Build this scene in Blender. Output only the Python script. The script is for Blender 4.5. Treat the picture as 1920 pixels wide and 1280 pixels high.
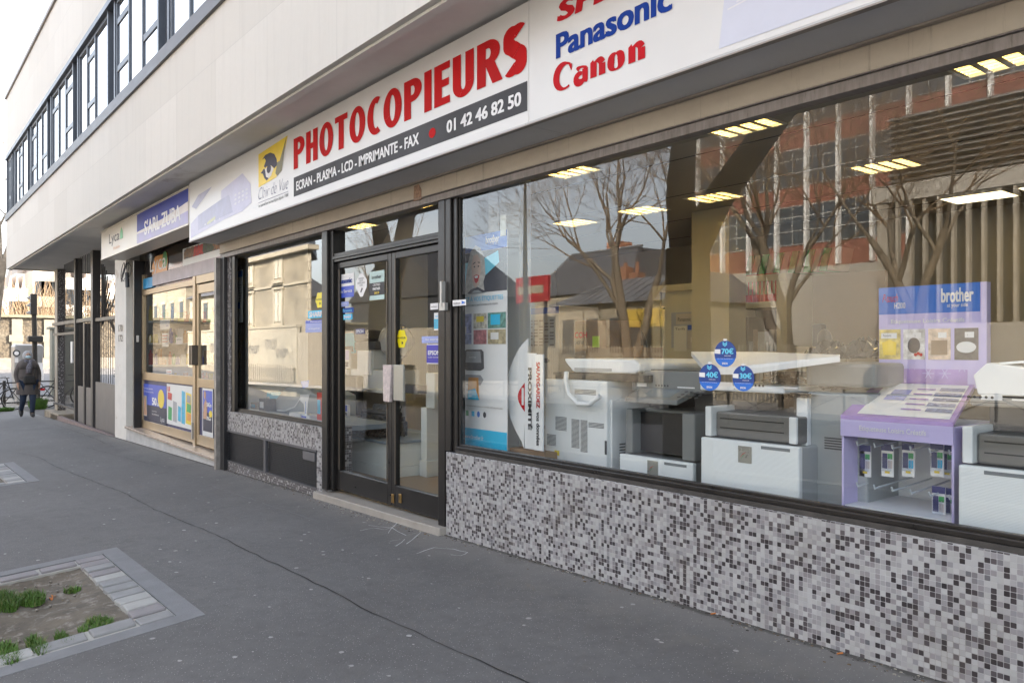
import bpy, bmesh, math, random
from mathutils import Vector, Matrix
R = math.radians
random.seed(7)
for o in list(bpy.data.objects): bpy.data.objects.remove(o)
SC = bpy.context.scene
COL = SC.collection
# ---------------------------------------------------------------- camera
CAMX, CAMY, CAMZ = 0.0, -3.54, 1.40
FPX = 1490.0; VPX = -225.0; HZY = 655.0
ALPHA = math.atan((960 - VPX) / FPX)
cA, sA = math.cos(ALPHA), math.sin(ALPHA)
cd = bpy.data.cameras.new('camera'); cam = bpy.data.objects.new('camera', cd); COL.objects.link(cam)
cd.sensor_width = 36; cd.lens = FPX / 1920 * 36; cd.shift_y = (HZY - 640) / 1920
cd.clip_start = 0.05; cd.clip_end = 2000
cam.location = (CAMX, CAMY, CAMZ); cam.rotation_euler = (R(90), 0, R(90) - ALPHA)
SC.camera = cam
# ---------------------------------------------------------------- sky, sun, exposure
SUN = Vector((0.42, 0.76, 0.50)).normalized()          # towards the sun: behind the shops, low winter sun
elev = math.asin(SUN.z); azim = math.atan2(SUN.x, SUN.y)
w = bpy.data.worlds.new('World'); SC.world = w; w.use_nodes = True
nt = w.node_tree; bg = nt.nodes['Background']
sk = nt.nodes.new('ShaderNodeTexSky'); sk.sky_type = 'NISHITA'; sk.sun_disc = False
sk.sun_elevation = elev; sk.sun_rotation = azim; sk.air_density = 1.0; sk.dust_density = 3.0; sk.ozone_density = 1.0
hs = nt.nodes.new('ShaderNodeHueSaturation'); hs.inputs['Saturation'].default_value = .40; nt.links.new(sk.outputs[0], hs.inputs['Color']); nt.links.new(hs.outputs[0], bg.inputs[0]); bg.inputs[1].default_value = 0.15
sd = bpy.data.lights.new('sun', 'SUN'); sd.energy = 3.2; sd.angle = R(0.5); sd.color = (1, .86, .68)
so = bpy.data.objects.new('sun', sd); COL.objects.link(so)
so.rotation_euler = SUN.to_track_quat('Z', 'Y').to_euler()
vs = SC.view_settings
SC.display_settings.display_device = 'sRGB'; vs.view_transform = 'Standard'; vs.look = 'None'; vs.exposure = 2.58; vs.gamma = 1; vs.use_curve_mapping = False
try:
    SC.cycles.max_bounces = 10; SC.cycles.diffuse_bounces = 4; SC.cycles.glossy_bounces = 5; SC.cycles.transparent_max_bounces = 14
    SC.cycles.use_denoising = True; SC.cycles.sample_clamp_indirect = 6
    SC.cycles.caustics_reflective = False; SC.cycles.caustics_refractive = False
except Exception: pass
# ---------------------------------------------------------------- measuring: a point of the survey photograph on a known plane
def ray(px, py):
    u = (px - 960) / FPX; v = (HZY - py) / FPX
    return (-cA + u * sA, sA + u * cA, v)
def P(px, py, y):
    d = ray(px, py); k = (y - CAMY) / d[1]; return (d[0] * k, CAMZ + d[2] * k)     # x, z on plane y
def PX(px, y): return P(px, 655, y)[0]
def PZ(px, py, y): return P(px, py, y)[1]
def Q(px, py, x):
    d = ray(px, py); k = x / d[0]; return (CAMY + d[1] * k, CAMZ + d[2] * k)      # y, z on plane x
G0, G1, G2 = 0.016, 0.0177, 0.025
def gz(x, y): return G0 + G1 * max(x, -60) + G2 * max(min(y, 12), -40)
def PG(px, py, lift=0):
    d = ray(px, py); k = (G0 + G2 * CAMY - CAMZ) / (d[2] - G1 * d[0] - G2 * d[1])
    return (d[0] * k, CAMY + d[1] * k, CAMZ + d[2] * k + lift)
def RF(px, py, W):                                                              # seen mirrored in the glass: point on plane y=-W
    d = ray(px, py); k = (0.16 + W - CAMY) / d[1]; return (d[0] * k, CAMZ + d[2] * k)
# ---------------------------------------------------------------- materials
MATS = {}
def new_mat(name):
    m = bpy.data.materials.new(name); m.use_nodes = True; MATS[name] = m
    return m, m.node_tree.nodes, m.node_tree.links, m.node_tree.nodes['Principled BSDF']
def coords(n, l, kind='UV', scale=(1, 1, 1)):
    tc = n.new('ShaderNodeTexCoord'); mp = n.new('ShaderNodeMapping'); mp.inputs['Scale'].default_value = scale
    l.new(tc.outputs[kind], mp.inputs[0]); return mp.outputs[0]
def noise(n, l, vec, scale, detail=6, rough=.6):
    t = n.new('ShaderNodeTexNoise'); t.inputs['Scale'].default_value = scale; t.inputs['Detail'].default_value = detail
    t.inputs['Roughness'].default_value = rough; l.new(vec, t.inputs['Vector']); return t.outputs['Fac']
def ramp(n, l, fac, stops, interp='LINEAR'):
    r = n.new('ShaderNodeValToRGB'); r.color_ramp.interpolation = interp
    e = r.color_ramp.elements
    while len(e) < len(stops): e.new(.5)
    for el, (p, c) in zip(e, stops):
        el.position = p; el.color = (c, c, c, 1) if isinstance(c, (int, float)) else (*c, 1)
    l.new(fac, r.inputs[0]); return r.outputs[0]
def mixc(n, l, fac, a, b, mode='MIX'):
    m = n.new('ShaderNodeMix'); m.data_type = 'RGBA'; m.blend_type = mode
    for sock, v in ((0, fac), (6, a), (7, b)):
        if hasattr(v, 'links'): l.new(v, m.inputs[sock])
        elif sock == 0: m.inputs[0].default_value = v
        else: m.inputs[sock].default_value = (*v, 1)
    return m.outputs[2]
def math_(n, l, op, a, b=None):
    m = n.new('ShaderNodeMath'); m.operation = op
    for i, v in enumerate((a, b)):
        if v is None: continue
        if hasattr(v, 'links'): l.new(v, m.inputs[i])
        else: m.inputs[i].default_value = v
    return m.outputs[0]
def bump(n, l, b, h, strength, dist=.01):
    bp = n.new('ShaderNodeBump'); bp.inputs['Strength'].default_value = strength; bp.inputs['Distance'].default_value = dist
    l.new(h, bp.inputs['Height']); l.new(bp.outputs[0], b.inputs['Normal'])
def M(name, col=(.5, .5, .5), rough=.5, metal=0, var=.12, vs_=2.5, bmp=0, bs=60, stretch=(1, 1, 1), spec=.5, dirt=None):
    if name in MATS: return MATS[name]
    m, n, l, b = new_mat(name)
    b.inputs['Roughness'].default_value = rough; b.inputs['Metallic'].default_value = metal
    b.inputs['Specular IOR Level'].default_value = spec
    v = coords(n, l, 'UV', stretch)
    f = noise(n, l, v, vs_)
    c0 = tuple(max(0, x * (1 - var)) for x in col); c1 = tuple(min(1, x * (1 + var)) for x in col)
    c = ramp(n, l, f, [(.3, c0), (.7, c1)])
    if dirt:
        f2 = noise(n, l, v, dirt[1], 8, .7)
        c = mixc(n, l, ramp(n, l, f2, [(dirt[2], 0), (min(1, dirt[2] + .12), 1)]), c, dirt[0])
    l.new(c, b.inputs['Base Color'])
    rr = ramp(n, l, f, [(.3, min(1, rough * .85)), (.7, min(1, rough * 1.15))]); l.new(rr, b.inputs['Roughness'])
    if bmp: bump(n, l, b, noise(n, l, v, bs, 4), bmp)
    return m
def emit(name, col, s):
    if name in MATS: return MATS[name]
    m, n, l, b = new_mat(name)
    b.inputs['Base Color'].default_value = (*col, 1); b.inputs['Emission Color'].default_value = (*col, 1); b.inputs['Emission Strength'].default_value = s
    return m
def glass_mat(name, tint=(.93, .95, .94), boost=1.0, wav=0.0):
    m, n, l, b = new_mat(name); n.remove(b)
    out = n['Material Output']
    geo = n.new('ShaderNodeNewGeometry')
    dp = n.new('ShaderNodeVectorMath'); dp.operation = 'DOT_PRODUCT'
    l.new(geo.outputs['Normal'], dp.inputs[0]); l.new(geo.outputs['Incoming'], dp.inputs[1])
    a = math_(n, l, 'ABSOLUTE', dp.outputs['Value']); a = math_(n, l, 'SUBTRACT', 1.0, a); a = math_(n, l, 'POWER', a, 5.0)
    F = math_(n, l, 'ADD', math_(n, l, 'MULTIPLY', a, .955), .045)
    fac = math_(n, l, 'DIVIDE', math_(n, l, 'MULTIPLY', F, 2.0 * boost), math_(n, l, 'ADD', F, 1.0))
    fac = math_(n, l, 'MINIMUM', fac, .97)
    tr = n.new('ShaderNodeBsdfTransparent'); tr.inputs[0].default_value = (*tint, 1)
    gl = n.new('ShaderNodeBsdfGlossy'); gl.inputs['Roughness'].default_value = 0.0
    if wav:
        v = coords(n, l, 'UV'); bp = n.new('ShaderNodeBump'); bp.inputs['Strength'].default_value = wav; bp.inputs['Distance'].default_value = .01
        l.new(noise(n, l, v, .9, 1), bp.inputs['Height']); l.new(bp.outputs[0], gl.inputs['Normal'])
    mx = n.new('ShaderNodeMixShader'); l.new(fac, mx.inputs[0]); l.new(tr.outputs[0], mx.inputs[1]); l.new(gl.outputs[0], mx.inputs[2])
    l.new(mx.outputs[0], out.inputs[0])
    return m
# ---------------------------------------------------------------- mesh collecting
ORG = {}
class MB:
    def __init__(s): s.v = []; s.f = []; s.m = []; s.k = 0
    def use(s, k): s.k = k; return s
    def add(s, vs, fs):
        b = len(s.v); s.v += [tuple(x) for x in vs]
        for f in fs: s.f.append([b + i for i in f]); s.m.append(s.k)
        return s
    def box(s, x0, x1, y0, y1, z0, z1):
        if x0 > x1: x0, x1 = x1, x0
        if y0 > y1: y0, y1 = y1, y0
        if z0 > z1: z0, z1 = z1, z0
        return s.add([(x0, y0, z0), (x1, y0, z0), (x1, y1, z0), (x0, y1, z0), (x0, y0, z1), (x1, y0, z1), (x1, y1, z1), (x0, y1, z1)],
                     [(0, 3, 2, 1), (4, 5, 6, 7), (0, 1, 5, 4), (1, 2, 6, 5), (2, 3, 7, 6), (3, 0, 4, 7)])
    def hexa(s, p):   # 8 points: bottom 4 ccw, top 4
        return s.add(p, [(0, 3, 2, 1), (4, 5, 6, 7), (0, 1, 5, 4), (1, 2, 6, 5), (2, 3, 7, 6), (3, 0, 4, 7)])
    def quad(s, a, b, c, d): return s.add([a, b, c, d], [(0, 1, 2, 3)])
    def poly(s, pts): return s.add(pts, [tuple(range(len(pts)))])
    def tube(s, pts, r, n=6, cap=True):
        pts = [Vector(p) for p in pts]; rs = r if isinstance(r, (list, tuple)) else [r] * len(pts)
        b = len(s.v); up = None
        for i, p in enumerate(pts):
            d = (pts[min(i + 1, len(pts) - 1)] - pts[max(i - 1, 0)])
            if d.length < 1e-9: d = Vector((0, 0, 1))
            d.normalize()
            if up is None: up = Vector((0, 0, 1)) if abs(d.z) < .9 else Vector((1, 0, 0))
            a = d.cross(up)
            if a.length < 1e-6: a = d.cross(Vector((0, 1, 0)))
            a.normalize(); c = a.cross(d); up = c
            for k in range(n):
                t = 2 * math.pi * k / n; s.v.append(tuple(p + (a * math.cos(t) + c * math.sin(t)) * rs[i]))
        for i in range(len(pts) - 1):
            for k in range(n):
                k2 = (k + 1) % n; s.f.append([b + i * n + k, b + i * n + k2, b + (i + 1) * n + k2, b + (i + 1) * n + k]); s.m.append(s.k)
        if cap:
            s.f.append([b + k for k in range(n)][::-1]); s.m.append(s.k)
            s.f.append([b + (len(pts) - 1) * n + k for k in range(n)]); s.m.append(s.k)
        return s
    def prism(s, poly, y0, y1):     # outline in x,z extruded along y
        n = len(poly); vs = [(x, y0, z) for x, z in poly] + [(x, y1, z) for x, z in poly]
        return s.add(vs, [tuple(range(n)), tuple(range(2 * n - 1, n - 1, -1))] + [(i, i + n, (i + 1) % n + n, (i + 1) % n) for i in range(n)])
    def prismx(s, poly, x0, x1):    # outline in y,z extruded along x
        n = len(poly); vs = [(x0, y, z) for y, z in poly] + [(x1, y, z) for y, z in poly]
        return s.add(vs, [tuple(range(n)), tuple(range(2 * n - 1, n - 1, -1))] + [(i, i + n, (i + 1) % n + n, (i + 1) % n) for i in range(n)])
    def ball(s, c, r, n=8, mseg=6):
        rx, ry, rz = r if isinstance(r, (list, tuple)) else (r, r, r)
        vs = [(c[0], c[1], c[2] - rz)]
        for i in range(1, mseg):
            ph = -math.pi / 2 + math.pi * i / mseg
            for k in range(n):
                t = 2 * math.pi * k / n; vs.append((c[0] + rx * math.cos(ph) * math.cos(t), c[1] + ry * math.cos(ph) * math.sin(t), c[2] + rz * math.sin(ph)))
        vs.append((c[0], c[1], c[2] + rz)); fs = []
        for k in range(n): fs.append((0, 1 + (k + 1) % n, 1 + k))
        for i in range(mseg - 2):
            for k in range(n): fs.append((1 + i * n + k, 1 + i * n + (k + 1) % n, 1 + (i + 1) * n + (k + 1) % n, 1 + (i + 1) * n + k))
        for k in range(n): fs.append((1 + (mseg - 2) * n + k, 1 + (mseg - 2) * n + (k + 1) % n, len(vs) - 1))
        return s.add(vs, fs)
    def build(s, name, mats, parent=None, smooth=False, bevel=0, label=None, fixn=True):
        me = bpy.data.meshes.new(name)
        if not isinstance(mats, (list, tuple)): mats = [mats]
        for m in mats: me.materials.append(m)
        org = ORG.get(parent.name, Vector((0, 0, 0))) if parent else Vector((0, 0, 0))
        me.from_pydata([tuple(Vector(v) - org) for v in s.v], [], s.f)
        for p, k in zip(me.polygons, s.m): p.material_index = k; p.use_smooth = smooth
        if fixn:
            bm = bmesh.new(); bm.from_mesh(me); bmesh.ops.recalc_face_normals(bm, faces=bm.faces); bm.to_mesh(me); bm.free()
        box_uv(me, org)
        o = bpy.data.objects.new(name, me); COL.objects.link(o)
        if parent: o.parent = parent; ORG[o.name] = org
        if bevel:
            md = o.modifiers.new('edge', 'BEVEL'); md.width = bevel; md.segments = 2; md.limit_method = 'ANGLE'; md.angle_limit = R(40)
        if label: o['label'] = label
        return o
def box_uv(me, org):
    uv = me.uv_layers.new(name='UVMap'); d = uv.data
    for p in me.polygons:
        nx, ny, nz = (abs(t) for t in p.normal)
        for li in p.loop_indices:
            c = me.vertices[me.loops[li].vertex_index].co
            x, y, z = c.x + org.x, c.y + org.y, c.z + org.z
            d[li].uv = (x, z) if (ny >= nx and ny >= nz) else ((y, z) if nx >= nz else (x, y))
def tag(o, label=None, cat=None, group=None, kind=None):
    for k, v in (('label', label), ('category', cat), ('group', group), ('kind', kind)):
        if v: o[k] = v
    return o
def thing(name, loc, label, cat, group=None):
    o = bpy.data.objects.new(name, None); COL.objects.link(o); o.location = loc; o.empty_display_size = .1
    ORG[o.name] = Vector(loc); return tag(o, label, cat, group)
def struct(mb, name, mats, **k):
    o = mb.build(name, mats, **k); o['kind'] = 'structure'; return o
KIDS = {}
def copy_tree(o, parent=None):
    c = o.copy(); COL.objects.link(c)
    if parent is not None: c.parent = parent
    for ch in list(o.children): copy_tree(ch, c)
    return c
def moved_copy(o, loc, rz=None, label=None, scale=None):
    c = copy_tree(o); c.location = loc
    if rz is not None: c.rotation_euler = (0, 0, rz)
    if label: c['label'] = label
    if scale: c.scale = scale
    return c
# ---------------------------------------------------------------- print on a plane: frame(origin, u, v, normal)
class Frame:
    def __init__(s, o, u=(1, 0, 0), v=(0, 0, 1)):
        s.o = Vector(o); s.u = Vector(u); s.v = Vector(v); s.n = s.u.cross(s.v).normalized()
    def at(s, a, b, lift=0): return s.o + s.u * a + s.v * b + s.n * lift
def FY(y): return Frame((0, y, 0))      # facade-parallel plane, n = -y ; a = world x, b = world z
def text_data(s, bold=0, shear=0, spacing=1.0):
    cu = bpy.data.curves.new('t', 'FONT'); cu.body = s; cu.size = 1; cu.offset = bold; cu.shear = shear; cu.space_character = spacing; cu.resolution_u = 3
    ob = bpy.data.objects.new('t', cu); COL.objects.link(ob)
    dg = bpy.context.evaluated_depsgraph_get(); me = ob.evaluated_get(dg).to_mesh()
    vs_ = [(v.co.x, v.co.y) for v in me.vertices]; fs = [list(p.vertices) for p in me.polygons]
    ob.evaluated_get(dg).to_mesh_clear(); bpy.data.objects.remove(ob); bpy.data.curves.remove(cu)
    return vs_, fs
def text(fr, s, a0, a1, b0, b1, mat, parent, name='lettering', bold=0.0, shear=0, lift=.003, spacing=1.0, keep=False, mb=None):
    vs_, fs = text_data(s, min(bold, .008), shear, spacing)
    if not vs_: return
    x0 = min(v[0] for v in vs_); x1 = max(v[0] for v in vs_); y0 = min(v[1] for v in vs_); y1 = max(v[1] for v in vs_)
    sx = (a1 - a0) / (x1 - x0); sy = (b1 - b0) / (y1 - y0) if b1 else sx
    own = mb is None
    if own: mb = MB()
    ex = max(0, bold - .004) * 1.15
    sh = [(0, 0)] if ex <= 0 else [(-ex, -ex * .4), (-ex, ex * .4), (ex, -ex * .4), (ex, ex * .4), (0, 0)]
    kx = 1 - 2 * ex / max(x1 - x0, .1); ky = 1 - .8 * ex / max(y1 - y0, .1)
    for i_, (dx, dy) in enumerate(sh):
        mb.add([fr.at(a0 + ((x - x0) * kx + dx + ex) * sx, b0 + ((y - y0) * ky + dy + ex * .4) * sy, lift + i_ * .00012) for x, y in vs_], fs)
    if own: return mb.build(name, mat, parent, fixn=False)
def rect(mb, fr, a0, a1, b0, b1, lift=.0015):
    return mb.quad(fr.at(a0, b0, lift), fr.at(a1, b0, lift), fr.at(a1, b1, lift), fr.at(a0, b1, lift))
PCNT = [0]
def polyf(mb, fr, pts, lift=.002):
    PCNT[0] = (PCNT[0] + 1) % 50; lift += PCNT[0] * 1.2e-5; return mb.poly([fr.at(a, b, lift) for a, b in pts])
def disc(mb, fr, a, b, ra, rb, lift=.002, n=24): return polyf(mb, fr, [(a + ra * math.cos(2 * math.pi * i / n), b + rb * math.sin(2 * math.pi * i / n)) for i in range(n)], lift)
def stroke(mb, fr, pts, w, lift=.003):
    ws = w if isinstance(w, (list, tuple)) else [w] * len(pts)
    L = []; Rr = []
    for i, p in enumerate(pts):
        q0 = pts[max(i - 1, 0)]; q1 = pts[min(i + 1, len(pts) - 1)]
        d = Vector((q1[0] - q0[0], q1[1] - q0[1])); d = d.normalized() if d.length else Vector((1, 0)); nn = Vector((-d.y, d.x)) * ws[i] / 2
        L.append((p[0] + nn.x, p[1] + nn.y)); Rr.append((p[0] - nn.x, p[1] - nn.y))
    for i in range(len(pts) - 1):
        polyf(mb, fr, [Rr[i], Rr[i + 1], L[i + 1], L[i]], lift)
    return mb
# ================================================================ surface materials
def asphalt(name, c0, c1, speck):
    m, n, l, b = new_mat(name); v = coords(n, l, 'UV')
    big = noise(n, l, v, .35, 5, .6); fine = noise(n, l, v, 260, 2, .6); mid = noise(n, l, v, 9, 10, .8)
    c = ramp(n, l, big, [(.35, c0), (.65, c1)])
    c = mixc(n, l, ramp(n, l, mid, [(.45, 0), (.65, .4)]), c, tuple(x * .62 for x in c0))
    m3 = noise(n, l, v, 1.3, 9, .75); c = mixc(n, l, ramp(n, l, m3, [(.5, 0), (.75, .35)]), c, (.19, .185, .18))
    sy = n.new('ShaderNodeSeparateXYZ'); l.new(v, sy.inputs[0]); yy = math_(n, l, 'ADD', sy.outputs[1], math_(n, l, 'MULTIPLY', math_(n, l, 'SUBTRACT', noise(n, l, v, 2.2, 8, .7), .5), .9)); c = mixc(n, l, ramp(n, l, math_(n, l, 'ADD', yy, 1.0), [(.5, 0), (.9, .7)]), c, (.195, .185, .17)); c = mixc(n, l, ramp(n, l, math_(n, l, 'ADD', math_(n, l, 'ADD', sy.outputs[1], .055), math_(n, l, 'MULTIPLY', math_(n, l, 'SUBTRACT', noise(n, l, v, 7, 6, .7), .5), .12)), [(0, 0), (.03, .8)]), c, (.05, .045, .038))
    m4 = noise(n, l, v, .55, 10, .85); c = mixc(n, l, ramp(n, l, m4, [(.54, 0), (.6, .35)]), c, (.075, .072, .07))
    vo = n.new('ShaderNodeTexVoronoi'); vo.inputs['Scale'].default_value = 95; l.new(v, vo.inputs['Vector'])
    sp = ramp(n, l, vo.outputs['Distance'], [(.12, 1), (.22, 0)])
    pick = n.new('ShaderNodeSeparateColor'); l.new(vo.outputs['Color'], pick.inputs[0])
    sp = math_(n, l, 'MULTIPLY', sp, math_(n, l, 'GREATER_THAN', pick.outputs[0], .72))
    c = mixc(n, l, math_(n, l, 'MULTIPLY', sp, .9), c, speck)
    # pale trodden chewing gum spots
    v2 = n.new('ShaderNodeTexVoronoi'); v2.inputs['Scale'].default_value = 3.1; l.new(v, v2.inputs['Vector'])
    pk = n.new('ShaderNodeSeparateColor'); l.new(v2.outputs['Color'], pk.inputs[0])
    g = math_(n, l, 'MULTIPLY', ramp(n, l, v2.outputs['Distance'], [(.04, 1), (.06, 0)]), math_(n, l, 'GREATER_THAN', pk.outputs[1], .45))
    c = mixc(n, l, math_(n, l, 'MULTIPLY', g, .75), c, (.36, .35, .34))
    v3 = n.new('ShaderNodeTexVoronoi'); v3.inputs['Scale'].default_value = 3.7; l.new(v, v3.inputs['Vector'])
    g3 = ramp(n, l, v3.outputs['Distance'], [(.03, 1), (.05, 0)])
    pk3 = n.new('ShaderNodeSeparateColor'); l.new(v3.outputs['Color'], pk3.inputs[0])
    g3 = math_(n, l, 'MULTIPLY', g3, math_(n, l, 'GREATER_THAN', pk3.outputs[1], .6))
    c = mixc(n, l, math_(n, l, 'MULTIPLY', g3, .6), c, (.045, .045, .045))
    l.new(c, b.inputs['Base Color']); b.inputs['Roughness'].default_value = .8
    h = math_(n, l, 'ADD', math_(n, l, 'MULTIPLY', fine, .5), math_(n, l, 'MULTIPLY', vo.outputs['Distance'], .5))
    bump(n, l, b, h, .55, .004)
    return m
m_asph = asphalt('pavement asphalt', (.108, .105, .104), (.142, .139, .137), (.55, .54, .52))
m_patch = M('blue grey asphalt', (.20, .203, .21), .85, var=.15, vs_=6, bmp=.6, bs=90)
m_road = M('road asphalt', (.13, .13, .135), .85, var=.15, bmp=.3)
m_ground = M('ground', (.22, .2, .17), .9, var=.25, vs_=.4)
def mosaic(name, dark_at):
    m, n, l, b = new_mat(name); v = coords(n, l, 'UV', (1 / .024, 1 / .024, 1))
    fl = n.new('ShaderNodeVectorMath'); fl.operation = 'FLOOR'; l.new(v, fl.inputs[0])
    wn = n.new('ShaderNodeTexWhiteNoise'); wn.noise_dimensions = '3D'; l.new(fl.outputs[0], wn.inputs[0])
    cl = noise(n, l, fl.outputs[0], .11, 3, .6)
    th = math_(n, l, 'ADD', math_(n, l, 'MULTIPLY', cl, .5), dark_at - .25)
    isd = math_(n, l, 'LESS_THAN', wn.outputs['Value'], th)
    w2 = n.new('ShaderNodeSeparateColor'); l.new(wn.outputs['Color'], w2.inputs[0])
    light = ramp(n, l, w2.outputs[1], [(0, (.13, .13, .14)), (.15, (.24, .225, .235)), (.5, (.42, .42, .42)), (.75, (.36, .358, .35)), (1, (.24, .235, .25))])
    dark = ramp(n, l, w2.outputs[2], [(0, (.026, .022, .025)), (.6, (.05, .042, .047)), (1, (.10, .088, .094))])
    c = mixc(n, l, isd, light, dark)
    fr = n.new('ShaderNodeVectorMath'); fr.operation = 'FRACTION'; l.new(v, fr.inputs[0])
    sx = n.new('ShaderNodeSeparateXYZ'); l.new(fr.outputs[0], sx.inputs[0])
    def edge(o):
        a = math_(n, l, 'ABSOLUTE', math_(n, l, 'SUBTRACT', o, .5)); return a
    ax, ay = edge(sx.outputs[0]), edge(sx.outputs[1])
    p = math_(n, l, 'POWER', math_(n, l, 'ADD', math_(n, l, 'POWER', ax, 8.0), math_(n, l, 'POWER', ay, 8.0)), .125)
    gr = ramp(n, l, p, [(.445, 0), (.47, 1)])
    nz = noise(n, l, coords(n, l, 'UV'), 1.6, 8, .7)
    grc = ramp(n, l, nz, [(.35, (.46, .46, .47)), (.7, (.25, .24, .22))])
    c = mixc(n, l, gr, c, grc)
    c = mixc(n, l, ramp(n, l, nz, [(.52, 0), (.8, .35)]), c, (.20, .17, .14))
    l.new(c, b.inputs['Base Color'])
    l.new(ramp(n, l, gr, [(0, .35), (1, .9)]), b.inputs['Roughness'])
    tilt = math_(n, l, 'ADD', math_(n, l, 'MULTIPLY', gr, -1.0), math_(n, l, 'MULTIPLY', w2.outputs[0], .25))
    bump(n, l, b, tilt, .5, .002)
    return m
m_mos = mosaic('grey glass mosaic', .25)
m_mos2 = mosaic('worn dark mosaic', .75)
def cladding():
    m, n, l, b = new_mat('pale stone cladding'); v = coords(n, l, 'UV'); v.node.inputs['Location'].default_value = (0, -4.33, 0)
    br = n.new('ShaderNodeTexBrick'); l.new(v, br.inputs['Vector']); br.offset = .5
    br.inputs['Scale'].default_value = 1; br.inputs['Brick Width'].default_value = 1.36; br.inputs['Row Height'].default_value = .8
    br.inputs['Mortar Size'].default_value = .0045; br.inputs['Mortar Smooth'].default_value = .3; br.inputs['Bias'].default_value = 0
    br.inputs['Color1'].default_value = (.60, .575, .525, 1); br.inputs['Color2'].default_value = (.655, .63, .58, 1); br.inputs['Mortar'].default_value = (.55, .53, .49, 1)
    v2 = coords(n, l, 'UV', (9, .5, 1)); st = noise(n, l, v2, 1.0, 6, .7)
    c = mixc(n, l, ramp(n, l, st, [(.5, 0), (.75, .4)]), br.outputs['Color'], (.50, .48, .44))
    f = noise(n, l, v, 14, 8, .8); c = mixc(n, l, ramp(n, l, f, [(.4, 0), (.8, .35)]), c, (.58, .55, .50))
    l.new(c, b.inputs['Base Color']); b.inputs['Roughness'].default_value = .75
    h = math_(n, l, 'ADD', math_(n, l, 'MULTIPLY', br.outputs['Fac'], -.6), math_(n, l, 'MULTIPLY', f, .4)); bump(n, l, b, h, .35, .006)
    return m
m_clad = cladding()
m_soffit = M('grey render soffit', (.74, .72, .68), .9, var=.08, vs_=1.2, bmp=.15, bs=30, dirt=((.55, .51, .45), 1.1, .6))
m_alu = M('dark grey window aluminium', (.10, .115, .14), .42, .25, var=.1)
m_sillm = M('weathered grey metal sill', (.115, .115, .125), .5, .3, var=.25, vs_=3, stretch=(1, 6, 1))
m_glass = glass_mat('shop glass', (.92, .94, .93), 1.15, 0.0)
m_glass2 = glass_mat('side window glass', (.90, .92, .91), 1.3, 0.0)
m_glassup = glass_mat('upstairs glass', (.85, .88, .9), 2.2, 0.02)
m_skysheen = M('painted sky sheen', (.50, .55, .61), .8, var=.06)  # pale blue imitates bright sky mirrored in the upstairs panes
m_black = M('scuffed black paint', (.012, .0105, .010), .32, 0, var=.35, vs_=9, bmp=.03, bs=70, dirt=((.04, .033, .028), 3, .66))
m_blackpl = M('black plastic', (.02, .02, .022), .35, var=.2)
m_whitepl = M('white plastic', (.82, .84, .85), .42, var=.05)
m_white = M('white paint', (.76, .76, .74), .6, var=.04)
m_greypl = M('mid grey plastic', (.19, .21, .225), .45, var=.12)
m_dgreypl = M('charcoal plastic', (.045, .048, .055), .4, var=.15)
m_dirtedge = M('grimy joint', (.06, .055, .05), .9, var=.4, vs_=12)
m_stone = M('worn marble', (.31, .285, .25), .55, var=.15, vs_=5, bmp=.1, bs=25, dirt=((.22, .19, .15), 4, .58))
m_marble = M('polished step stone', (.46, .38, .31), .22, var=.15, vs_=6, dirt=((.25, .2, .16), 9, .6))
m_plaster = M('grey step plaster', (.46, .46, .45), .85, var=.15, vs_=4, bmp=.3, bs=60)
m_bronze = M('bronze aluminium', (.43, .33, .21), .38, .55, var=.12)
m_bronzed = M('dark bronze aluminium', (.12, .10, .08), .4, .5, var=.2)
m_sillwhite = M('painted pillar', (.66, .65, .61), .7, var=.08, vs_=3, bmp=.15, bs=30, dirt=((.40, .34, .25), 2.2, .6))
m_roughcast = M('stained roughcast', (.34, .31, .26), .9, var=.25, vs_=7, bmp=.6, bs=40, dirt=((.16, .14, .12), 6, .58))
def shutter_mat():
    m, n, l, b = new_mat('stained beige paint'); v = coords(n, l, 'UV', (14, .8, 1)); v1 = coords(n, l, 'UV')
    st = noise(n, l, v, 1.0, 8, .75); bg_ = noise(n, l, v1, 1.3, 6, .7)
    c = ramp(n, l, bg_, [(.3, (.46, .40, .325)), (.7, (.60, .53, .43))])
    c = mixc(n, l, ramp(n, l, st, [(.58, 0), (.72, .6)]), c, (.11, .08, .055))
    v3 = noise(n, l, coords(n, l, 'UV', (1, 5, 1)), 2.2, 10, .8); c = mixc(n, l, ramp(n, l, v3, [(.63, 0), (.68, .8)]), c, (.05, .04, .035))
    l.new(c, b.inputs['Base Color']); b.inputs['Roughness'].default_value = .7; return m
m_shut = shutter_mat()
m_beam = M('grey zinc rail', (.26, .235, .22), .55, .3, var=.3, vs_=4, stretch=(8, 1, 1), dirt=((.07, .05, .04), 5, .6))
m_signw = M('white sign face', (.72, .715, .70), .35, var=.05, vs_=.7)
m_signalu = M('grey sign underside', (.56, .56, .565), .6, 0, var=.1, vs_=1.5, dirt=((.3, .29, .27), 30, .68))
m_signtrim = M('sign edge trim', (.30, .27, .24), .5, .3, var=.2)
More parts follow.
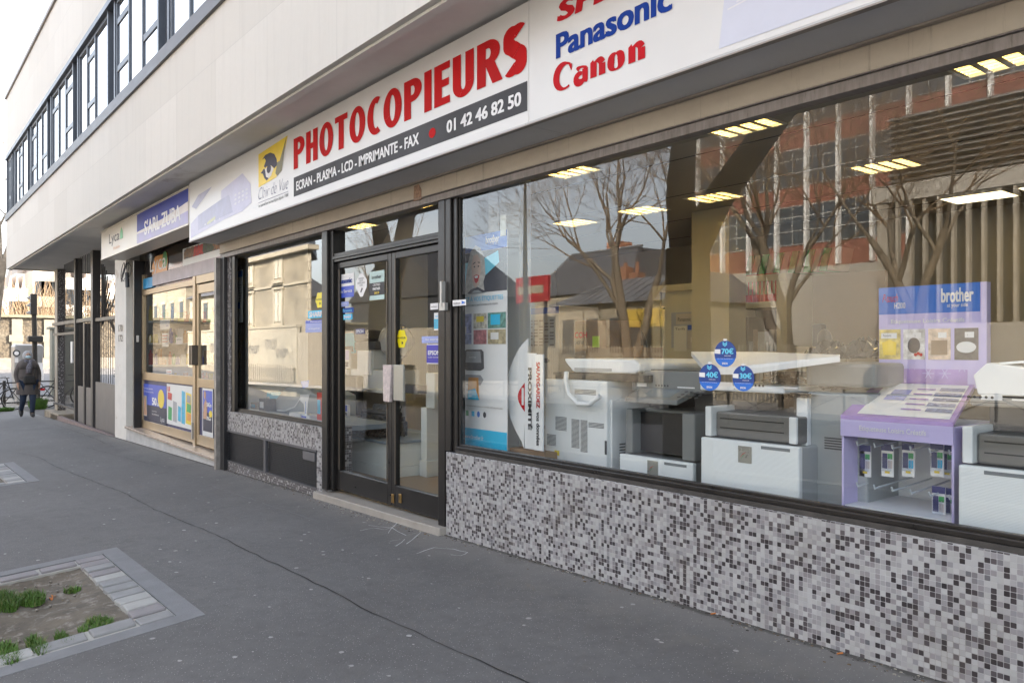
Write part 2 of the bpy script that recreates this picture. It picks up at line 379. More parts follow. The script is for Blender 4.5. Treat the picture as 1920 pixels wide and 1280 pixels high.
# ================================================================ ground
def sheet(cells, lift, zf=gz):
    mb = MB()
    for x0, x1, y0, y1 in cells:
        mb.quad(*[(x, y, zf(x, y) + lift) for x, y in ((x0, y0), (x1, y0), (x1, y1), (x0, y1))])
    return mb
mb = sheet([(a, b, c, d) for a, b in ((-900, -60), (-60, 400)) for c, d in ((-400, -40), (-40, 12), (12, 500))], -.16)
struct(mb, 'ground', m_ground)
SKY0 = -1.98
def skw(y): return .22 * max(0, SKY0 - y)      # the pits are laid out askew to the facade
pits = [(-6.86, -4.68, -4.75, -2.08), (-13.95, -11.4, -4.65, -1.98)]
xs = sorted([-60.0, -31.5] + [p[0] for p in pits] + [p[1] for p in pits] + [14.0]); cells = []
for i in range(len(xs) - 1):
    a, b = xs[i], xs[i + 1]
    if a < -31.5: continue
    pit = next((p for p in pits if p[0] <= a + 1e-6 and b <= p[1] + 1e-6), None)
    if pit: cells += [(a, b, -5.2, pit[2]), (a, b, pit[3], SKY0), (a, b, SKY0, .7)]
    else: cells += [(a, b, -5.2, SKY0), (a, b, SKY0, .7)]
mb = MB()
for a, b, c, d in cells: mb.quad(*[(x + skw(y) * (-31 < x < 13), y, gz(x, y)) for x, y in ((a, c), (b, c), (b, d), (a, d))])
mb.quad(*[(x, y, gz(x, y)) for x, y in ((-31.5, .7), (-16.5, .7), (-16.5, 12.0), (-31.5, 12.0))])
struct(mb, 'pavement', m_asph)
struct(sheet([(-44.0, -31.6, -60, 30), (-31.6, 60, -13.4, -5.35)], -.12), 'road', m_road)
m_kerb = M('granite kerb', (.40, .385, .36), .8, var=.2, vs_=8, bmp=.3, bs=50)
mb = MB()
for x0, x1, y0, y1 in ((-31.6, 14, -5.38, -5.2), (-31.75, -31.5, -5.2, 12)):
    mb.hexa([(x, y, gz(x, y) - .14) for x, y in ((x0, y0), (x1, y0), (x1, y1), (x0, y1))] + [(x, y, gz(x, y) + .004) for x, y in ((x0, y0), (x1, y0), (x1, y1), (x0, y1))])
struct(mb, 'kerb', m_kerb)
m_pale = M('pale dusty paving', (.30, .285, .26), .9, var=.15, vs_=1)
mb = sheet([(-120, 60, -40, -13.6)], 0); struct(mb, 'far_pavement', m_pale)
mb = MB(); x0, x1, y0, y1 = -120, 60, -13.62, -13.4
mb.hexa([(x, y, gz(x, y) - .14) for x, y in ((x0, y0), (x1, y0), (x1, y1), (x0, y1))] + [(x, y, gz(x, y) + .004) for x, y in ((x0, y0), (x1, y0), (x1, y1), (x0, y1))])
struct(mb, 'far_kerb', m_kerb)
mb = MB(); mb.quad((-64, -40, .30), (-44.1, -40, -1.9), (-44.1, 12, -.55), (-64, 12, .22)); mb.quad((-64, 12, .22), (-44.1, 12, -.55), (-44.1, 60, -.55), (-64, 60, .22)); struct(mb, 'far_left_pavement', m_road)
# crack and joints drawn in the asphalt
m_crack = M('open crack', (.014, .013, .012), .95, var=.3)
def crack(pxs, w, name='pavement_crack', mat=None, jit=.018):
    pts = [PG(*p) for p in pxs]; out = []
    for a, b in zip(pts, pts[1:]):
        L = math.hypot(b[0] - a[0], b[1] - a[1]); k = max(2, int(L / .12))
        for i in range(k):
            t = i / k; out.append((a[0] + (b[0] - a[0]) * t + random.uniform(-jit, jit), a[1] + (b[1] - a[1]) * t + random.uniform(-jit, jit)))
    out.append(pts[-1][:2]); mb = MB(); pv = None
    for i, p in enumerate(out):
        q0 = out[max(0, i - 1)]; q1 = out[min(len(out) - 1, i + 1)]
        d = Vector((q1[0] - q0[0], q1[1] - q0[1])).normalized(); ww = w * random.uniform(.35, 1.2)
        s = (p[0] - d.y * ww / 2, p[1] + d.x * ww / 2); e = (p[0] + d.y * ww / 2, p[1] - d.x * ww / 2)
        if pv: mb.quad(*[(x, y, gz(x, y) + .004) for x, y in (pv[1], e, s, pv[0])])
        pv = (s, e)
    return struct(mb, name, mat or m_crack)
crack([(30, 848), (75, 858), (105, 875), (150, 893), (235, 925), (290, 955), (380, 992), (405, 1002), (480, 1040), (560, 1078), (640, 1118), (700, 1150), (830, 1208), (1010, 1290)], .0075, jit=.008)
crack([(100, 795), (160, 815), (215, 838)], .008)
crack([(160, 838), (290, 872)], .006); crack([(275, 862), (330, 855)], .012, jit=.004); crack([(315, 877), (372, 868)], .012, jit=.004)
crack([(380, 905), (470, 935), (590, 975)], .006, mat=m_patch)
m_chalk = M('white chalk', (.5, .5, .5), .9)
for pts in ([(676, 995), (700, 990), (722, 993), (755, 982), (748, 978), (735, 990), (728, 1000)], [(690, 985), (735, 990), (760, 1004), (790, 998), (762, 1020)],
            [(782, 1038), (812, 1027), (850, 1030), (878, 1036), (862, 1042), (845, 1040)], [(730, 1015), (760, 1011), (742, 1024)]):
    crack(pts, .009, 'chalk_scrawl', m_chalk, .006)
# grime strip of paler dust along the wall foot
m_dust = M('paler patched asphalt', (.16, .16, .16), .9, var=.3, vs_=5, bmp=.4, bs=60)
mb = MB()
for i in range(60):
    x0 = -5.25 + i * .11; x1 = x0 + .11; a = .07 + .015 * math.sin(i * 2.1) + .01 * math.sin(i * 5.3); b = .07 + .015 * math.sin((i + 1) * 2.1) + .01 * math.sin((i + 1) * 5.3)
    mb.quad((x0, -a, gz(x0, -a) + .003), (x1, -b, gz(x1, -b) + .003), (x1, 0, gz(x1, 0) + .003), (x0, 0, gz(x0, 0) + .003))
pass
# ================================================================ tree pits
m_sett = [M('granite sett grey', (.25, .25, .25), .75, var=.18, vs_=6, bmp=.4, bs=45), M('granite sett mauve', (.235, .22, .225), .75, var=.18, vs_=6, bmp=.4, bs=45), M('granite sett pale', (.36, .355, .34), .75, var=.15, vs_=6, bmp=.4, bs=45)]
m_joint = M('pale mortar joint', (.38, .37, .34), .9, var=.15, vs_=8, bmp=.3)
m_soil = M('dry earth', (.13, .11, .085), .95, var=.4, vs_=6, bmp=.9, bs=22, dirt=((.26, .235, .20), 11, .52))
def slab(mb, x0, x1, y0, y1, lo, hi, jit=0):
    r = lambda: random.uniform(-jit, jit)
    c = [(x0 + r(), y0 + r()), (x1 + r(), y0 + r()), (x1 + r(), y1 + r()), (x0 + r(), y1 + r())]
    return mb.hexa([(x + skw(y), y, gz(x, y) + lo) for x, y in c] + [(x + skw(y), y, gz(x, y) + hi) for x, y in c])
pit_labels = ['empty tree pit edged with granite setts, earth and grass inside, nearest the camera', 'farther tree pit edged with setts, cut by the left side of the picture']
for k, (x0, x1, y0, y1) in enumerate(pits):
    t = thing('tree_pit', ((x0 + x1) / 2, (y0 + y1) / 2, gz((x0 + x1) / 2, (y0 + y1) / 2)), pit_labels[k], 'tree pit', 'tree pits in the pavement')
    o = .13; s = .2
    mb = MB()
    for a in ((x0, x1, y1 - o, y1), (x0, x1, y0, y0 + o), (x0, x0 + o, y0 + o, y1 - o), (x1 - o, x1, y0 + o, y1 - o)): slab(mb, *a, -.1, .003)
    mb.build('asphalt_border', m_patch, t)
    mb = MB(); i0, i1, j0, j1 = x0 + o, x1 - o, y0 + o, y1 - o
    for a in ((i0, i1, j1 - s, j1), (i0, i1, j0, j0 + s), (i0, i0 + s, j0 + s, j1 - s), (i1 - s, i1, j0 + s, j1 - s)): slab(mb, *a, -.1, -.006)
    mb.build('mortar_bed', m_joint, t)
    def sett(a, b, c, d):
        m2 = MB(); slab(m2, a, b, c, d, -.09, random.uniform(.004, .012), .006); m2.build('paving_sett', random.choice(m_sett), t, bevel=.008)
    nx = 12
    for i in range(nx):
        a = i0 + (i1 - i0) * i / nx; b = i0 + (i1 - i0) * (i + 1) / nx
        sett(a + .015, b - .015, j1 - s, j1 - .01)
        if i % 2 == 0: sett(a + .012, b + (b - a) - .012, j0 + .02, j0 + s)
    for i in range(8):
        a = j0 + s + (j1 - j0 - 2 * s) * i / 8; b = a + (j1 - j0 - 2 * s) / 8
        sett(i0 + .05, i0 + s - .02, a + .012, b - .012); sett(i1 - s + .02, i1 - .05, a + .012, b - .012)
    # lumpy soil
    mb = MB(); n = 44; a0, a1, b0, b1 = i0 + s - .02, i1 - s + .02, j0 + s - .02, j1 - s + .02; rnd = random.Random(k)
    bumps = [(rnd.uniform(a0, a1), rnd.uniform(b0, b1), rnd.uniform(.05, .25), rnd.uniform(-.015, .03)) for _ in range(50)]
    vv = []
    for i in range(n + 1):
        for j in range(n + 1):
            x = a0 + (a1 - a0) * i / n; y = b0 + (b1 - b0) * j / n; h = -.055
            e = min(i, j, n - i, n - j) / n
            h += .045 * math.exp(-e * 14)
            for bx, by, br_, bh in bumps: h += bh * math.exp(-((x - bx) ** 2 + (y - by) ** 2) / br_ ** 2)
            vv.append((x + skw(y), y, gz(x, y) + min(h, -.016 if e < .06 else -.012) + rnd.uniform(-.006, .004)))
    mb.add(vv, [(i * (n + 1) + j, (i + 1) * (n + 1) + j, (i + 1) * (n + 1) + j + 1, i * (n + 1) + j + 1) for i in range(n) for j in range(n)])
    mb.build('soil', m_soil, t, smooth=True)
    mb = MB()
    for _ in range(260):
        x, y = rnd.uniform(a0 + .03, a1 - .03), rnd.uniform(b0 + .03, b1 - .03); r = rnd.choice((.003, .004, .005, .006, .009, .013))
        mb.ball((x + skw(y), y, gz(x, y) - .04 + r * .4), (r, r * .8, r * .6), 6, 4)
    so_ = mb.build('soil_pebbles', M('pebbles', (.22, .20, .17), .9, var=.4, vs_=20), t); so_['kind'] = 'stuff'
m_grassb = [M('grass blade', (.07, .145, .02), .6, var=.3, vs_=9), M('dry grass blade', (.17, .18, .06), .7, var=.3, vs_=9)]
def grass(patches, label, dens=1.0):
    rnd = random.Random(3); mb = MB()
    for (cx, cy, rx, ry, num, h) in patches:
        for _ in range(int(num * dens)):
            a = rnd.uniform(0, 6.283); q = math.sqrt(rnd.random()); x = cx + rx * q * math.cos(a); y = cy + ry * q * math.sin(a)
            z = gz(x, y) - .04; hh = h * rnd.uniform(.55, 1.35); t = rnd.uniform(0, 6.283); lean = hh * rnd.uniform(.15, .75); wd = rnd.uniform(.0018, .0036)
            dx, dy = math.cos(t) * lean, math.sin(t) * lean; px_, py_ = -math.sin(t) * wd, math.cos(t) * wd
            mb.use(1 if rnd.random() < .12 else 0)
            mb.add([(x - px_, y - py_, z), (x + px_, y + py_, z), (x + dx * .35 + px_ * .8, y + dy * .35 + py_ * .8, z + hh * .6), (x + dx * .35 - px_ * .8, y + dy * .35 - py_ * .8, z + hh * .6), (x + dx, y + dy, z + hh)], [(0, 1, 2, 3), (3, 2, 4)])
    o = mb.build('grass', m_grassb, fixn=False); tag(o, label, 'grass', kind='stuff')
def gp(px, py): a = PG(px, py); return a[0], a[1]
pa = []
for px, py, rx, ry, num, h in ((10, 1122, .22, .07, 1000, .055), (60, 1116, .14, .07, 800, .05), (136, 1098, .05, .05, 150, .035), (188, 1162, .12, .06, 900, .04), (165, 1172, .07, .05, 260, .035),
                               (15, 1222, .20, .045, 1200, .05), (70, 1206, .18, .04, 900, .045), (120, 1192, .14, .035, 450, .04), (-30, 1236, .16, .05, 600, .05)):
    a, b = gp(px, py); pa.append((a, b, rx, ry, num, h))
grass(pa, 'short green grass tufts growing in the near tree pit')
m_leaf = M('dead orange leaf', (.50, .17, .04), .8, var=.3, vs_=30)
leafspots = [(100, 1106, 'orange litter scrap among the grass of the tree pit'), (96, 1110, 'orange scrap curled beside the tree pit grass'), (1333, 1152, 'cigarette end on the pavement by the mosaic wall, the middle one'), (995, 1043, 'cigarette end at the mosaic wall foot, farthest from the camera'), (1570, 1227, 'cigarette end at the mosaic wall foot, nearest the camera')]
for px, py, lb in leafspots:
    x, y, z = PG(px, py, -.05 if px < 200 else 0); mb = MB(); a = random.uniform(0, 3)
    if px < 200: mb.poly([(x + .035 * math.cos(a + t), y + .012 * math.sin(a + t), z + .012 + .01 * math.cos(2 * t)) for t in (0, 1, 2, 3, 4, 5)])
    else: mb.tube([(x, y, z + .006), (x + .03 * math.cos(a), y + .03 * math.sin(a), z + .006)], .004, 8)
    tag(mb.build('litter_scrap' if px < 200 else 'cigarette_end', m_leaf), lb, 'litter')
m_gum = M('trodden gum', (.33, .325, .315), .9, var=.2, vs_=9)
rg = random.Random(21); mb = MB()
spots = [(941, 758 * 0 + 944), (347, 947), (440, 1232), (474, 1222), (508, 1195), (640, 1223), (505, 1138), (402, 1092), (300, 1030), (556, 1065), (296, 1052), (367, 1014), (571, 1002), (345, 994), (680, 1082)]
pts = [PG(*s_)[:2] for s_ in spots] + [(rg.uniform(-20, -1.2), rg.uniform(-3.4, -.15)) for _ in range(230)]
for x, y in pts:
    if any(p_[0] - .1 < x - skw(y) < p_[1] + .1 and p_[2] < y < p_[3] + .1 for p_ in pits): continue
    r = rg.uniform(.008, .019); k = rg.uniform(.6, 1); a0 = rg.uniform(0, 3)
    mb.poly([(x + r * math.cos(a0 + t * .785) * rg.uniform(.8, 1.1), y + r * k * math.sin(a0 + t * .785) * rg.uniform(.8, 1.1), gz(x, y) + .0035) for t in range(8)])
struct(mb, 'gum_marks', m_gum)
mb = MB()
for _ in range(620):
    x = rg.uniform(-10.4, -.9); y = -abs(rg.gauss(0, .05)) - .004 - (.08 if -7.6 < x < -5.3 else 0); z = gz(x, y); r = rg.uniform(.002, .008) * (1.6 if rg.random() < .12 else 1); a0 = rg.uniform(0, 3); mb.use(rg.randrange(3))
    mb.hexa([(x - r, y - r * .6, z), (x + r, y - r * .5, z), (x + r * .8, y + r * .6, z), (x - r * .9, y + r * .5, z), (x - r * .6, y - r * .4, z + r * .5), (x + r * .6, y - r * .4, z + r * .4), (x + r * .5, y + r * .4, z + r * .5), (x - r * .6, y + r * .3, z + r * .4)])
tag(mb.build('litter', [M('brown crumbs', (.13, .09, .055), .9, var=.4, vs_=30), M('pale crumbs', (.34, .31, .26), .9), M('dark crumbs', (.04, .035, .03), .9)]), 'brown crumbs and dust swept against the foot of the mosaic wall', 'litter', kind='stuff')
# ================================================================ main building
bld = thing('office_building', (-12, 0, 0), 'two storey office block clad in pale stone slabs above the shops', 'building')
XE = -25.19; XR = 9.0; YF = -.88; ZS = 3.55
mb = MB(); mb.box(XE, XR, YF, YF + .12, ZS, 4.83); mb.box(XE, XE + .12, YF + .12, 9, ZS, 4.83); mb.build('lower_cladding', m_clad, bld)
mb = MB(); mb.box(XE, XR, YF, YF + .12, 6.56, 8.11); mb.box(XE, XE + .12, YF + .12, 9, 6.56, 8.11); mb.build('upper_cladding', m_clad, bld)
mb = MB(); mb.box(XE - .03, XR, YF - .04, YF + .2, 8.112, 8.19); mb.box(XE - .03, XE + .2, YF + .2, 9, 8.112, 8.19)
mb.build('parapet_coping', M('coping metal', (.22, .19, .17), .5, .2, var=.2), bld)
mb = MB(); mb.box(XE + .121, XR, YF + .121, 9, ZS + .03, ZS + .28); mb.box(XE + .03, XR, YF + .05, YF + .12, ZS - .022, ZS - .001); mb.build('soffit', m_soffit, bld)
mb = MB(); mb.box(XE + .12, XR, YF + .12, 9, 7.9, 8.0); mb.build('roof', m_soffit, bld)
mb = MB(); mb.box(XE - .02, XR, YF - .035, YF + .25, 4.833, 4.99); mb.build('window_sill_band', m_sillm, bld)
mb = MB(); mb.box(XE - .02, XR, YF - .03, YF + .25, 6.47, 6.557); mb.build('window_head_band', m_alu, bld)
mb = MB(); mb.box(XE + .3, XR - .1, .3, .4, 4.0, 7.9); mb.build('upper_back_partition', m_skysheen, bld)
# window bays (each its own frame and pane)
bay0 = -24.15; bw = 2.755
mb = MB(); mb.box(XE, XE + .1, YF, YF + .2, 4.99, 6.47); mb.build('corner_mullion', m_alu, bld)
def bay(xl, wd, kind):
    fz0, fz1 = 4.992, 6.468; yo = YF + .03; yi = YF + .07
    f = MB()
    t = .055
    f.box(xl, xl + wd, yo, yi, fz0, fz0 + t); f.box(xl, xl + wd, yo, yi, fz1 - t, fz1)
    div = [0, .30, .58, 1.0] if kind == 0 else [0, .33, .66, 1.0]
    for q in div:
        x = xl + (wd - t) * q; f.box(x, x + t, yo - .006, yi, fz0 + t, fz1 - t)
    trs = {0: [(1, .82), (1, .27)], 1: [(0, .80), (0, .30), (2, .30)], 2: [(0, .78), (2, .8), (2, .28)]}[kind % 3]
    for c, h in trs:
        xa = xl + (wd - t) * div[c] + t; xb = xl + (wd - t) * div[c + 1]; z = fz0 + t + (fz1 - fz0 - 2 * t) * h
        f.box(xa, xb, yo, yi, z - .045, z + .045)
    fr = f.build('window', m_alu, bld, bevel=.006)
    g = MB(); g.quad(*[(a_, YF + .045, b_) for a_, b_ in ((xl + .02, fz0 + .02), (xl + wd - .02, fz0 + .02), (xl + wd - .02, fz1 - .02), (xl + .02, fz1 - .02))]); g.build('pane', m_glassup, fr)
    b_ = MB(); b_.quad((xl + .02, YF + .075, fz0), (xl + wd - .02, YF + .075, fz0), (xl + wd - .02, YF + .075, fz1), (xl + .02, YF + .075, fz1)); b_.build('blind', m_skysheen, fr)  # pale sheet close behind the pane stands in for the sky's reflection
for i in range(-1, 12):
    xp = bay0 + bw * i
    if i >= 0:
        p = MB(); p.box(xp, xp + .06, YF + .01, YF + .12, 4.992, 6.468); p.box(xp + .06, xp + .44, YF + .09, YF + .12, 4.992, 6.468); p.box(xp + .44, xp + .50, YF + .01, YF + .12, 4.992, 6.468); p.build('window_pier', m_alu, bld)
    xl = xp + .502; 
    if i < 0: bay(XE + .1, bay0 - XE - .102, 0)
    else: bay(xl, bw - .504, i % 3)
# ground floor walls
mb = MB(); mb.box(-16.0, -15.86, .23, 8, -.35, 3.55); mb.build('side_wall', m_roughcast, bld)
mb = MB(); mb.box(-16.72, -15.84, -.002, .23, -.42, 3.57); mb.build('entrance_pillar', m_sillwhite, bld)
mb = MB(); mb.box(-24.78, -24.42, .22, .40, -.24, 3.57); 
mb.build('end_pillar', [m_mos2], bld)
mb = MB(); mb.box(-24.80, -24.781, .20, .42, -.24, 3.57); mb.box(-24.781, -24.42, .20, .2185, -.24, 3.57); mb.build('pillar_edge', M('beige pillar edge', (.42, .38, .31), .8, var=.1), bld)
m_rubble = M('rubble stone plinth', (.30, .26, .20), .9, var=.35, vs_=5, bmp=.9, bs=9)
mb = MB(); mb.box(-25.0, -22.9, -.02, .8, -.75, -.24); mb.build('stone_plinth', m_rubble, bld, bevel=.03)
mb = MB(); mb.box(-10.62, 9, .5, .6, 2.98, 3.55); mb.build('lintel_wall', m_soffit, bld)
mb = MB(); mb.box(-10.75, -10.60, .21, 7.9, -.3, 3.5); mb.build('party_wall', m_white, bld)
for s, zc in (('170', 1.79), ('172', 1.60)):
    text(FY(-.003), s, -16.42, -16.08, zc - .055, zc + .075, m_blackpl, bld, 'house_number', bold=.03)
# unseen block added further back to keep the street corner in shade
shade_block = thing('added_shade_block', (-14, 22, 0), 'tall plain block added out of view behind the office block to shade the corner', 'building')
mb = MB(); mb.box(-44, 10, 13, 26, -2, 15); mb.build('wall', m_clad, shade_block)
for fl in range(4):
    for i in range(14):
        mb = MB(); x = -42.5 + i * 3.8; z = 2 + fl * 3.2; mb.box(x, x + 1.3, 12.97, 13.0, z, z + 1.7); mb.build('window', m_alu, shade_block)
mb = MB(); mb.box(-44.3, 10.3, 12.7, 26.3, 15.002, 15.4); mb.build('roof', m_alu, shade_block)
# ================================================================ copier shop front
sf = thing('shop_front', (-5.2, 0, 0), 'copier shop front with grey mosaic base, big panes and beige shutter box', 'shop front')
ZT = 2.605
mb = MB(); mb.box(-5.30, 6, -.0, .20, -.25, .585); mb.build('mosaic_wall', m_mos, sf, bevel=.006)
mb = MB(); mb.box(-5.17, 6, .004, .19, .586, .612); mb.build('window_ledge', m_dirtedge, sf)
mb = MB(); mb.box(-5.17, 6, .005, .035, .613, .640); mb.box(-5.17, 6, .038, .075, .613, .655); mb.build('bottom_rail', m_black, sf, bevel=.004)
mb = MB(); mb.quad((-5.20, .05, .62), (5.9, .05, .62), (5.9, .05, 2.70), (-5.20, .05, 2.70)); mb.build('large_pane', m_glass, sf)
mb = MB(); mb.box(-5.31, -5.235, .0, .09, .59, 2.60); mb.box(-5.232, -5.175, .02, .07, .59, 2.60); mb.box(-5.173, -5.155, .035, .07, .59, 2.60); mb.build('black_post', m_black, sf, bevel=.006)
mb = MB(); mb.box(-5.41, -5.312, -.004, .2, -.02, 2.60); mb.build('door_post', m_black, sf, bevel=.006)
# shutter box and rail
mb = MB(); mb.box(-10.62, 6, -.03, .06, 2.662, 2.785); mb.build('shutter_box', m_shut, sf, bevel=.005)
mb = MB(); mb.box(-10.62, 6, -.02, .06, 2.598, 2.652); mb.box(-10.62, 6, -.035, -.012, 2.654, 2.6605); mb.build('shutter_rail', m_beam, sf, bevel=.004)
mb = MB(); mb.box(-10.6, 6, .0605, .075, 2.66, 2.955); mb.build('shutter_slot', m_dgreypl, sf)
a = P(783, 362, -.03); mb = MB(); mb.prism([(a[0] - .06, a[1] - .06), (a[0] + .06, a[1] - .06), (a[0] + .06, a[1] + .02), (a[0] + .02, a[1] + .07), (a[0] - .05, a[1] + .065)], -.034, -.029); mb.build('rust_patch', M('rusty peeled paint', (.35, .22, .15), .8, var=.5, vs_=40), sf)
# window 2 and vents
mb = MB(); mb.box(-10.45, -7.58, 0, .18, .358, .60); mb.box(-7.70, -7.58, 0, .18, -.2, .358); mb.build('mosaic_wall', m_mos, sf); mb = MB(); mb.box(-10.45, -7.58, 0.002, .18, -.25, -.055); mb.build('mosaic_foot', m_mos2, sf)
mb = MB(); mb.box(-7.579, -7.50, .02, .3, -.12, .60); mb.build('mosaic_reveal', m_mos2, sf)
mb = MB(); mb.box(-10.2, -7.57, .04, .19, .601, .625); mb.box(-10.2, -7.57, .05, .11, .6255, .65); mb.build('bottom_rail', m_black, sf)
mb = MB(); mb.quad((-10.4, .10, .62), (-7.5, .10, .62), (-7.5, .10, 2.70), (-10.4, .10, 2.70)); mb.build('side_pane', m_glass2, sf)
mb = MB(); mb.box(-10.62, -10.545, -.1, .25, -.2, 2.6); mb.build('metal_end_post', M('grey scratched post', (.28, .26, .24), .5, .3, var=.3, vs_=9), sf)
mb = MB(); mb.box(-10.543, -10.40, -.045, .25, -.2, 2.6); mb.build('shutter_track', m_blackpl, sf)
mb = MB(); mb.box(-10.398, -10.29, .0, .05, .602, 2.6); mb.build('mosaic_strip', m_mos2, sf)
mb = MB(); mb.box(-10.288, -10.17, .01, .05, .602, 2.6); mb.build('black_post', m_black, sf)
mb = MB(); mb.box(-7.56, -7.44, -.01, .14, -.02, 2.60); mb.box(-7.438, -7.37, .02, .16, .0, 2.6); mb.build('door_post', m_black, sf, bevel=.006)
mb = MB(); mb.box(-7.58, -7.562, .0, .1, .6, 2.6); mb.build('bronze_trim', m_bronzed, sf)
mb = MB()
for x0, x1 in ((-10.40, -9.14), (-9.07, -7.71)):
    mb.box(x0, x1, .03, .05, -.06, .345)
mb.build('vent_backing', m_blackpl, sf)
gm = MB(); fm = MB()
fm.box(-10.42, -7.705, -.008, .03, .335, .357); fm.box(-9.14, -9.08, -.008, .03, -.05, .334)
fm.box(-10.42, -9.142, -.005, .03, -.054, -.035); fm.box(-9.078, -7.705, -.005, .03, -.054, -.035)
for x0, x1 in ((-10.40, -9.142), (-9.078, -7.715)):
    nx = int((x1 - x0) / .030)
    for i in range(nx + 1):
        for j in range(18):
            x = x0 + (i + (.5 if j % 2 else 0)) * (x1 - x0) / nx; z = -.03 + j * .0205
            if x + .02 > x1: continue
            gm.hexa([(x - .013, .004, z), (x, .004, z - .0045), (x, .008, z - .0045), (x - .013, .008, z), (x - .013, .004, z + .003), (x, .004, z - .0015), (x, .008, z - .0015), (x - .013, .008, z + .003)])
            gm.hexa([(x, .004, z - .0045), (x + .013, .004, z), (x + .013, .008, z), (x, .008, z - .0045), (x, .004, z - .0015), (x + .013, .004, z + .003), (x + .013, .008, z + .003), (x, .008, z - .0015)])
g = gm.build('vent_grille', M('vent mesh metal', (.05, .052, .058), .5, 0, var=.2), sf)
fm.build('vent_frame', M('vent frame paint', (.10, .10, .11), .5, .2, var=.2), g)
mb = MB(); mb.box(-8.02, -7.73, -.012, .002, .235, .325); mb.build('cover_plate', M('small cover plate', (.13, .13, .14), .5, .2, var=.1), sf)
# threshold
mb = MB(); mb.hexa([(-7.66, -.075, -.22), (-5.30, -.085, -.16), (-5.30, .5, -.16), (-7.66, .5, -.22), (-7.66, -.06, -.055), (-5.30, -.06, -.02), (-5.30, .5, -.0), (-7.66, .5, -.03)]); mb.build('threshold_stone', m_stone, sf, bevel=.008)
# transom and door leaves
yd = .10
mb = MB(); mb.box(-7.37, -5.42, .03, .15, 2.275, 2.36); mb.box(-7.37, -5.42, .015, .03, 2.30, 2.33); mb.build('transom_bar', m_black, sf, bevel=.004)
mb = MB(); mb.quad((-7.4, .09, 2.35), (-5.4, .09, 2.35), (-5.4, .09, 2.7), (-7.4, .09, 2.7)); mb.build('transom_pane', m_glass, sf)
def leaf(x0, x1, label):
    f = MB(); t = .065
    f.box(x0, x0 + t, .06, .11, .0, 2.27); f.box(x1 - t, x1, .06, .11, .0, 2.27); f.box(x0 + t, x1 - t, .06, .11, 2.21, 2.27); f.box(x0 + t, x1 - t, .06, .11, .0, .19)
    o = f.build('door', m_black, sf, bevel=.005, label=label)
    g_ = MB(); g_.quad((x0 + .03, .085, .15), (x1 - .03, .085, .15), (x1 - .03, .085, 2.23), (x0 + .03, .085, 2.23)); g_.build('door_pane', m_glass, o)
    g_ = MB(); g_.box(x0 + t, x0 + t + .012, .052, .06, .2, 2.2); g_.box(x1 - t - .012, x1 - t, .052, .06, .2, 2.2); g_.build('beading', m_bronzed, o)
    return o
dl = leaf(-7.37, -6.27, 'left door leaf with the stickers'); dr = leaf(-6.265, -5.415, 'right door leaf')
# lock plates, handles
m_pl = M('pinkish worn lock plate', (.55, .47, .45), .5, var=.25, vs_=25, dirt=((.3, .2, .16), 40, .6))
xa, za = P(722, 752, .045); xb, zb = P(738, 684, .045)
mb = MB(); mb.hexa([(xa + .01, .02, za), (xb - .035, .02, za), (xb - .035, .055, za), (xa + .01, .055, za), (xa, .02, zb), (xb, .02, zb), (xb, .055, zb), (xa, .055, zb)]); mb.build('lock_plate', m_pl, dl, bevel=.003)
xa, za = P(742, 750, .045); xb, zb = P(760, 684, .045)
mb = MB(); mb.box(xa, xb, .02, .045, za, zb); mb.build('push_plate', M('brushed push plate', (.42, .42, .38), .3, .5, var=.1), dr, bevel=.004)
mb = MB()
for px in (735, 749):
    x, z = P(px, 934, .05); mb.box(x - .022, x + .022, .052, .06, z - .04, z + .04)
mb.build('brass_lock', M('tarnished brass', (.32, .2, .07), .35, .8, var=.3, vs_=30), dr, bevel=.008)
x, z0 = P(834, 575, -.01); _, z1 = P(834, 528, -.01); mb = MB(); mb.box(x - .012, x + .012, -.05, -.013, z0, z1); mb.box(x - .03, x + .05, -.045, -.013, z0 - .03, z0 + .03); mb.build('pull_bolt', M('zinc bolt', (.5, .5, .48), .4, .6), sf)
# sign
yS = -.41
sg = thing('photocopier_sign', (-5, yS, 3.1), 'long white fascia sign with big red lettering over the copier shop', 'shop sign')
SX0 = PX(355, yS); 
mb = MB(); mb.box(SX0, -3.772, yS, -.05, 2.80, 3.547); mb.box(-3.768, 6, yS, -.05, 2.80, 3.547); mb.build('sign_box', m_signw, sg, bevel=.003)
mb = MB(); mb.box(SX0 - .004, -3.80, yS - .004, -.045, 2.788, 2.799); mb.box(-3.796, 6, yS - .004, -.045, 2.788, 2.799); mb.build('underside', m_signalu, sg)
mb = MB(); mb.box(SX0 - .006, 6, yS - .008, yS + .03, 2.780, 2.7875); mb.box(SX0 - .006, 6, -.075, -.042, 2.776, 2.7875); mb.build('edge_trim', m_signtrim, sg)
F = FY(yS)
m_red = M('sign red', (.50, .010, .012), .7, var=.1, spec=.15); m_navy = M('sign blue', (.02, .07, .36), .6, var=.06); m_char = M('sign charcoal', (.035, .035, .040), .6, var=.1)
m_yel = M('sign yellow', (.85, .62, .03), .4, var=.1, vs_=3); m_lav = M('pale lavender print', (.52, .52, .68), .4, var=.12, vs_=3); m_lav2 = M('grey lavender print', (.40, .41, .56), .4, var=.15, vs_=6); m_pink = M('pale pink print', (.66, .58, .55), .4, var=.08); m_ink = M('black ink', (.02, .02, .025), .5); m_wink = M('white ink', (.8, .8, .8), .5, var=.02)
def SP(px, py): return P(px, py, yS)
def ZR(r): return CAMZ + r * (yS - CAMY) / cA
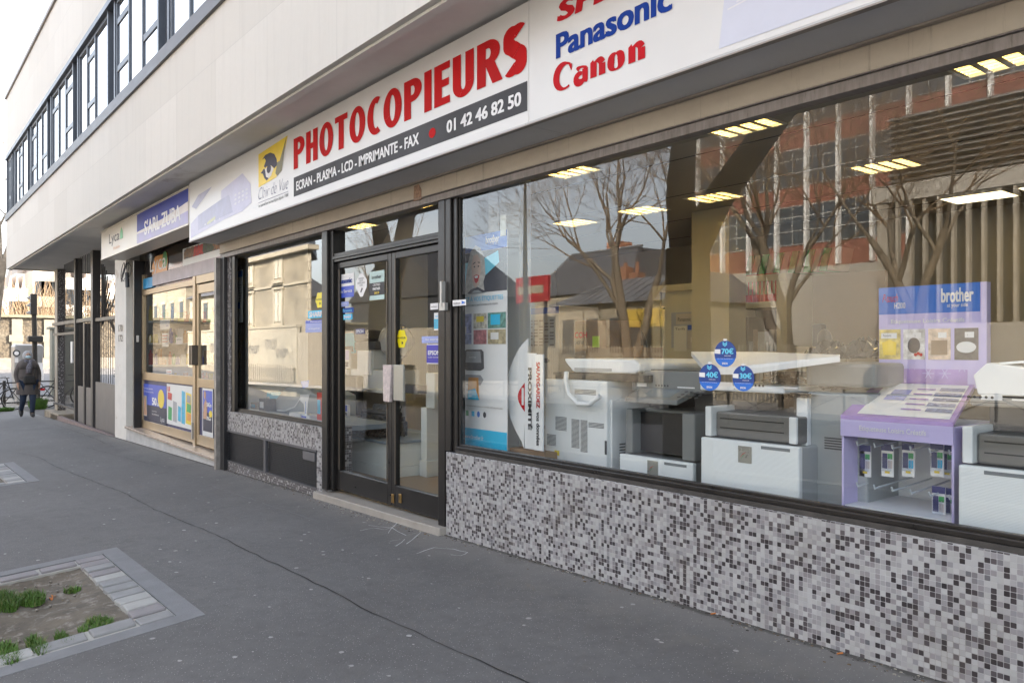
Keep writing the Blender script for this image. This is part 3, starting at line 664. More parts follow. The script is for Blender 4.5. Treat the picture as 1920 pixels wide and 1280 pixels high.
def ell(cx, cy, rx, ry, a0, a1, n=18): return [(cx + rx * math.cos(R(a0 + (a1 - a0) * i / n)), cy + ry * math.sin(R(a0 + (a1 - a0) * i / n))) for i in range(n + 1)]
def ring(o, i): return [[o[k], o[k + 1], i[k + 1], i[k]] for k in range(len(o) - 1)]
def block_glyph(c):
    S = .245; T = .175; w = .62; R_ = lambda a, b, d, e: [[(a, d), (b, d), (b, e), (a, e)]]
    if c == 'I': return S, R_(0, S, 0, 1)
    if c == 'H': return w, R_(0, S, 0, 1) + R_(w - S, w, 0, 1) + R_(S, w - S, .43, .43 + T)
    if c == 'T': return w * .95, R_(w * .475 - S / 2, w * .475 + S / 2, 0, 1 - T) + R_(0, w * .95, 1 - T, 1)
    if c == 'E': return w * .80, R_(0, S, 0, 1) + R_(S, w * .8, 1 - T, 1) + R_(S, w * .8, 0, T) + R_(S, w * .75, .43, .43 + T)
    if c == 'O': return w * 1.12, ring(ell(w * .56, .5, w * .56, .515, 0, 360, 36), ell(w * .56, .5, w * .56 - S, .515 - T, 0, 360, 36))
    if c == 'C': return w * .92, ring(ell(w * .58, .5, w * .58, .515, 62, 298, 30), ell(w * .58, .5, w * .58 - S, .515 - T, 62, 298, 30))
    if c == 'U': return w, R_(0, S, .3, 1) + R_(w - S, w, .3, 1) + ring(ell(w / 2, .3, w / 2, .315, 180, 360), ell(w / 2, .3, w / 2 - S, .315 - T, 180, 360))
    if c in 'PR':
        g = R_(0, S, 0, 1) + R_(S, .3, 1 - T, 1) + R_(S, .3, .42, .42 + T) + ring(ell(.3, .71, w - .3, .29, -90, 90), ell(.3, .71, w - .3 - S, .29 - T, -90, 90))
        if c == 'R': g += [[(.24, .44), (.24 + S, .47), (w + .07, 0), (w - S + .05, 0)]]
        return w, g
    if c == 'S':
        a = ell(w * .48, .735, w * .46 - S / 2, .28 - T / 2, 40, 250, 16); b = ell(w * .46, .27, w * .46 - S / 2, .285 - T / 2, 70, -140, 16); pts = a + b; g = []
        L = []; Q_ = []
        for i, p in enumerate(pts):
            q0 = pts[max(0, i - 1)]; q1 = pts[min(len(pts) - 1, i + 1)]; d = Vector((q1[0] - q0[0], q1[1] - q0[1])).normalized(); tw = (S * abs(d.y) + T * abs(d.x)) / 2 * 1.05
            L.append((p[0] - d.y * tw, p[1] + d.x * tw)); Q_.append((p[0] + d.y * tw, p[1] - d.x * tw))
        return w * .95, ring(L, Q_)
def block_word(fr, s, a0, a1, b0, b1, mat, parent):
    gs = [block_glyph(c) for c in s]; tot = sum(g[0] for g in gs) + .085 * (len(s) - 1); k = (a1 - a0) / tot; h = b1 - b0; x = 0; m_ = MB()
    for w_, polys in gs:
        for pl in polys: polyf(m_, fr, [(a0 + (x + px) * k, b0 + py * h) for px, py in pl], .003)
        x += w_ + .085
    return m_.build('lettering', mat, parent, fixn=False)
xa, z0 = SP(551, 312); xb, z1 = SP(990, 45)
z0a = SP(551, 314)[1]; z1a = SP(551, 250)[1]
block_word(F, 'PHOTOCOPIEURS', xa, PX(989, yS), SP(700, 254)[1], SP(940, 64)[1], m_red, sg)
bx0, bx1 = PX(551, yS), PX(989, yS); bz0, bz1 = SP(989, 208)[1], SP(989, 152)[1]
mb = MB(); rect(mb, F, bx0, bx1, bz0, bz1); mb.build('dark_band', m_char, sg, fixn=False)
ih = (bz1 - bz0) * .26
text(F, 'ECRAN - PLASMA - LCD - IMPRIMANTE - FAX', PX(556, yS), PX(786, yS), bz0 + ih, bz1 - ih, m_wink, sg, bold=.03)
text(F, '01 42 46 82 50', PX(838, yS), PX(978, yS), bz0 + ih, bz1 - ih, m_wink, sg, bold=.03)
mb = MB(); disc(mb, F, PX(811, yS), (bz0 + bz1) / 2, .045, .036, .003); mb.build('red_dot', m_red, sg, fixn=False)
# eye emblem
x0, z0 = SP(485, 352); x1, z1 = SP(540, 262); zt = SP(485, 290)[1]; W_ = x1 - x0; H_ = zt - z0
mb = MB(); polyf(mb, F, [(x0, z0), (x0 + W_ * .62, z0 + H_ * .08), (x0 + W_ * .78, z0 + H_ * .3), (x0 + W_, zt + .04), (x0, zt)]); mb.build('emblem_ground', m_yel, sg, fixn=False)
mb = MB(); E_ = lambda a, b: (x0 + W_ * a, z0 + H_ * b)
polyf(mb, F, [E_(*p) for p in ((.14, .78), (.24, .88), (.42, .88), (.56, .78), (.64, .6), (.66, .42), (.56, .36), (.48, .46), (.42, .52), (.30, .52), (.24, .5), (.2, .56), (.27, .7), (.22, .8))], .003)
polyf(mb, F, [E_(*p) for p in ((.08, .4), (.2, .5), (.26, .42), (.3, .25), (.38, .16), (.3, .1), (.22, .2), (.16, .36))], .003); disc(mb, F, *E_(.38, .42), W_ * .075, H_ * .13, .005)
mb.build('emblem_eye', M('violet black ink', (.03, .025, .06), .5), sg, fixn=False)
mb = MB(); polyf(mb, F, [E_(*p) for p in ((.24, .46), (.33, .5), (.46, .48), (.54, .36), (.46, .2), (.38, .14), (.28, .22))], .004); mb.build('emblem_white', m_wink, sg, fixn=False)
mb = MB(); polyf(mb, F, [E_(*p) for p in ((.97, 1.12), (.74, .5), (.66, .5), (.6, .2), (.66, .1), (.8, .2), (.84, .42))], .0034); mb.build('emblem_pen', M('grey pen ink', (.22, .21, .12), .5), sg, fixn=False)
mb = MB(); m_script = M('slate script ink', (.09, .09, .2), .5)
text(F, 'Clair de Vue', PX(485, yS), PX(541, yS), ZR(.394), ZR(.424), m_script, sg, shear=.35, bold=-.022)
text(F, 'Le spécialiste bureautique depuis 1988', PX(485, yS), PX(541, yS), ZR(.372), ZR(.3825), m_ink, sg, shear=.15)
stroke(mb, F, [(PX(485, yS), ZR(.3865)), (PX(541, yS), ZR(.3865))], .004); mb.build('thin_rule', m_script, sg, fixn=False)
# faint machine print at the left end and right end
def PP(l): return [SP(*p) for p in l]
mb = MB(); polyf(mb, F, PP([(358, 447), (358, 420), (372, 404), (415, 376), (415, 358), (455, 325), (470, 345), (472, 380), (455, 396), (420, 412)]), .0018); mb.build('machine_print', m_lav, sg, fixn=False)
mb = MB(); polyf(mb, F, PP([(372, 404), (372, 432), (420, 405), (437, 398), (430, 365), (415, 374)]), .0026); polyf(mb, F, PP([(360, 388), (372, 366), (398, 350), (368, 392)]), .0026)
mb.build('machine_print', m_lav2, sg, fixn=False)
mb = MB(); polyf(mb, F, PP([(389, 422), (389, 417), (404, 405), (404, 411)]), .0034); mb.build('machine_print', M('pale olive print', (.55, .56, .35), .4), sg, fixn=False)
mb = MB()
for r in range(3):
    for c in range(4):
        a = SP(442 + c * 7, 366 + r * 8 - c * 3.6); disc(mb, F, a[0], a[1], .036, .014, .0036, 10)
for c in range(4): a = SP(384 + c * 9, 420 - c * 3.6); rect(mb, F, a[0], a[0] + .05, a[1] - .02, a[1], .0036)
mb.build('machine_print', M('white lavender print', (.66, .66, .74), .4), sg, fixn=False)
mb = MB(); polyf(mb, F, [(-2.35, 2.83), (-1.2, 2.83), (-.2, 3.54), (-1.9, 3.54), (-2.3, 3.2)], .0016); mb.build('wave_print', M('pale blue print', (.62, .64, .74), .4, var=.06, vs_=2), sg, fixn=False)
mb = MB()
for i in range(9):
    stroke(mb, F, [(-2.3 + .05 * i + .5 * t + .02 * math.sin(5 * t), 3.0 + .02 * i + .25 * t * t) for t in (0, .25, .5, .75, 1)], .008, .0026)
mb.build('wave_print', M('near white print', (.76, .76, .8), .4), sg, fixn=False)
# brand list, right board
m_bluel = M('logo blue', (.012, .05, .30), .7, spec=.15); m_redl = M('logo red', (.52, .012, .02), .7, spec=.15)
text(F, 'Panasonic', PX(1043, yS), PX(1261, yS), SP(1043, 112)[1] , SP(1043, 66)[1], m_bluel, sg, bold=.03)
text(F, 'SHARP', PX(1045, yS), PX(1290, yS), SP(1045, 44)[1], SP(1045, 6)[1], m_redl, sg, bold=.035, shear=.12)
# cursive serif logo, drawn letter by letter
x0, zb = SP(1042, 174); x1 = PX(1224, yS); zt = SP(1042, 128)[1] ; ww = (x1 - x0); hh = (zt - zb)
mb = MB(); 
def lg(pts, w): stroke(mb, F, [(x0 + ww * a, zb + hh * b) for a, b in pts], [hh * q * 1.85 for q in w], .003)
def arc(cx, cy, rx, ry, a0, a1, n=16): return [(cx + rx * math.cos(R(a0 + (a1 - a0) * i / n)), cy + ry * math.sin(R(a0 + (a1 - a0) * i / n))) for i in range(n + 1)]
p = arc(.11, .52, .10, .5, 50, 300, 20); lg(p, [.05 + .16 * max(0, math.sin(math.pi * min(1, max(0, (i - 2) / 15)))) for i in range(21)])
lg([(.175, .9), (.185, .66)], [.10, .02])
x_h = .62
lg(arc(.28, .2, .045, .18, 60, 360, 14), [.07 + .1 * abs(math.sin(i / 14 * math.pi)) for i in range(15)]); lg([(.335, .52), (.335, .06), (.36, .0)], [.17, .17, .06]); lg(arc(.29, .5, .045, .12, 0, 160, 8), [.15, .1, .06, .05, .05, .06, .09, .12, .1])
for bx in (.415, .80):
    lg([(bx - .02, .58), (bx + .012, .62)], [.05, .1]); lg([(bx + .01, .62), (bx + .01, .02)], [.19, .19]); lg(arc(bx + .055, .42, .045, .2, 170, 10, 8), [.05, .05, .06, .07, .1, .14, .17, .18, .19]); lg([(bx + .10, .45), (bx + .10, .02)], [.19, .19])
lg([(.63, .62), (.60, .31), (.63, 0)], [.05, .18, .05]); lg(arc(.655, .31, .052, .30, 90, 270, 12), [.04, .08, .13, .17, .2, .2, .2, .2, .17, .13, .08, .05, .04]); lg(arc(.655, .31, .052, .30, 90, -90, 12), [.04, .08, .13, .17, .2, .2, .2, .2, .17, .13, .08, .05, .04])
mb.build('lettering', m_redl, sg, fixn=False)
# ================================================================ phone shop
ps = thing('phone_shop_front', (-13, .2, 0), 'small grocery and phone shop front with bronze frames and poster panels', 'shop front')
yf = .2
def fx(px): return PX(px, yf)
XL, XRr = -15.42, -10.62
mb = MB(); mb.hexa([(-15.84, .0, -.5), (-10.63, -.0, -.4), (-10.63, .5, -.4), (-15.84, .5, -.5), (-15.84, .0, -.045), (-10.63, .0, -.105), (-10.63, .5, -.105), (-15.84, .5, -.045)]); mb.build('step_riser', m_plaster, ps)
mb = MB(); mb.hexa([(-15.84, -.03, -.044), (-10.75, -.03, -.103), (-10.75, .6, -.103), (-15.84, .6, -.044), (-15.84, -.03, -.005), (-10.75, -.03, -.06), (-10.75, .6, -.06), (-15.84, .6, -.005)]); mb.build('step_slab', m_marble, ps, bevel=.005)
mb = MB(); mb.box(-15.84, -15.52, .12, .22, -.03, 3.0); mb.build('roughcast_reveal', m_roughcast, ps)
mb = MB(); mb.box(-15.50, -15.44, .04, .22, -.03, 3.0); mb.build('shutter_track', m_blackpl, ps)
zr = lambda px, py: P(px, py, yf)[1]
zh = zr(365, 535); zm0 = zr(365, 722); zm1 = zr(365, 708); zb0 = .06
xd = fx(366)          # division between window and door
mb = MB()
mb.box(XL, xd, yf - .03, yf + .05, zh, zh + .09); mb.box(XL, xd, yf - .03, yf + .05, zm0, zm1 + .02); mb.box(XL, xd, yf - .03, yf + .05, zb0 - .07, zb0 + .07)
mb.box(xd, xd + .12, yf - .04, yf + .06, -.05, zh + .13); mb.box(xd + .12, XRr, yf - .03, yf + .05, zh + .01, zh + .13)
mb.box(XL - .02, XL + .04, yf - .03, yf + .05, -.02, 2.75); mb.box(XRr - .25, XRr, yf - .03, yf + .05, -.05, zh)
mb.build('bronze_frame', m_bronze, ps, bevel=.004)
mb = MB(); mb.quad((XL, yf, zm1), (xd, yf, zm1), (xd, yf, zh), (XL, yf, zh)); mb.build('window_pane', m_glass2, ps)
d = MB(); x0, x1 = xd + .13, XRr - .26
d.box(x0, x0 + .09, yf - .02, yf + .04, -.02, zh); d.box(x1 - .09, x1, yf - .02, yf + .04, -.02, zh); d.box(x0 + .09, x1 - .09, yf - .02, yf + .04, zh - .14, zh - .01); d.box(x0 + .09, x1 - .09, yf - .02, yf + .04, zm0 - .02, zm1 + .0); d.box(x0 + .09, x1 - .09, yf - .02, yf + .04, -.02, .13)
pdoor = d.build('door', m_bronze, ps, bevel=.004)
mb = MB(); mb.quad((x0 + .08, yf, zm1 - .02), (x1 - .08, yf, zm1 - .02), (x1 - .08, yf, zh - .12), (x0 + .08, yf, zh - .12)); mb.build('door_pane', m_glass2, pdoor)
mb = MB(); mb.box(x0 + .01, x0 + .07, yf - .11, yf - .02, zr(372, 684), zr(372, 647)); mb.build('door_handle', m_bronzed, pdoor, bevel=.006)
mb = MB(); mb.box(xd + .01, xd + .075, yf - .1, yf - .04, zr(372, 684), zr(372, 647)); mb.build('handle_block', m_bronzed, ps, bevel=.006)
mb = MB(); mb.box(xd + .02, xd + .05, yf - .065, yf - .04, .05, .3); mb.build('foot_bolt', M('zinc bolt', (.5, .5, .48), .4, .6), ps)
# lower panels with posters
F2 = FY(yf - .005)
mb = MB(); mb.box(XL + .04, xd, yf, yf + .02, zb0, zm0); mb.box(x0 + .09, x1 - .09, yf, yf + .02, .1, zm0); mb.build('lower_panel', M('dark blue panel', (.03, .035, .12), .4), ps)
m_pb = M('poster blue', (.05, .10, .55), .35, var=.08); m_pn = M('poster night', (.03, .035, .07), .35, var=.1); m_pw = M('poster white', (.70, .72, .72), .35, var=.04); m_py = M('poster yellow', (.80, .62, .06), .35); m_pc = M('poster cyan', (.06, .45, .68), .35, var=.25, vs_=9); m_pg = M('poster green', (.05, .38, .12), .35, var=.2); m_pr = M('poster red', (.60, .05, .04), .35, var=.15); m_po = M('poster orange', (.75, .33, .08), .35, var=.2); m_sk = M('printed skin tone', (.50, .30, .2), .5, var=.2, vs_=8); m_pgr = M('poster grey', (.35, .36, .38), .4, var=.15)
def poster(name, y, pxs, mat, label, cat='poster', group=None):
    (ax, ay), (bx, by) = pxs; xa_ = PX(ax, y); xb_ = PX(bx, y); za_ = P(ax, ay, y)[1]; zb_ = P(ax, by, y)[1]
    return xa_, xb_, za_, zb_
A = thing('phone_offer_poster', (-15, yf, .5), 'blue phone offer poster with yellow oval low in the bronze window', 'poster')
xa, xb = fx(269), fx(313); z0, z1 = zr(313, 798), zr(313, 724)
mb = MB(); rect(mb, F2, xa, xb, z0, z1, .006); mb.build('sheet', m_pb, A, fixn=False)
mb = MB(); rect(mb, F2, xa, xb, z0, z0 + (z1 - z0) * .44, .0075); mb.build('dark_field', m_pn, A, fixn=False)
mb = MB(); disc(mb, F2, xa + (xb - xa) * .80, z0 + (z1 - z0) * .66, (xb - xa) * .13, (z1 - z0) * .24, .009); mb.build('yellow_oval', m_py, A, fixn=False)
mb = MB(); rect(mb, F2, xa + .05, xa + (xb - xa) * .2, z0 + .08, z0 + (z1 - z0) * .68, .009); mb.build('photo', m_pgr, A, fixn=False)
mb = MB(); polyf(mb, F2, [(xa + .09, z0 + .1), (xa + .3, z0 + .1), (xa + .26, z0 + .3), (xa + .22, z0 + .42), (xa + .14, z0 + .42), (xa + .11, z0 + .28)], .0105); mb.build('figure', m_sk, A, fixn=False)
text(F2, '50', xa + (xb - xa) * .42, xa + (xb - xa) * .62, z0 + (z1 - z0) * .46, z0 + (z1 - z0) * .66, m_wink, A, bold=.04, lift=.009)
text(F2, 'Go', xa + (xb - xa) * .63, xa + (xb - xa) * .72, z0 + (z1 - z0) * .46, z0 + (z1 - z0) * .54, m_wink, A, bold=.04, lift=.009)
text(F2, 'Partez avec', xa + .05, xa + (xb - xa) * .45, z0 + (z1 - z0) * .86, z0 + (z1 - z0) * .91, m_wink, A, lift=.009)
text(F2, "l'Europe en poche", xa + .05, xa + (xb - xa) * .48, z0 + (z1 - z0) * .76, z0 + (z1 - z0) * .82, m_wink, A, lift=.009)
text(F2, 'Appels illimités', xa + (xb - xa) * .42, xa + (xb - xa) * .62, z0 + (z1 - z0) * .28, z0 + (z1 - z0) * .32, m_wink, A, lift=.009)
text(F2, 'SMS et MMS illimités', xa + (xb - xa) * .42, xa + (xb - xa) * .7, z0 + (z1 - z0) * .2, z0 + (z1 - z0) * .24, m_wink, A, lift=.009)
text(F2, 'Lyca', xa + (xb - xa) * .78, xa + (xb - xa) * .93, z0 + .03, z0 + .13, m_wink, A, lift=.009)
A = thing('photo_goods_poster', (-14, yf, .5), 'white poster of blue and green packets beside the blue offer poster', 'poster')
xa, xb = fx(314), fx(362); z0, z1 = zr(340, 800), zr(340, 722)
mb = MB(); rect(mb, F2, xa, xb, z0, z1, .006); mb.build('sheet', m_pw, A, fixn=False)
for (a0, a1, b0, b1, mt) in ((.06, .22, .12, .45, m_pg), (.26, .42, .1, .6, m_pgr), (.46, .58, .14, .5, m_pc), (.6, .74, .1, .88, m_pc), (.76, .97, .12, .85, m_py), (.8, .96, .4, .6, m_pg), (.8, .95, .62, .8, m_pgr), (.8, .96, .2, .38, m_po), (.04, .22, .62, .8, m_pr)):
    mb = MB(); w_, h_ = xb - xa, z1 - z0; polyf(mb, F2, [(xa + w_ * a0, z0 + h_ * b0), (xa + w_ * (a1 - .01), z0 + h_ * (b0 - .02)), (xa + w_ * a1, z0 + h_ * (b1 - .03)), (xa + w_ * (a0 + .01), z0 + h_ * b1)], .0075 + .001 * (b0 > .15)); mb.build('packet_print', mt, A, fixn=False)
text(F2, 'LI', xa + .06, xa + .2, z0 + (z1 - z0) * .82, z0 + (z1 - z0) * .94, m_pr, A, lift=.01, bold=.05)
A = thing('door_offer_poster', (-11.5, yf, .5), 'narrow taped blue poster on the lower panel of the bronze door', 'poster')
xa, xb = fx(381), fx(401); z0, z1 = zr(391, 818), zr(391, 728)
mb = MB(); rect(mb, F2, xa, xb, z0, z1, .006); mb.build('sheet', m_pw, A, fixn=False)
mb = MB(); rect(mb, F2, xa + .03, xb - .03, z0 + (z1 - z0) * .5, z1 - .03, .0075); mb.build('blue_field', m_pb, A, fixn=False)
mb = MB(); rect(mb, F2, xa + .03, xb - .03, z0 + .07, z0 + (z1 - z0) * .5, .0076); mb.build('dark_field', m_pn, A, fixn=False)
mb = MB(); disc(mb, F2, xb - .1, z0 + (z1 - z0) * .48, .07, .05, .009); mb.build('yellow_spot', m_py, A, fixn=False)
mb = MB(); polyf(mb, F2, [(xa + .05, z0 + .25), (xa + .2, z0 + .25), (xa + .24, z0 + .45), (xa + .16, z0 + .55), (xa + .06, z0 + .45)], .009); disc(mb, F2, xa + .12, z0 + .6, .05, .06, .009); mb.build('figure', m_sk, A, fixn=False)
text(F2, '50Go', xa + .2, xb - .06, z0 + (z1 - z0) * .62, z0 + (z1 - z0) * .71, m_wink, A, lift=.01, bold=.03)
text(F2, '70Go', xa + .2, xb - .08, z0 + (z1 - z0) * .34, z0 + (z1 - z0) * .42, m_wink, A, lift=.01, bold=.03)
# transom area
zt0 = zh + .095
mb = MB(); mb.box(XL + .04, XRr, yf + .01, yf + .04, zt0, 3.1); mb.build('transom_panel', M('brown black gloss panel', (.035, .03, .03), .12, var=.2), ps)
mb = MB(); mb.box(XL + .04, fx(288), yf - .02, yf + .009, zt0 + .02, zt0 + .2); mb.build('blue_strip', M('bright blue strip', (.02, .30, .62), .4), ps)
mb = MB(); mb.box(fx(288) + .002, XRr, yf - .02, yf + .009, zt0 + .04, zt0 + .24); mb.build('faded_strip', M('faded lilac strip', (.50, .45, .47), .6, var=.2, vs_=3, dirt=((.3, .26, .25), 5, .6)), ps)
A = thing('phone_brand_panel', (-14.5, yf, 2.5), 'dark glossy panel with fruit print over the grocery window', 'sign panel')
F3 = FY(yf + .005)
xa, xb = fx(285), fx(313); z0, z1 = zr(300, 512), zr(300, 478)
mb = MB(); polyf(mb, F3, [(xa, z0), (xb, z0), (xb + .05, (z0 + z1) / 2), (xb, z1), (xa + .2, z1), (xa, (z0 + z1) / 2)], .004); mb.build('fruit_print', m_po, A, fixn=False)
mb = MB(); disc(mb, F3, xb - .12, (z0 + z1) / 2 + .05, .14, .14, .006); mb.build('green_print', m_pg, A, fixn=False)
text(F3, 'Lyca', xa - .12, xb - .05, z0 - .03, z1 + .02, m_wink, A, lift=.008)
A = thing('spice_poster', (-12, yf, 2.6), 'poster with rows of spices and vegetables above the bronze door', 'poster')
xa, xb = fx(343), XRr; z0 = zr(345, 508) ; z1 = 2.98
mb = MB(); rect(mb, F3, xa, xb, z0 - .0, z1, .008); mb.build('sheet', m_pw, A, fixn=False)
cs = [(.18, .10, .06), (.50, .03, .03), (.07, .10, .07), (.33, .14, .05), (.22, .35, .06)]
for i, c in enumerate(cs):
    a0 = xa + .1 + (xb - xa - .12) * i / 5; a1 = a0 + (xb - xa - .12) / 5
    mb = MB(); rnd = random.Random(i)
    for k in range(70): disc(mb, F3, rnd.uniform(a0, a1), rnd.uniform(z0 + .2, z1 - .03), .04, .03, .011 + .00002 * k, 5)
    mb.build('spice_print', M('spice print %d' % i, c, .5, var=.6, vs_=18), A, fixn=False)
mb = MB(); rect(mb, F3, xa + .08, xb, z0 + .18, z1 - .02, .0095); mb.build('dark_field', m_pn, A, fixn=False)
# sign of the phone shop
yL = -.41
A = thing('grocery_sign', (-13, yL, 3.3), 'shorter sign box in cream and blue over the grocery at left', 'shop sign')
XA, XB = PX(190, yL), SX0 - .02; zA, zB = 3.03, 3.50
mb = MB(); mb.box(XA, XB, yL, -.02, zA, zB); mb.build('sign_box', M('cream sign face', (.70, .66, .58), .4, var=.05), A, bevel=.004)
mb = MB(); mb.box(XA - .01, XB, yL - .01, yL + .03, zA - .02, zA - .001); mb.box(XA - .01, XB, yL - .01, yL + .03, zB + .001, zB + .02); mb.build('edge_trim', M('cream trim', (.75, .70, .6), .4), A)
FL = FY(yL); xm = PX(257, yL)
mb = MB(); rect(mb, FL, xm, XB - .02, zA + .01, zB - .01); mb.build('blue_field', M('royal blue print', (.025, .045, .34), .6, var=.15, vs_=2), A, fixn=False)
mb = MB(); polyf(mb, FL, [(xm, zA + .01), (XB - .02, zA + .01), (XB - .02, zA + .17), (xm + 1.2, zA + .13), (xm, zA + .16)], .0024); mb.build('lilac_field', M('lilac print', (.33, .30, .52), .4, var=.2, vs_=3), A, fixn=False)
mb = MB(); polyf(mb, FL, [(xm, zA + .16), (xm + 1.2, zA + .13), (XB - .02, zA + .17), (XB - .02, zA + .29), (xm + 1.5, zA + .22), (xm, zA + .19)], .0028); mb.build('pale_streak', M('cream streak print', (.66, .60, .58), .4, var=.1), A, fixn=False)
text(FL, "S'ARL ZUBA", PX(271, yL), PX(339, yL), zA + .09, zA + .31, m_wink, A, bold=.02, lift=.004)
text(FL, 'Lyca', PX(205, yL), PX(224, yL), zA + .15, zA + .37, m_ink, A, lift=.004)
text(FL, 'Mobile', PX(213, yL), PX(225, yL), zA + .07, zA + .12, m_po, A, lift=.004)
xg = PX(228, yL); mb = MB(); polyf(mb, FL, [(xg - .11, zA + .2), (xg + .11, zA + .2), (xg + .09, zA + .32), (xg, zA + .4), (xg - .08, zA + .32)], .004); mb.build('green_mark', m_pg, A, fixn=False)
# hanging cable bundle
cb = MB(); rnd = random.Random(5); x, z = P(237, 510, -.06)
for k in range(4):
    pts = [(x + .35 * math.sin(t * 2.1 + k * 1.7) * (1 - .2 * k), -.06 - .02 * k, z + .16 * math.cos(t * 1.9 + k)) for t in [i * .3 for i in range(12)]]
    cb.tube(pts, .006, 5)
cb.tube([(x, -.06, z + .05), (x - .02, -.06, 3.0)], .006, 5); cb.tube([(x + .08, -.07, z - .02), (x + .12, -.07, z - .28)], .035, 8)
tag(cb.build('cable_bundle', m_blackpl), 'loose black cable bundle hanging at the top of the white pillar', 'cable')
mb = MB(); x, z = P(257, 635, .11); mb.box(x - .18, x + .12, .08, .118, z - .06, z + .06); tag(mb.build('intercom_box', m_sillwhite, bevel=.01), 'small pale box on the stained wall beside the grocery window', 'box')
# ================================================================ entrance gate
gt = thing('entrance_gate', (-20, .15, -.3), 'dark metal entrance gate and screen of close bars under the overhang', 'gate')
m_gate = M('brown grey gate metal', (.07, .066, .066), .42, .4, var=.15); m_gatep = M('grey gate sheet', (.15, .145, .145), .45, .3, var=.1); m_bars = M('dark gate bars', (.035, .034, .035), .45, .3, var=.15)
yg = .12
gx = lambda px: PX(px, yg)
gzz = lambda px, py: P(px, py, yg)[1]
zrail = gzz(160, 600); zlow = gzz(200, 718)
mb = MB()
for px, wd in ((145, .14), (177.5, .20)): mb.box(gx(px) - wd / 2, gx(px) + wd / 2, yg - .06, yg + .1, -.45, 3.55)
mb.build('gate_post', m_gate, gt, bevel=.005)
mb = MB(); mb.box(gx(161.5) - .07, gx(161.5) + .07, yg - .05, yg + .08, -.45, zrail - .08); mb.build('gate_post', m_gate, gt, bevel=.005)
mb = MB(); mb.box(-24.4, gx(175), yg - .04, yg + .06, zrail - .04, zrail + .04); mb.box(gx(180), -16.74, yg - .02, yg + .04, gzz(200, 597) - .035, gzz(200, 597) + .035); mb.box(-24.4, gx(142), yg - .02, yg + .04, zrail - .3, zrail - .24); mb.box(-24.4, gx(142), yg - .02, yg + .04, -.06, -.01); mb.build('rail', m_gate, gt)
def bars(x0, x1, z0, z1, n, name='bars'):
    mb = MB()
    for i in range(n): x = x0 + (x1 - x0) * (i + .5) / n; mb.tube([(x, yg, z0), (x, yg, z1)], .007, 6)
    mb.build(name, m_bars, gt)
bars(gx(120), gx(143.5), zrail + .04, 3.55, 12); bars(gx(147), gx(175), zrail + .04, 3.55, 9); bars(gx(120), gx(141), -.01, zrail - .04, 12)
bars(gx(148), gx(160), .55, zrail - .04, 4); bars(gx(163), gx(174), .55, zrail - .04, 4); bars(gx(181), -16.76, zlow + .0, gzz(200, 565), 11)
mb = MB(); mb.box(gx(148), gx(160), yg - .02, yg + .02, -.42, .55); mb.box(gx(163), gx(174), yg - .02, yg + .02, -.42, .55); mb.build('lower_sheet', m_gatep, gt)
mb = MB(); mb.box(gx(181), -16.74, yg - .02, yg + .02, -.4, zlow); mb.build('lower_sheet', m_gatep, gt)
mb = MB(); mb.box(gx(137.5), gx(140.5), yg - .06, yg - .03, gzz(139, 680), gzz(139, 640)); mb.build('notice_plate', m_white, gt)
mb = MB()  # fan-shaped spikes at the right-hand bay
for k in range(8):
    t = k / 7; mb.tube([(gx(181), yg + .1, 1.9), (gx(181) + .9 * math.sin(t * 1.2), yg + .1, 1.9 + 1.35 * math.cos(t * 1.2))], .014, 5)
mb.build('spike_fan', m_bars, gt)
mb = MB(); mb.box(-24, -16.9, -.02, .06, -.5, -.28); mb.build('threshold_stone', M('pinkish threshold', (.22, .17, .16), .8, var=.25, vs_=6), gt)
# ================================================================ shop interior shell
m_floor_in = M('speckled terrazzo', (.26, .19, .12), .4, var=.35, vs_=90)
m_wall_in = M('tan interior wall', (.36, .31, .22), .85, var=.04)
m_ceil_in = M('ceiling tiles', (.42, .40, .36), .9, var=.05)
m_cream = M('cream wall', (.50, .46, .34), .8, var=.05)
mb = MB(); mb.box(-10.6, 6, .2, 7.6, -.15, .05); struct(mb, 'floor', m_floor_in)
mb = MB(); mb.box(-15.8, -10.8, .25, 7.6, -.3, -.02); struct(mb, 'grocery_floor', m_floor_in)
LTS = [(-1.70, 1.13), (-3.34, 1.13), (-5.11, 1.13), (-7.2, 1.13), (-9.0, 1.13), (-3.3, 3.12), (-5.06, 3.12), (-6.04, 3.12), (-7.14, 3.12), (-9.0, 3.12), (-.6, 2.9)]
LX, LY = .25, .20
xs = sorted(set([-10.6, 6.0] + [round(l[0] + q, 3) for l in LTS for q in (-LX, LX)])); ys_ = sorted(set([.0755, 7.6] + [round(l[1] + q, 3) for l in LTS for q in (-LY, LY)])); mb = MB()
for a, b in zip(xs, xs[1:]):
    for c, d in zip(ys_, ys_[1:]):
        if any(abs((a + b) / 2 - l[0]) < LX and abs((c + d) / 2 - l[1]) < LY for l in LTS): continue
        mb.quad((a, c, 2.95), (b, c, 2.95), (b, d, 2.95), (a, d, 2.95))
mb.box(-10.6, 6, .08, 7.6, 3.09, 3.12)
struct(mb, 'ceiling', m_ceil_in)
mb = MB(); mb.box(-15.8, -10.8, .4, 7.6, 3.05, 3.12); struct(mb, 'grocery_ceiling', m_ceil_in)
mb = MB(); mb.box(-10.6, 6, 5.9, 6.0, .05, 2.95); struct(mb, 'back_wall', m_wall_in)
mb = MB(); mb.box(-15.8, -10.76, 4.4, 4.5, -.02, 3.05); struct(mb, 'grocery_back_wall', m_cream)
mb = MB(); mb.box(1.2, 1.3, .2, 5.9, .05, 2.95); struct(mb, 'end_wall', m_wall_in)
mb = MB()
for i in range(0): mb.box(-10.6, 1.2, .9 + i * .6, .912 + i * .6, 2.944, 2.9495)
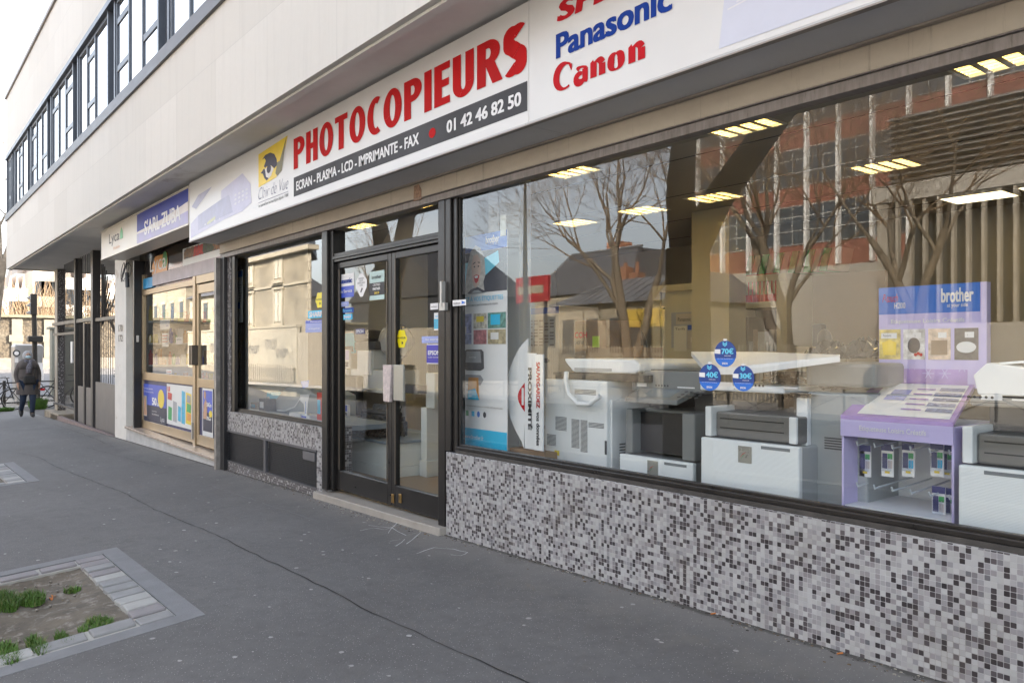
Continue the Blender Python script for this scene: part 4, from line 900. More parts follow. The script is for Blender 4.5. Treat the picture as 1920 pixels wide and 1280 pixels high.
for i in range(9): mb.box(-10.6 , 1.2, 1.55 + i * 1.2, 1.556 + i * 1.2, 2.944, 2.9495)
struct(mb, 'ceiling_grid_lines', m_dgreypl)
# ceiling lights with louvres
m_tube = emit('fluorescent glow', (1, .80, .44), 5.5); m_louv = M('satin louvre', (.78, .70, .48), .3, .2, var=.02); m_diff = emit('diffuser glow', (1, .82, .5), .75)
def troffer(x, y, s=.58, z=2.95, rows=4):
    t = thing('ceiling_light', (x, y, z), 'louvred fluorescent ceiling light', 'ceiling light', 'ceiling lights in the copier shop')
    a, b, c, d = x - LX + .013, x + LX - .013, y - LY + .013, y + LY - .013; s = b - a
    mb = MB()
    for q in ((a - .012, b + .012, c - .012, c), (a - .012, b + .012, d, d + .012), (a - .012, a, c, d), (b, b + .012, c, d)): mb.box(*q, z - .006, z + .12)
    mb.build('frame', m_white, t)
    mb = MB(); mb.quad((a, c, z + .115), (b, c, z + .115), (b, d, z + .115), (a, d, z + .115)); mb.build('tubes', m_tube, t)
    mb = MB(); n = rows
    for i in range(n + 1):
        xx = a + s * i / n; w_ = .02
        mb.add([(xx - w_, c, z - .002), (xx + w_, c, z - .002), (xx, c, z + .08), (xx - w_, d, z - .002), (xx + w_, d, z - .002), (xx, d, z + .08)], [(0, 1, 4, 3), (1, 2, 5, 4), (2, 0, 3, 5)])
    for j in range(7):
        yy = c + (d - c) * (j + .5) / 7
        for i in range(n):
            xa_ = a + s * i / n + .008; xb_ = a + s * (i + 1) / n - .008
            mb.box(xa_, xb_, yy - .003, yy + .003, z, z + .06)
    mb.build('louvre', m_louv, t)
    return t
lts = LTS
names = ['nearest louvred ceiling light just inside the big pane, at the right edge', 'louvred ceiling light close behind the pane, above the white copiers', 'louvred ceiling light close behind the pane, over the white copier with the hose', 'louvred ceiling light just inside, seen through the pane over the door', 'louvred ceiling light behind the side pane of the copier shop',
         'second row louvred ceiling light above the lilac display stand', 'second row louvred ceiling light above the red binders', 'second row louvred ceiling light over the cork board door', 'second row louvred ceiling light above the stacked cartons', 'second row louvred ceiling light deep in the left of the copier shop', 'second row louvred ceiling light beyond the right picture edge']
T0 = troffer(*lts[0]); T0['label'] = names[0]
for (x, y), nm in zip(lts[1:], names[1:]): moved_copy(T0, (x, y, 2.95), label=nm)
for i, x in enumerate((-3.3, -2.6)):
    t = thing('ceiling_light', (x, 5.0, 2.95), ('plain glowing ceiling panel, left one of the rear pair', 'plain glowing ceiling panel, right one of the rear pair')[i], 'ceiling light', 'ceiling lights in the copier shop')
    mb = MB(); mb.box(x - .3, x + .3, 4.8, 5.25, 2.91, 2.944); mb.build('frame', m_white, t)
    mb = MB(); mb.quad((x - .28, 4.82, 2.909), (x + .28, 4.82, 2.909), (x + .28, 5.23, 2.909), (x - .28, 5.23, 2.909)); mb.build('diffuser', m_diff, t)
for x in (-12.2, -14.2):
    t = thing('ceiling_light', (x, 1.6, 3.05), 'plain strip light on the grocery ceiling, ' + ('nearer the door' if x > -13 else 'nearer the white pillar'), 'ceiling light', 'strip lights in the grocery')
    mb = MB(); mb.box(x - .6, x + .6, 1.5, 1.7, 3.0, 3.045); mb.build('frame', m_white, t)
    mb = MB(); mb.quad((x - .58, 1.52, 2.999), (x + .58, 1.52, 2.999), (x + .58, 1.68, 2.999), (x - .58, 1.68, 2.999)); mb.build('diffuser', emit('cool glow', (1, .93, .8), 3), t)
# interior columns
def part(t, name, mat, *boxes, bevel=0, label=None):
    mb = MB()
    for b in boxes: mb.box(*b)
    return mb.build(name, mat, t, bevel=bevel, label=label)
m_wallgrey = M('pale grey partition', (.55, .57, .57), .7, var=.04)
xa, xb = PX(862, .5), PX(974, .5)
mb = MB(); mb.box(xa, xb - .28, .5, .75, .05, 2.94); mb.box(xb - .26, xb, .5, .62, .05, 2.94); tag(mb.build('column', m_wallgrey), 'pale grey inner column behind the tall printed banner', 'column')
xa, xb = PX(1345, 3.6), PX(1367, 3.6); mb = MB(); mb.box(xa - .35, xb, 3.6, 3.9, .05, 2.94); tag(mb.build('column', m_cream), 'cream square column left of the binder shelf', 'column')
# ================================================================ copiers
m_cop = M('copier pale shell', (.78, .81, .82), .45, var=.04); m_ribm, n_, l_, b_ = new_mat('ribbed white drawer')
v_ = coords(n_, l_, 'UV'); wv = n_.new('ShaderNodeTexWave'); wv.bands_direction = 'Y'; wv.inputs['Scale'].default_value = 48; l_.new(v_, wv.inputs[0])
b_.inputs['Base Color'].default_value = (.84, .88, .89, 1); b_.inputs['Roughness'].default_value = .45; bump(n_, l_, b_, wv.outputs['Fac'], .35, .003)
m_screen = M('grey screen', (.25, .28, .30), .15); m_badge = M('badge plate', (.40, .40, .36), .3, .4, var=.2)
def badge(t, F_, x, z, s=.045):
    mb = MB(); rect(mb, F_, x - s, x + s, z - s, z + s * 1.1, .003); bd = mb.build('badge', m_badge, t, fixn=False)
    mb = MB(); polyf(mb, F_, [(x - s * .6, z - s * .6), (x - s * .2, z), (x + s * .6, z + s * .4), (x, z + s * .1)], .0045); mb.build('emblem', m_pg, bd, fixn=False)
    mb = MB(); polyf(mb, F_, [(x - s * .7, z - s * .4), (x - s * .3, z + s * .15), (x + s * .3, z + s * .42), (x - s * .3, z + .02 * s)], .0044); mb.build('emblem', m_pr, bd, fixn=False)
def vents(mb, F_, x0, x1, z0, z1, n, lift=.003):
    for i in range(n):
        z = z0 + (z1 - z0) * i / n; rect(mb, F_, x0, x1, z, z + (z1 - z0) / n * .5, lift)
# A: white copier seen from behind, first from the door
y0 = .42
t = thing('copier', (-4.2, .7, .05), 'white copier with vented back panels and a white hose, nearest the banner', 'photocopier')
xa, xb = PX(1021, y0), PX(1138, y0); zt = PZ(1030, 705, y0)
part(t, 'body', m_cop, (xa, xb, y0, 1.05, .05, zt - .02), bevel=.012)
part(t, 'side_panel', m_whitepl, (xb + .001, xb + .02, y0 + .03, 1.03, .08, zt - .15), bevel=.004)
Fc = FY(y0); sx = lambda px: PX(px, y0); sz = lambda py, px=1080: PZ(px, py, y0)
mb = MB()
for bx in ((1042, 1063, 805, 779), (1072, 1087, 838, 784), (1089, 1102, 846, 786), (1104, 1133, 800, 790), (1026, 1043, 833, 812), (1025, 1046, 878, 860), (1078, 1118, 738, 728)):
    vents(mb, Fc, sx(bx[0]), sx(bx[1]), PZ(bx[0], bx[2], y0), PZ(bx[0], bx[3], y0), max(3, int((bx[2] - bx[3]) / 2.2)))
mb.build('vent_slots', M('vent shadow grey', (.10, .11, .12), .6), t, fixn=False)
mb = MB(); rect(mb, Fc, sx(1134), sx(1140) - .01, PZ(1136, 852, y0), PZ(1136, 826, y0)); mb.build('port_strip', m_dgreypl, t, fixn=False)
mb = MB(); rect(mb, Fc, sx(1040), sx(1049), PZ(1044, 853, y0), PZ(1044, 844, y0)); mb.build('warning_label', m_py, t, fixn=False)
mb = MB(); vents(mb, Frame((xb + .021, y0 + .1, .3), (0, 1, 0), (0, 0, 1)), 0, .06, 0, .45, 22); mb.build('side_vents', M('vent shadow grey', (.10, .11, .12), .6), t, fixn=False)
mb = MB(); hp = [(sx(1068) , y0 - .03, PZ(1068, 697, y0)), (sx(1070), y0 - .05, PZ(1070, 715, y0)), (sx(1078), y0 - .06, PZ(1078, 738, y0)), (sx(1095), y0 - .06, PZ(1095, 756, y0)), (sx(1115), y0 - .05, PZ(1115, 757, y0)), (sx(1132), y0 - .04, PZ(1132, 742, y0))]
fin = []
for i in range(len(hp) - 1):
    for k in range(4):
        q = k / 4; fin.append(tuple(Vector(hp[i]).lerp(Vector(hp[i + 1]), q)))
mb.tube(fin + [hp[-1]], .018, 8); mb.build('hose', m_whitepl, t, smooth=True)
part(t, 'scanner_gap', m_blackpl, (xa + .05, xb + .35, y0 + .04, 1.1, zt - .019, zt + .03), bevel=.005)
zl = PZ(1060, 697, y0); zl2 = PZ(1060, 672, y0)
mb = MB(); xr = PX(1232, .62); xl_ = PX(1053, y0)
mb.prism([(xl_, zl2), (xl_ + .02, zl2 - .03), (xl_ + .10, zl), (xr - .05, zl), (xr, zl + .02), (xr, zl2 - .03), (xr - .06, zl2)], y0 + .02, 1.1); mb.build('document_feeder', m_whitepl, t, bevel=.015)
mb = MB(); vents(mb, FY(y0 + .02), xl_ + .12, xl_ + .5, zl + .012, zl + .035, 3); mb.build('feeder_slots', m_greypl, t, fixn=False)
# a generic floor copier seen from the front, on any depth
def copier(px0, px1, pyd0, pyd1, y0, depth, label, topz, bodymat, drawer_lines=2, panel=True, lid=None, bad=None, gap=None, plain=False):
    xa, xb = PX(px0, y0), PX(px1, y0); t = thing('copier', ((xa + xb) / 2, y0 + depth / 2, .05), label, 'photocopier', 'photocopiers behind the big pane')
    zd = PZ(px0, pyd0, y0)
    part(t, 'base', bodymat, (xa + .01, xb - .01, y0 + .02, y0 + depth, .05, zd - .01), bevel=.01)
    h = (zd - .1) / drawer_lines
    for i in range(drawer_lines): part(t, 'drawer', m_ribm, (xa, xb, y0 - .02, y0 + .018, .1 + h * i + .004, .1 + h * (i + 1) - .004), bevel=.008)
    g = gap or .2
    if plain:
        part(t, 'upper_body', M('smoky grey copier front', (.17, .165, .155), .35, var=.08), (xa + .05, xb - .05, y0 + .06, y0 + depth, zd, topz - g), bevel=.01); part(t, 'pale_side', m_cop, (xa, xa + .045, y0 + .02, y0 + depth, zd, topz - g + .03), (xb - .10, xb - .052, y0 + .04, y0 + .0595, zd, topz - g), bevel=.006)
        mb = MB(); [rect(mb, FY(y0 + .06), xa + .08, xb - .14, q_, q_ + .006, .002) for q_ in (zd + (topz - g - zd) * .35, zd + (topz - g - zd) * .72)]; mb.build('seams', m_blackpl, t, fixn=False)
    else: part(t, 'upper_body', bodymat, (xa + .02, xb - .02, y0 + .16, y0 + depth, zd, topz - g), (xa + .02, xa + .08, y0 + .02, y0 + .16, zd, topz - g), (xb - .12, xb - .02, y0 + .02, y0 + .16, zd, topz - g), bevel=.01)
    if not plain: part(t, 'paper_cavity', m_blackpl, (xa + .085, xb - .125, y0 + .1, y0 + .157, zd + .02, topz - g - .02))
    part(t, 'scanner', bodymat, (xa + .0, xb, y0 + .10, y0 + depth, topz - g + .12, topz - .04), bevel=.012)
    part(t, 'riser', m_dgreypl, (xa + .03, xa + .2, y0 + .25, y0 + depth - .02, topz - g, topz - g + .119), (xb - .2, xb - .03, y0 + .25, y0 + depth - .02, topz - g, topz - g + .119))
    part(t, 'glass_bed', M('scanner bed', (.03, .035, .04), .08), (xa + .05, xb - .05, y0 + .16, y0 + depth - .05, topz - .0399, topz - .034))
    if panel:
        mb = MB(); z = topz - g + .10; mb.hexa([(xa + .08, y0 - .05, z - .05), (xb - .10, y0 - .05, z - .05), (xb - .10, y0 + .12, z), (xa + .08, y0 + .12, z), (xa + .08, y0 - .05, z - .02), (xb - .10, y0 - .05, z - .02), (xb - .10, y0 + .12, z + .05), (xa + .08, y0 + .12, z + .05)])
        cp = mb.build('control_panel', bodymat, t, bevel=.006)
        f = Frame((xa + .08, y0 - .05, z - .02), (1, 0, 0), Vector((0, .17, .07)).normalized()); mb = MB(); rect(mb, f, .12, .36, .03, .15, .002); mb.build('screen', m_screen, cp, fixn=False)
        mb = MB(); [disc(mb, f, .42 + .045 * i, .05 + .04 * j, .014, .012, .002, 8) for i in range(4) for j in range(3)]; mb.build('keys', m_dgreypl, cp, fixn=False)
    mb = MB(); xm_ = (xa + xb) / 2
    if bad: xm_ = xb - (xb - xa) * .22
    for i in range(drawer_lines): rect(mb, FY(y0 - .02), xm_ - .09, xm_ + .09, .1 + h * (i + 1) - .035, .1 + h * (i + 1) - .018, .002)
    mb.build('drawer_grip', m_greypl, t, fixn=False)
    mb = MB(); zz = topz - g + .14; rect(mb, FY(y0 + .10), xa + .05, xa + .14, zz + .01, zz + .035, .002); rect(mb, FY(y0 + .10), xb - .22, xb - .08, zz + .012, zz + .02, .002); mb.build('label_strip', m_wink, t, fixn=False)
    mb = MB(); [disc(mb, FY(y0 + .10), xb - .30 - .025 * q_, zz + .022, .007, .007, .002, 8) for q_ in range(5)]; rect(mb, FY(y0 + .10), xa + .16, xb - .5, zz - .004, zz - .001, .002); mb.build('button_row', m_blackpl, t, fixn=False)
    if bad: badge(t, FY(y0 - .02), PX(bad[0], y0), PZ(bad[0], bad[1], y0))
    if lid: lid(t, xa, xb, y0, depth, topz)
    return t
def feeder(t, xa, xb, y0, depth, topz):
    mb = MB(); mb.prism([(xa + .02, topz - .03), (xb - .02, topz - .03), (xb, topz + .02), (xb - .04, topz + .10), (xa + .35, topz + .08), (xa + .06, topz + .12), (xa, topz + .06)], y0 + .14, y0 + depth); mb.build('document_feeder', m_whitepl, t, bevel=.02)
    mb = MB(); mb.hexa([(xb - .3, y0 + .18, topz + .11), (xb + .02, y0 + .18, topz + .14), (xb + .02, y0 + depth - .06, topz + .14), (xb - .3, y0 + depth - .06, topz + .11), (xb - .3, y0 + .18, topz + .12), (xb + .02, y0 + .18, topz + .155), (xb + .02, y0 + depth - .06, topz + .155), (xb - .3, y0 + depth - .06, topz + .12)]); mb.build('paper_tray', m_whitepl, t)
def darkfeeder(t, xa, xb, y0, depth, topz):
    mb = MB(); mb.prism([(xa + .02, topz - .03), (xb - .02, topz - .03), (xb - .02, topz + .03), (xb - .1, topz + .09), (xa + .3, topz + .07), (xa + .04, topz + .11)], y0 + .14, y0 + depth); mb.build('document_feeder', m_greypl, t, bevel=.02)
def winglid(t, xa, xb, y0, depth, topz):
    # thin white platen lid propped open, rising to both sides
    za = topz
    mb = MB()
    def L(px, py, y): x, z = P(px, py, y); return (x, y, z)
    y1, y2 = y0 + .05, y0 + .55
    outer = [L(1325, 702, y1), L(1400, 702, y1), L(1575, 678, y1 + .02), L(1575, 674, y2), L(1420, 668, y2), L(1296, 667, y2)]
    top = [(a, b, c + .03) for a, b, c in outer]
    n = 6; mb.add(outer + top, [tuple(range(n)), tuple(range(2 * n - 1, n - 1, -1))] + [(i, (i + 1) % n, (i + 1) % n + n, i + n) for i in range(n)])
    mb.build('platen_lid', m_whitepl, t)
    part(t, 'scanner_slab', m_whitepl, (PX(1312, y0 + .1), PX(1470, y0 + .1), y0 + .1, y0 + .6, topz - .04, topz + .0), bevel=.01)
m_gc = M('warm grey copier shell', (.20, .21, .21), .5, var=.06); m_gc2 = M('blue grey copier shell', (.36, .385, .39), .5, var=.06)
copier(1165, 1303, 848, 915, .40, .65, 'grey copier with a low white drawer, between the hosed copier and the tall drawers', 1.30, m_gc, 1, True, None, (1228, 877), .30)
copier(1318, 1502, 817, 950, .32, .62, 'copier with tall ribbed white drawers standing under the price discs', 1.19, m_gc2, 2, False, winglid, (1401, 852), .16, True)
copier(1800, 1990, 868, 1030, .32, .6, 'copier with ribbed white drawer right of the lilac stand, at the picture edge', 1.22, m_gc, 1, False, feeder, None, .2, True)
# grey copier side panels between stand and C
t = thing('copier', (-2.6, .8, .05), 'grey copier seen side on with a pale edge, left of the lilac stand', 'photocopier', 'photocopiers behind the big pane')
xa, xb = PX(1500, .5), PX(1592, .5)
part(t, 'body', m_gc2, (xa + .04, xb + .1, .5, 1.2, .05, PZ(1540, 735, .5)), bevel=.015)
part(t, 'pale_edge', m_cop, (xa, xa + .07, .46, .5, .05, PZ(1500, 745, .46)), bevel=.008)
part(t, 'door_recess', m_dgreypl, (xa + .14, xb + .04, .49, .499, .1, .55))
mb = MB(); vents(mb, FY(.498), xa + .15, xb, .86, .93, 5); mb.build('vent_slots', m_dgreypl, t, fixn=False)
part(t, 'scanner', m_gc, (xa, xb + .12, .55, 1.2, PZ(1540, 735, .5) + .03, PZ(1540, 735, .5) + .16), bevel=.02)
# machines of the second row
for i, (px0, px1, y0, topz, lb, mt) in enumerate(((1085, 1215, 1.5, 1.22, 'dark copier behind the white copier with the hose', m_gc), (1215, 1330, 1.65, 1.24, 'dark copier of the second row behind the discs, left', m_dgreypl), (1455, 1570, 1.5, 1.24, 'grey copier with a perforated speaker-like panel behind the wing lid', m_gc2), (1585, 1700, 1.7, 1.2, 'copier of the second row hidden behind the lilac stand', m_gc))):
    xa, xb = PX(px0, y0), PX(px1, y0); t = thing('copier', ((xa + xb) / 2, y0 + .3, .05), lb, 'photocopier', 'photocopiers of the second row')
    part(t, 'body', mt, (xa, xb, y0, y0 + .6, .05, topz - .25), bevel=.015); part(t, 'scanner', m_gc if i % 2 else m_dgreypl, (xa - .02, xb + .02, y0 - .03, y0 + .6, topz - .2, topz - .06), bevel=.02); part(t, 'neck', m_blackpl, (xa + .03, xb - .03, y0 + .05, y0 + .6, topz - .25, topz - .2)); part(t, 'lid', mt, (xa, xb, y0, y0 + .58, topz - .058, topz), bevel=.02)
    if i == 2:
        mb = MB(); Fv = FY(y0 - .03)
        for a in range(16):
            for b in range(5): disc(mb, Fv, xb - .42 + a * .022, topz - .18 + b * .022, .007, .007, .002, 6)
        mb.build('perforations', m_blackpl, t, fixn=False)
# black plastic film
rnd = random.Random(11)
def film(px0, px1, py0, py1, y0, label):
    mb = MB(); xa, xb = PX(px0, y0), PX(px1, y0); za, zb = PZ(px0, py1, y0), PZ(px0, py0, y0); n, k = 26, 12; vv = []
    for i in range(n + 1):
        for j in range(k + 1):
            q = i / n; r = j / k; env = math.sin(math.pi * q) ** .6 * math.sin(math.pi * min(1, r * 1.0 + .02)) ** .7
            vv.append((xa + (xb - xa) * q, y0 + .5 * r, za + (zb - za) * env * rnd.uniform(.55, 1.2)))
    mb.add(vv, [(i * (k + 1) + j, (i + 1) * (k + 1) + j, (i + 1) * (k + 1) + j + 1, i * (k + 1) + j + 1) for i in range(n) for j in range(k)])
    tag(mb.build('plastic_film', M('glossy black film', (.05, .048, .045), .12, var=.3)), label, 'plastic film')
film(1490, 1560, 640, 672, 1.8, 'crumpled dark plastic film heaped left of the phone')
film(1545, 1650, 636, 672, 2.0, 'wider crumpled plastic sheet on the machines left of the lilac stand')
# stuff: exposed innards on copiers
mb = MB(); 
for _ in range(70):
    px = rnd.uniform(1420, 1545); py = rnd.uniform(700, 745); y = rnd.uniform(.75, 1.1); x, z = P(px, py, y); a = rnd.uniform(0, 3); L = rnd.uniform(.03, .12)
    if rnd.random() < .5: mb.tube([(x, y, z), (x + L * math.cos(a), y, z + .3 * L), (x + L * 1.3, y + .02, z - .2 * L)], .006, 5)
    else: mb.box(x, x + L, y, y + .04, z, z + rnd.uniform(.01, .03))
tag(mb.build('machine_innards', M('greasy gear metal', (.12, .10, .08), .4, .4, var=.6, vs_=30)), 'tangle of exposed gears and wires in the opened machine', 'machine parts', kind='stuff')
# ================================================================ cartons, boards, banner
m_card = M('brown cardboard', (.30, .195, .11), .85, var=.08, vs_=5); m_cardl = M('pale carton', (.46, .41, .35), .8, var=.06); m_cardp = M('carton print', (.22, .17, .14), .8, var=.1)
def carton(px0, px1, pyt, pyb, y0, depth, label, mat=None, under=.05):
    xa, xb = PX(px0, y0), PX(px1, y0); zt = PZ(px0, pyt, y0); zb = PZ(px0, pyb, y0) if pyb else under
    t = thing('carton', ((xa + xb) / 2, y0 + depth / 2, zb), label, 'carton', 'cartons in the copier shop')
    part(t, 'box', mat or m_card, (xa, xb, y0, y0 + depth, zb, zt), bevel=.004)
    mb = MB(); rect(mb, Frame((0, y0, zt), (1, 0, 0), (0, 1, 0)), xa, xb, depth * .45, depth * .55, .0015); mb.build('tape', m_cardl if mat is None else m_card, t, fixn=False)
    return t, xa, xb, zb, zt
t, xa, xb, zb, zt = carton(976, 1048, 577, None, 1.25, .5, 'tall pale carton with a blue top band beside the inner column', m_cardl)
Fk = FY(1.25); mb = MB(); rect(mb, Fk, xa, xb, zt - .07, zt - .01); mb.build('blue_band', m_navy, t, fixn=False)
mb = MB()
for i in range(6):
    for j in range(9): rect(mb, Fk, xa + .05 + i * (xb - xa - .1) / 6, xa + .05 + (i + .75) * (xb - xa - .1) / 6 * 1.0, zt - .14 - j * .028, zt - .125 - j * .028) if (i + j) % 4 else None
for i in range(5): rect(mb, Fk, xb - .22 + i * .04, xb - .19 + i * .04, zb + .62, zb + .65)
mb.build('print_rows', m_cardp, t, fixn=False); mb = MB(); disc(mb, Fk, xa + (xb - xa) * .68, zt - .5, .05, .022, .003); mb.build('hand_hole', m_blackpl, t, fixn=False)
t, xa, xb, zb, zt = carton(1056, 1136, 603, None, 1.45, .45, 'brown carton with red maker name and a green sticker')
Fk = FY(1.45); text(Fk, 'RICOH', xa + (xb - xa) * .17, xa + (xb - xa) * .58, zt - .155, zt - .1, m_redl, t, bold=.02); text(Fk, 'M C240FW', xa + (xb - xa) * .17, xa + (xb - xa) * .5, zt - .215, zt - .18, m_ink, t)
mb = MB(); rect(mb, Fk, xa + (xb - xa) * .70, xa + (xb - xa) * .86, zt - .24, zt - .14); mb.build('green_sticker', M('lime sticker', (.42, .62, .05), .5), t, fixn=False)
mb = MB(); polyf(mb, Fk, [(xa + .1, zt - .36), (xa + .3, zt - .34), (xa + .4, zt - .28), (xa + .25, zt - .27), (xa + .1, zt - .3)]); polyf(mb, Fk, [(xa + .1, zt - .45), (xa + .38, zt - .43), (xa + .4, zt - .36), (xa + .1, zt - .38)]); mb.build('printer_print', m_cardp, t, fixn=False)
carton(1098, 1190, 651, 690, 1.3, .35, 'flat brown carton lying in front of the maker carton')
carton(955, 1022, 839, None, .30, .35, 'low brown carton on the floor under the white boards')
carton(1128, 1165, 648, 672, 1.75, .3, 'small brown carton behind the flat one', None)
# chair back
t = thing('office_chair', (-4.3, 2.2, .05), 'black round backed office chair behind the cartons', 'chair')
xa, xb = PX(1169, 2.1), PX(1211, 2.1); cx = (xa + xb) / 2; zt = PZ(1190, 615, 2.1)
mb = MB(); pr = [(cx + (xb - xa) / 2 * math.cos(R(a)), zt - .34 + .34 * math.sin(R(a))) for a in range(0, 181, 15)] + [(xa + .06, zt - .5), (xb - .06, zt - .5)]
mb.prism(pr, 2.1, 2.16); mb.build('backrest', m_dgreypl, t, bevel=.02)
part(t, 'seat', m_dgreypl, (xa, xb, 1.7, 2.15, .5, .57), bevel=.02); mb = MB(); mb.tube([(cx, 2.18, .5), (cx, 2.2, .9)], .025); mb.tube([(cx, 1.9, .5), (cx, 1.9, .12)], .03)
for k in range(5): mb.tube([(cx, 1.9, .14), (cx + .28 * math.cos(k * 1.257), 1.9 + .28 * math.sin(k * 1.257), .08)], .018)
mb.build('base', m_blackpl, t)
# half disc sign + boards
yb = .30
t = thing('half_disc_board', (PX(965, yb), yb, .4), 'white half disc board with a red medallion leaning beside the banner', 'board')
xs_, zc = P(990, 735, yb); zt = PZ(990, 634, yb); zb = PZ(982, 840, yb); hw = xs_ - PX(950, yb); pts = [(xs_, zt)]
for i in range(1, 16): a = math.pi * i / 16; pts.append((xs_ - .01 - hw * math.sin(a) ** .8, zt + (zb - zt) * (i / 16)))
pts.append((xs_ - .05, zb)); mb = MB(); mb.prism(pts, yb, yb + .012); mb.build('board', m_whitepl, t)
mb = MB(); polyf(mb, FY(yb), [(xs_ - .01 - .11 * math.sin(math.pi * i / 14), zc + .09 - .26 * i / 14) for i in range(15)], .003); mb.build('medallion', m_redl, t, fixn=False)
mb = MB(); rect(mb, FY(yb), xs_ - .07, xs_ - .045, zc - .1, zc + .03, .005); mb.build('medallion_text', m_wink, t, fixn=False)
for k, (px0, px1, pyt, pyb, y, tx, lb) in enumerate(((984, 1004, 662, 840, .27, 'PROXIMITÉ', 'white board with vertical black lettering, behind the half disc'), (1001, 1018, 664, 843, .235, None, 'white board with red and black vertical lettering, left of the hosed copier'))):
    xa, xb = PX(px0, y), PX(px1, y); zt, zb = PZ(px0, pyt, y), PZ(px0, pyb, y)
    t = thing('lettered_board', (xa, y, zb), lb, 'board'); part(t, 'board', m_whitepl, (xa, xb, y, y + .012, zb, zt))
    Fv = Frame(((xa + xb) / 2, y, zt), (0, 0, -1), (1, 0, 0)); h = (xb - xa) * .28; Lh = zt - zb
    if tx: text(Fv, tx, Lh * .15, Lh * .8, -h * .6, h * .9, m_ink, t, bold=.04)
    else:
        text(Fv, 'SAUVEGARDEZ', Lh * .08, Lh * .56, -h * .7, h * .7, m_redl, t, bold=.04); text(Fv, 'vos données', Lh * .6, Lh * .95, -h * .7, h * .7, m_ink, t, bold=.03)
# banner
yb = .24; t = thing('advertising_banner', (PX(905, yb), yb, .6), 'tall printed banner with a smiling face and cyan foot taped inside the pane', 'banner')
def BX(px): return PX(px, yb)
def BZ(px, py): return PZ(px, py, yb)
xa, xb = BX(856), BX(951); zt, zb = BZ(858, 448), .50
Fb = FY(yb); H_ = zt - zb; W_ = xb - xa
def U(a, b): return (xa + W_ * a, zb + H_ * b)
def bl(name, mat, pts, lift=.002): mb = MB(); polyf(mb, Fb, [U(*p) for p in pts], lift); return mb.build(name, mat, t, fixn=False)
def bz(py, px=905): return (BZ(px, py) - zb) / H_
def br(name, mat, a0, a1, b0, b1, lift=.002): return bl(name, mat, [(a0, b0), (a1, b0), (a1, b1), (a0, b1)], lift)
mb = MB(); n = 10; mb.box(xa, xb, yb, yb + .004, zb - .1, zt); mb.build('sheet', M('banner white', (.86, .87, .88), .35, var=.03), t)
m_bb = M('banner blue', (.02, .16, .62), .3, var=.05); m_bn = M('banner night blue', (.012, .02, .04), .3, var=.3, vs_=5); m_bc = M('banner cyan', (.01, .52, .85), .3, var=.06); m_blc = M('banner light cyan', (.16, .66, .88), .3, var=.06)
t1 = bz(470); t2 = bz(548)
br('header_field', m_bb, 0, 1, t1, 1); br('photo_field', m_bn, 0, 1, t2, t1 - .002)
text(Fb, 'brother', *[xa + W_ * q for q in (.60, .86)], zb + H_ * (bz(452, 930)) - .01, zb + H_ * (bz(440, 930)), m_wink, t, bold=.03); text(Fb, 'at your side', *[xa + W_ * q for q in (.65, .84)], zb + H_ * bz(458, 930) - .005, zb + H_ * bz(454, 930), m_wink, t)
bl('cyan_shape', m_blc, [(.02, t2 + .03), (.0, t2 + .14), (.45, t1 - .045), (.84, t1 - .01), (.86, t1 - .06), (.66, t2 + .085), (.3, t2 + .02)], .003)
m_hair = M('printed pale hair', (.55, .53, .50), .5, var=.3, vs_=30)
fy = (t1 + t2) / 2 + .005
bl('printed_hair', m_hair, [(.18, fy - .11), (.20, fy - .04), (.25, fy + .04), (.30, fy + .09), (.40, fy + .115), (.50, fy + .10), (.58, fy + .05), (.60, fy - .02), (.56, fy - .05), (.58, fy - .09), (.44, fy - .07), (.3, fy - .08)], .004)
bl('printed_face', M('printed face tone', (.66, .48, .40), .5), [(.33, fy - .03), (.32, fy + .03), (.36, fy + .07), (.44, fy + .075), (.5, fy + .05), (.51, fy), (.47, fy - .06), (.41, fy - .075), (.36, fy - .06)], .005)
bl('printed_shoulders', M('printed grey cloth', (.40, .44, .47), .5, var=.2), [(.2, t2), (.28, fy - .1), (.38, fy - .085), (.46, fy - .085), (.56, fy - .1), (.64, t2)], .0045)
mb = MB()
for ex in (.385, .465): disc(mb, Fb, *U(ex, fy + .020), W_ * .016, H_ * .0035, .006, 10)
polyf(mb, Fb, [U(*p) for p in ((.35, fy + .034), (.4, fy + .042), (.41, fy + .038), (.35, fy + .03))], .006); polyf(mb, Fb, [U(*p) for p in ((.45, fy + .04), (.49, fy + .038), (.5, fy + .033), (.45, fy + .036))], .006); mb.build('printed_eyes', m_ink, t, fixn=False)
bl('printed_mouth', m_redl, [(.37, fy - .02), (.42, fy - .016), (.48, fy - .02), (.46, fy - .045), (.42, fy - .055), (.385, fy - .045)], .006); bl('printed_teeth', m_wink, [(.385, fy - .023), (.42, fy - .02), (.465, fy - .023), (.45, fy - .031), (.4, fy - .031)], .0075)
text(Fb, 'PENSEZ À VOS ÉTIQUETTES', xa + W_ * .03, xa + W_ * .93, zb + H_ * (t2 - .04), zb + H_ * (t2 - .012), m_bc, t)
text(Fb, 'pour la maison, pour le bureau et la création', xa + W_ * .2, xa + W_ * .83, zb + H_ * (t2 - .06), zb + H_ * (t2 - .048), m_ink, t)
p0 = bz(645); p1 = bz(587); pm = (p0 + p1) / 2
cl = [((.0, .32, pm - .02, p1), (.30, .34, .62)), ((.36, .62, pm, p1), (.55, .52, .45)), ((.64, .98, pm, p1), (.12, .30, .26)), ((.0, .32, p0, pm - .022), (.35, .40, .70)), ((.36, .62, p0, pm - .005), (.45, .18, .2)), ((.64, .98, p0, pm - .005), (.42, .36, .22))]
for i, (q, c) in enumerate(cl):
    br('photo_tile', M('tile print %d' % i, c, .4, var=.6, vs_=25), *q, .003)
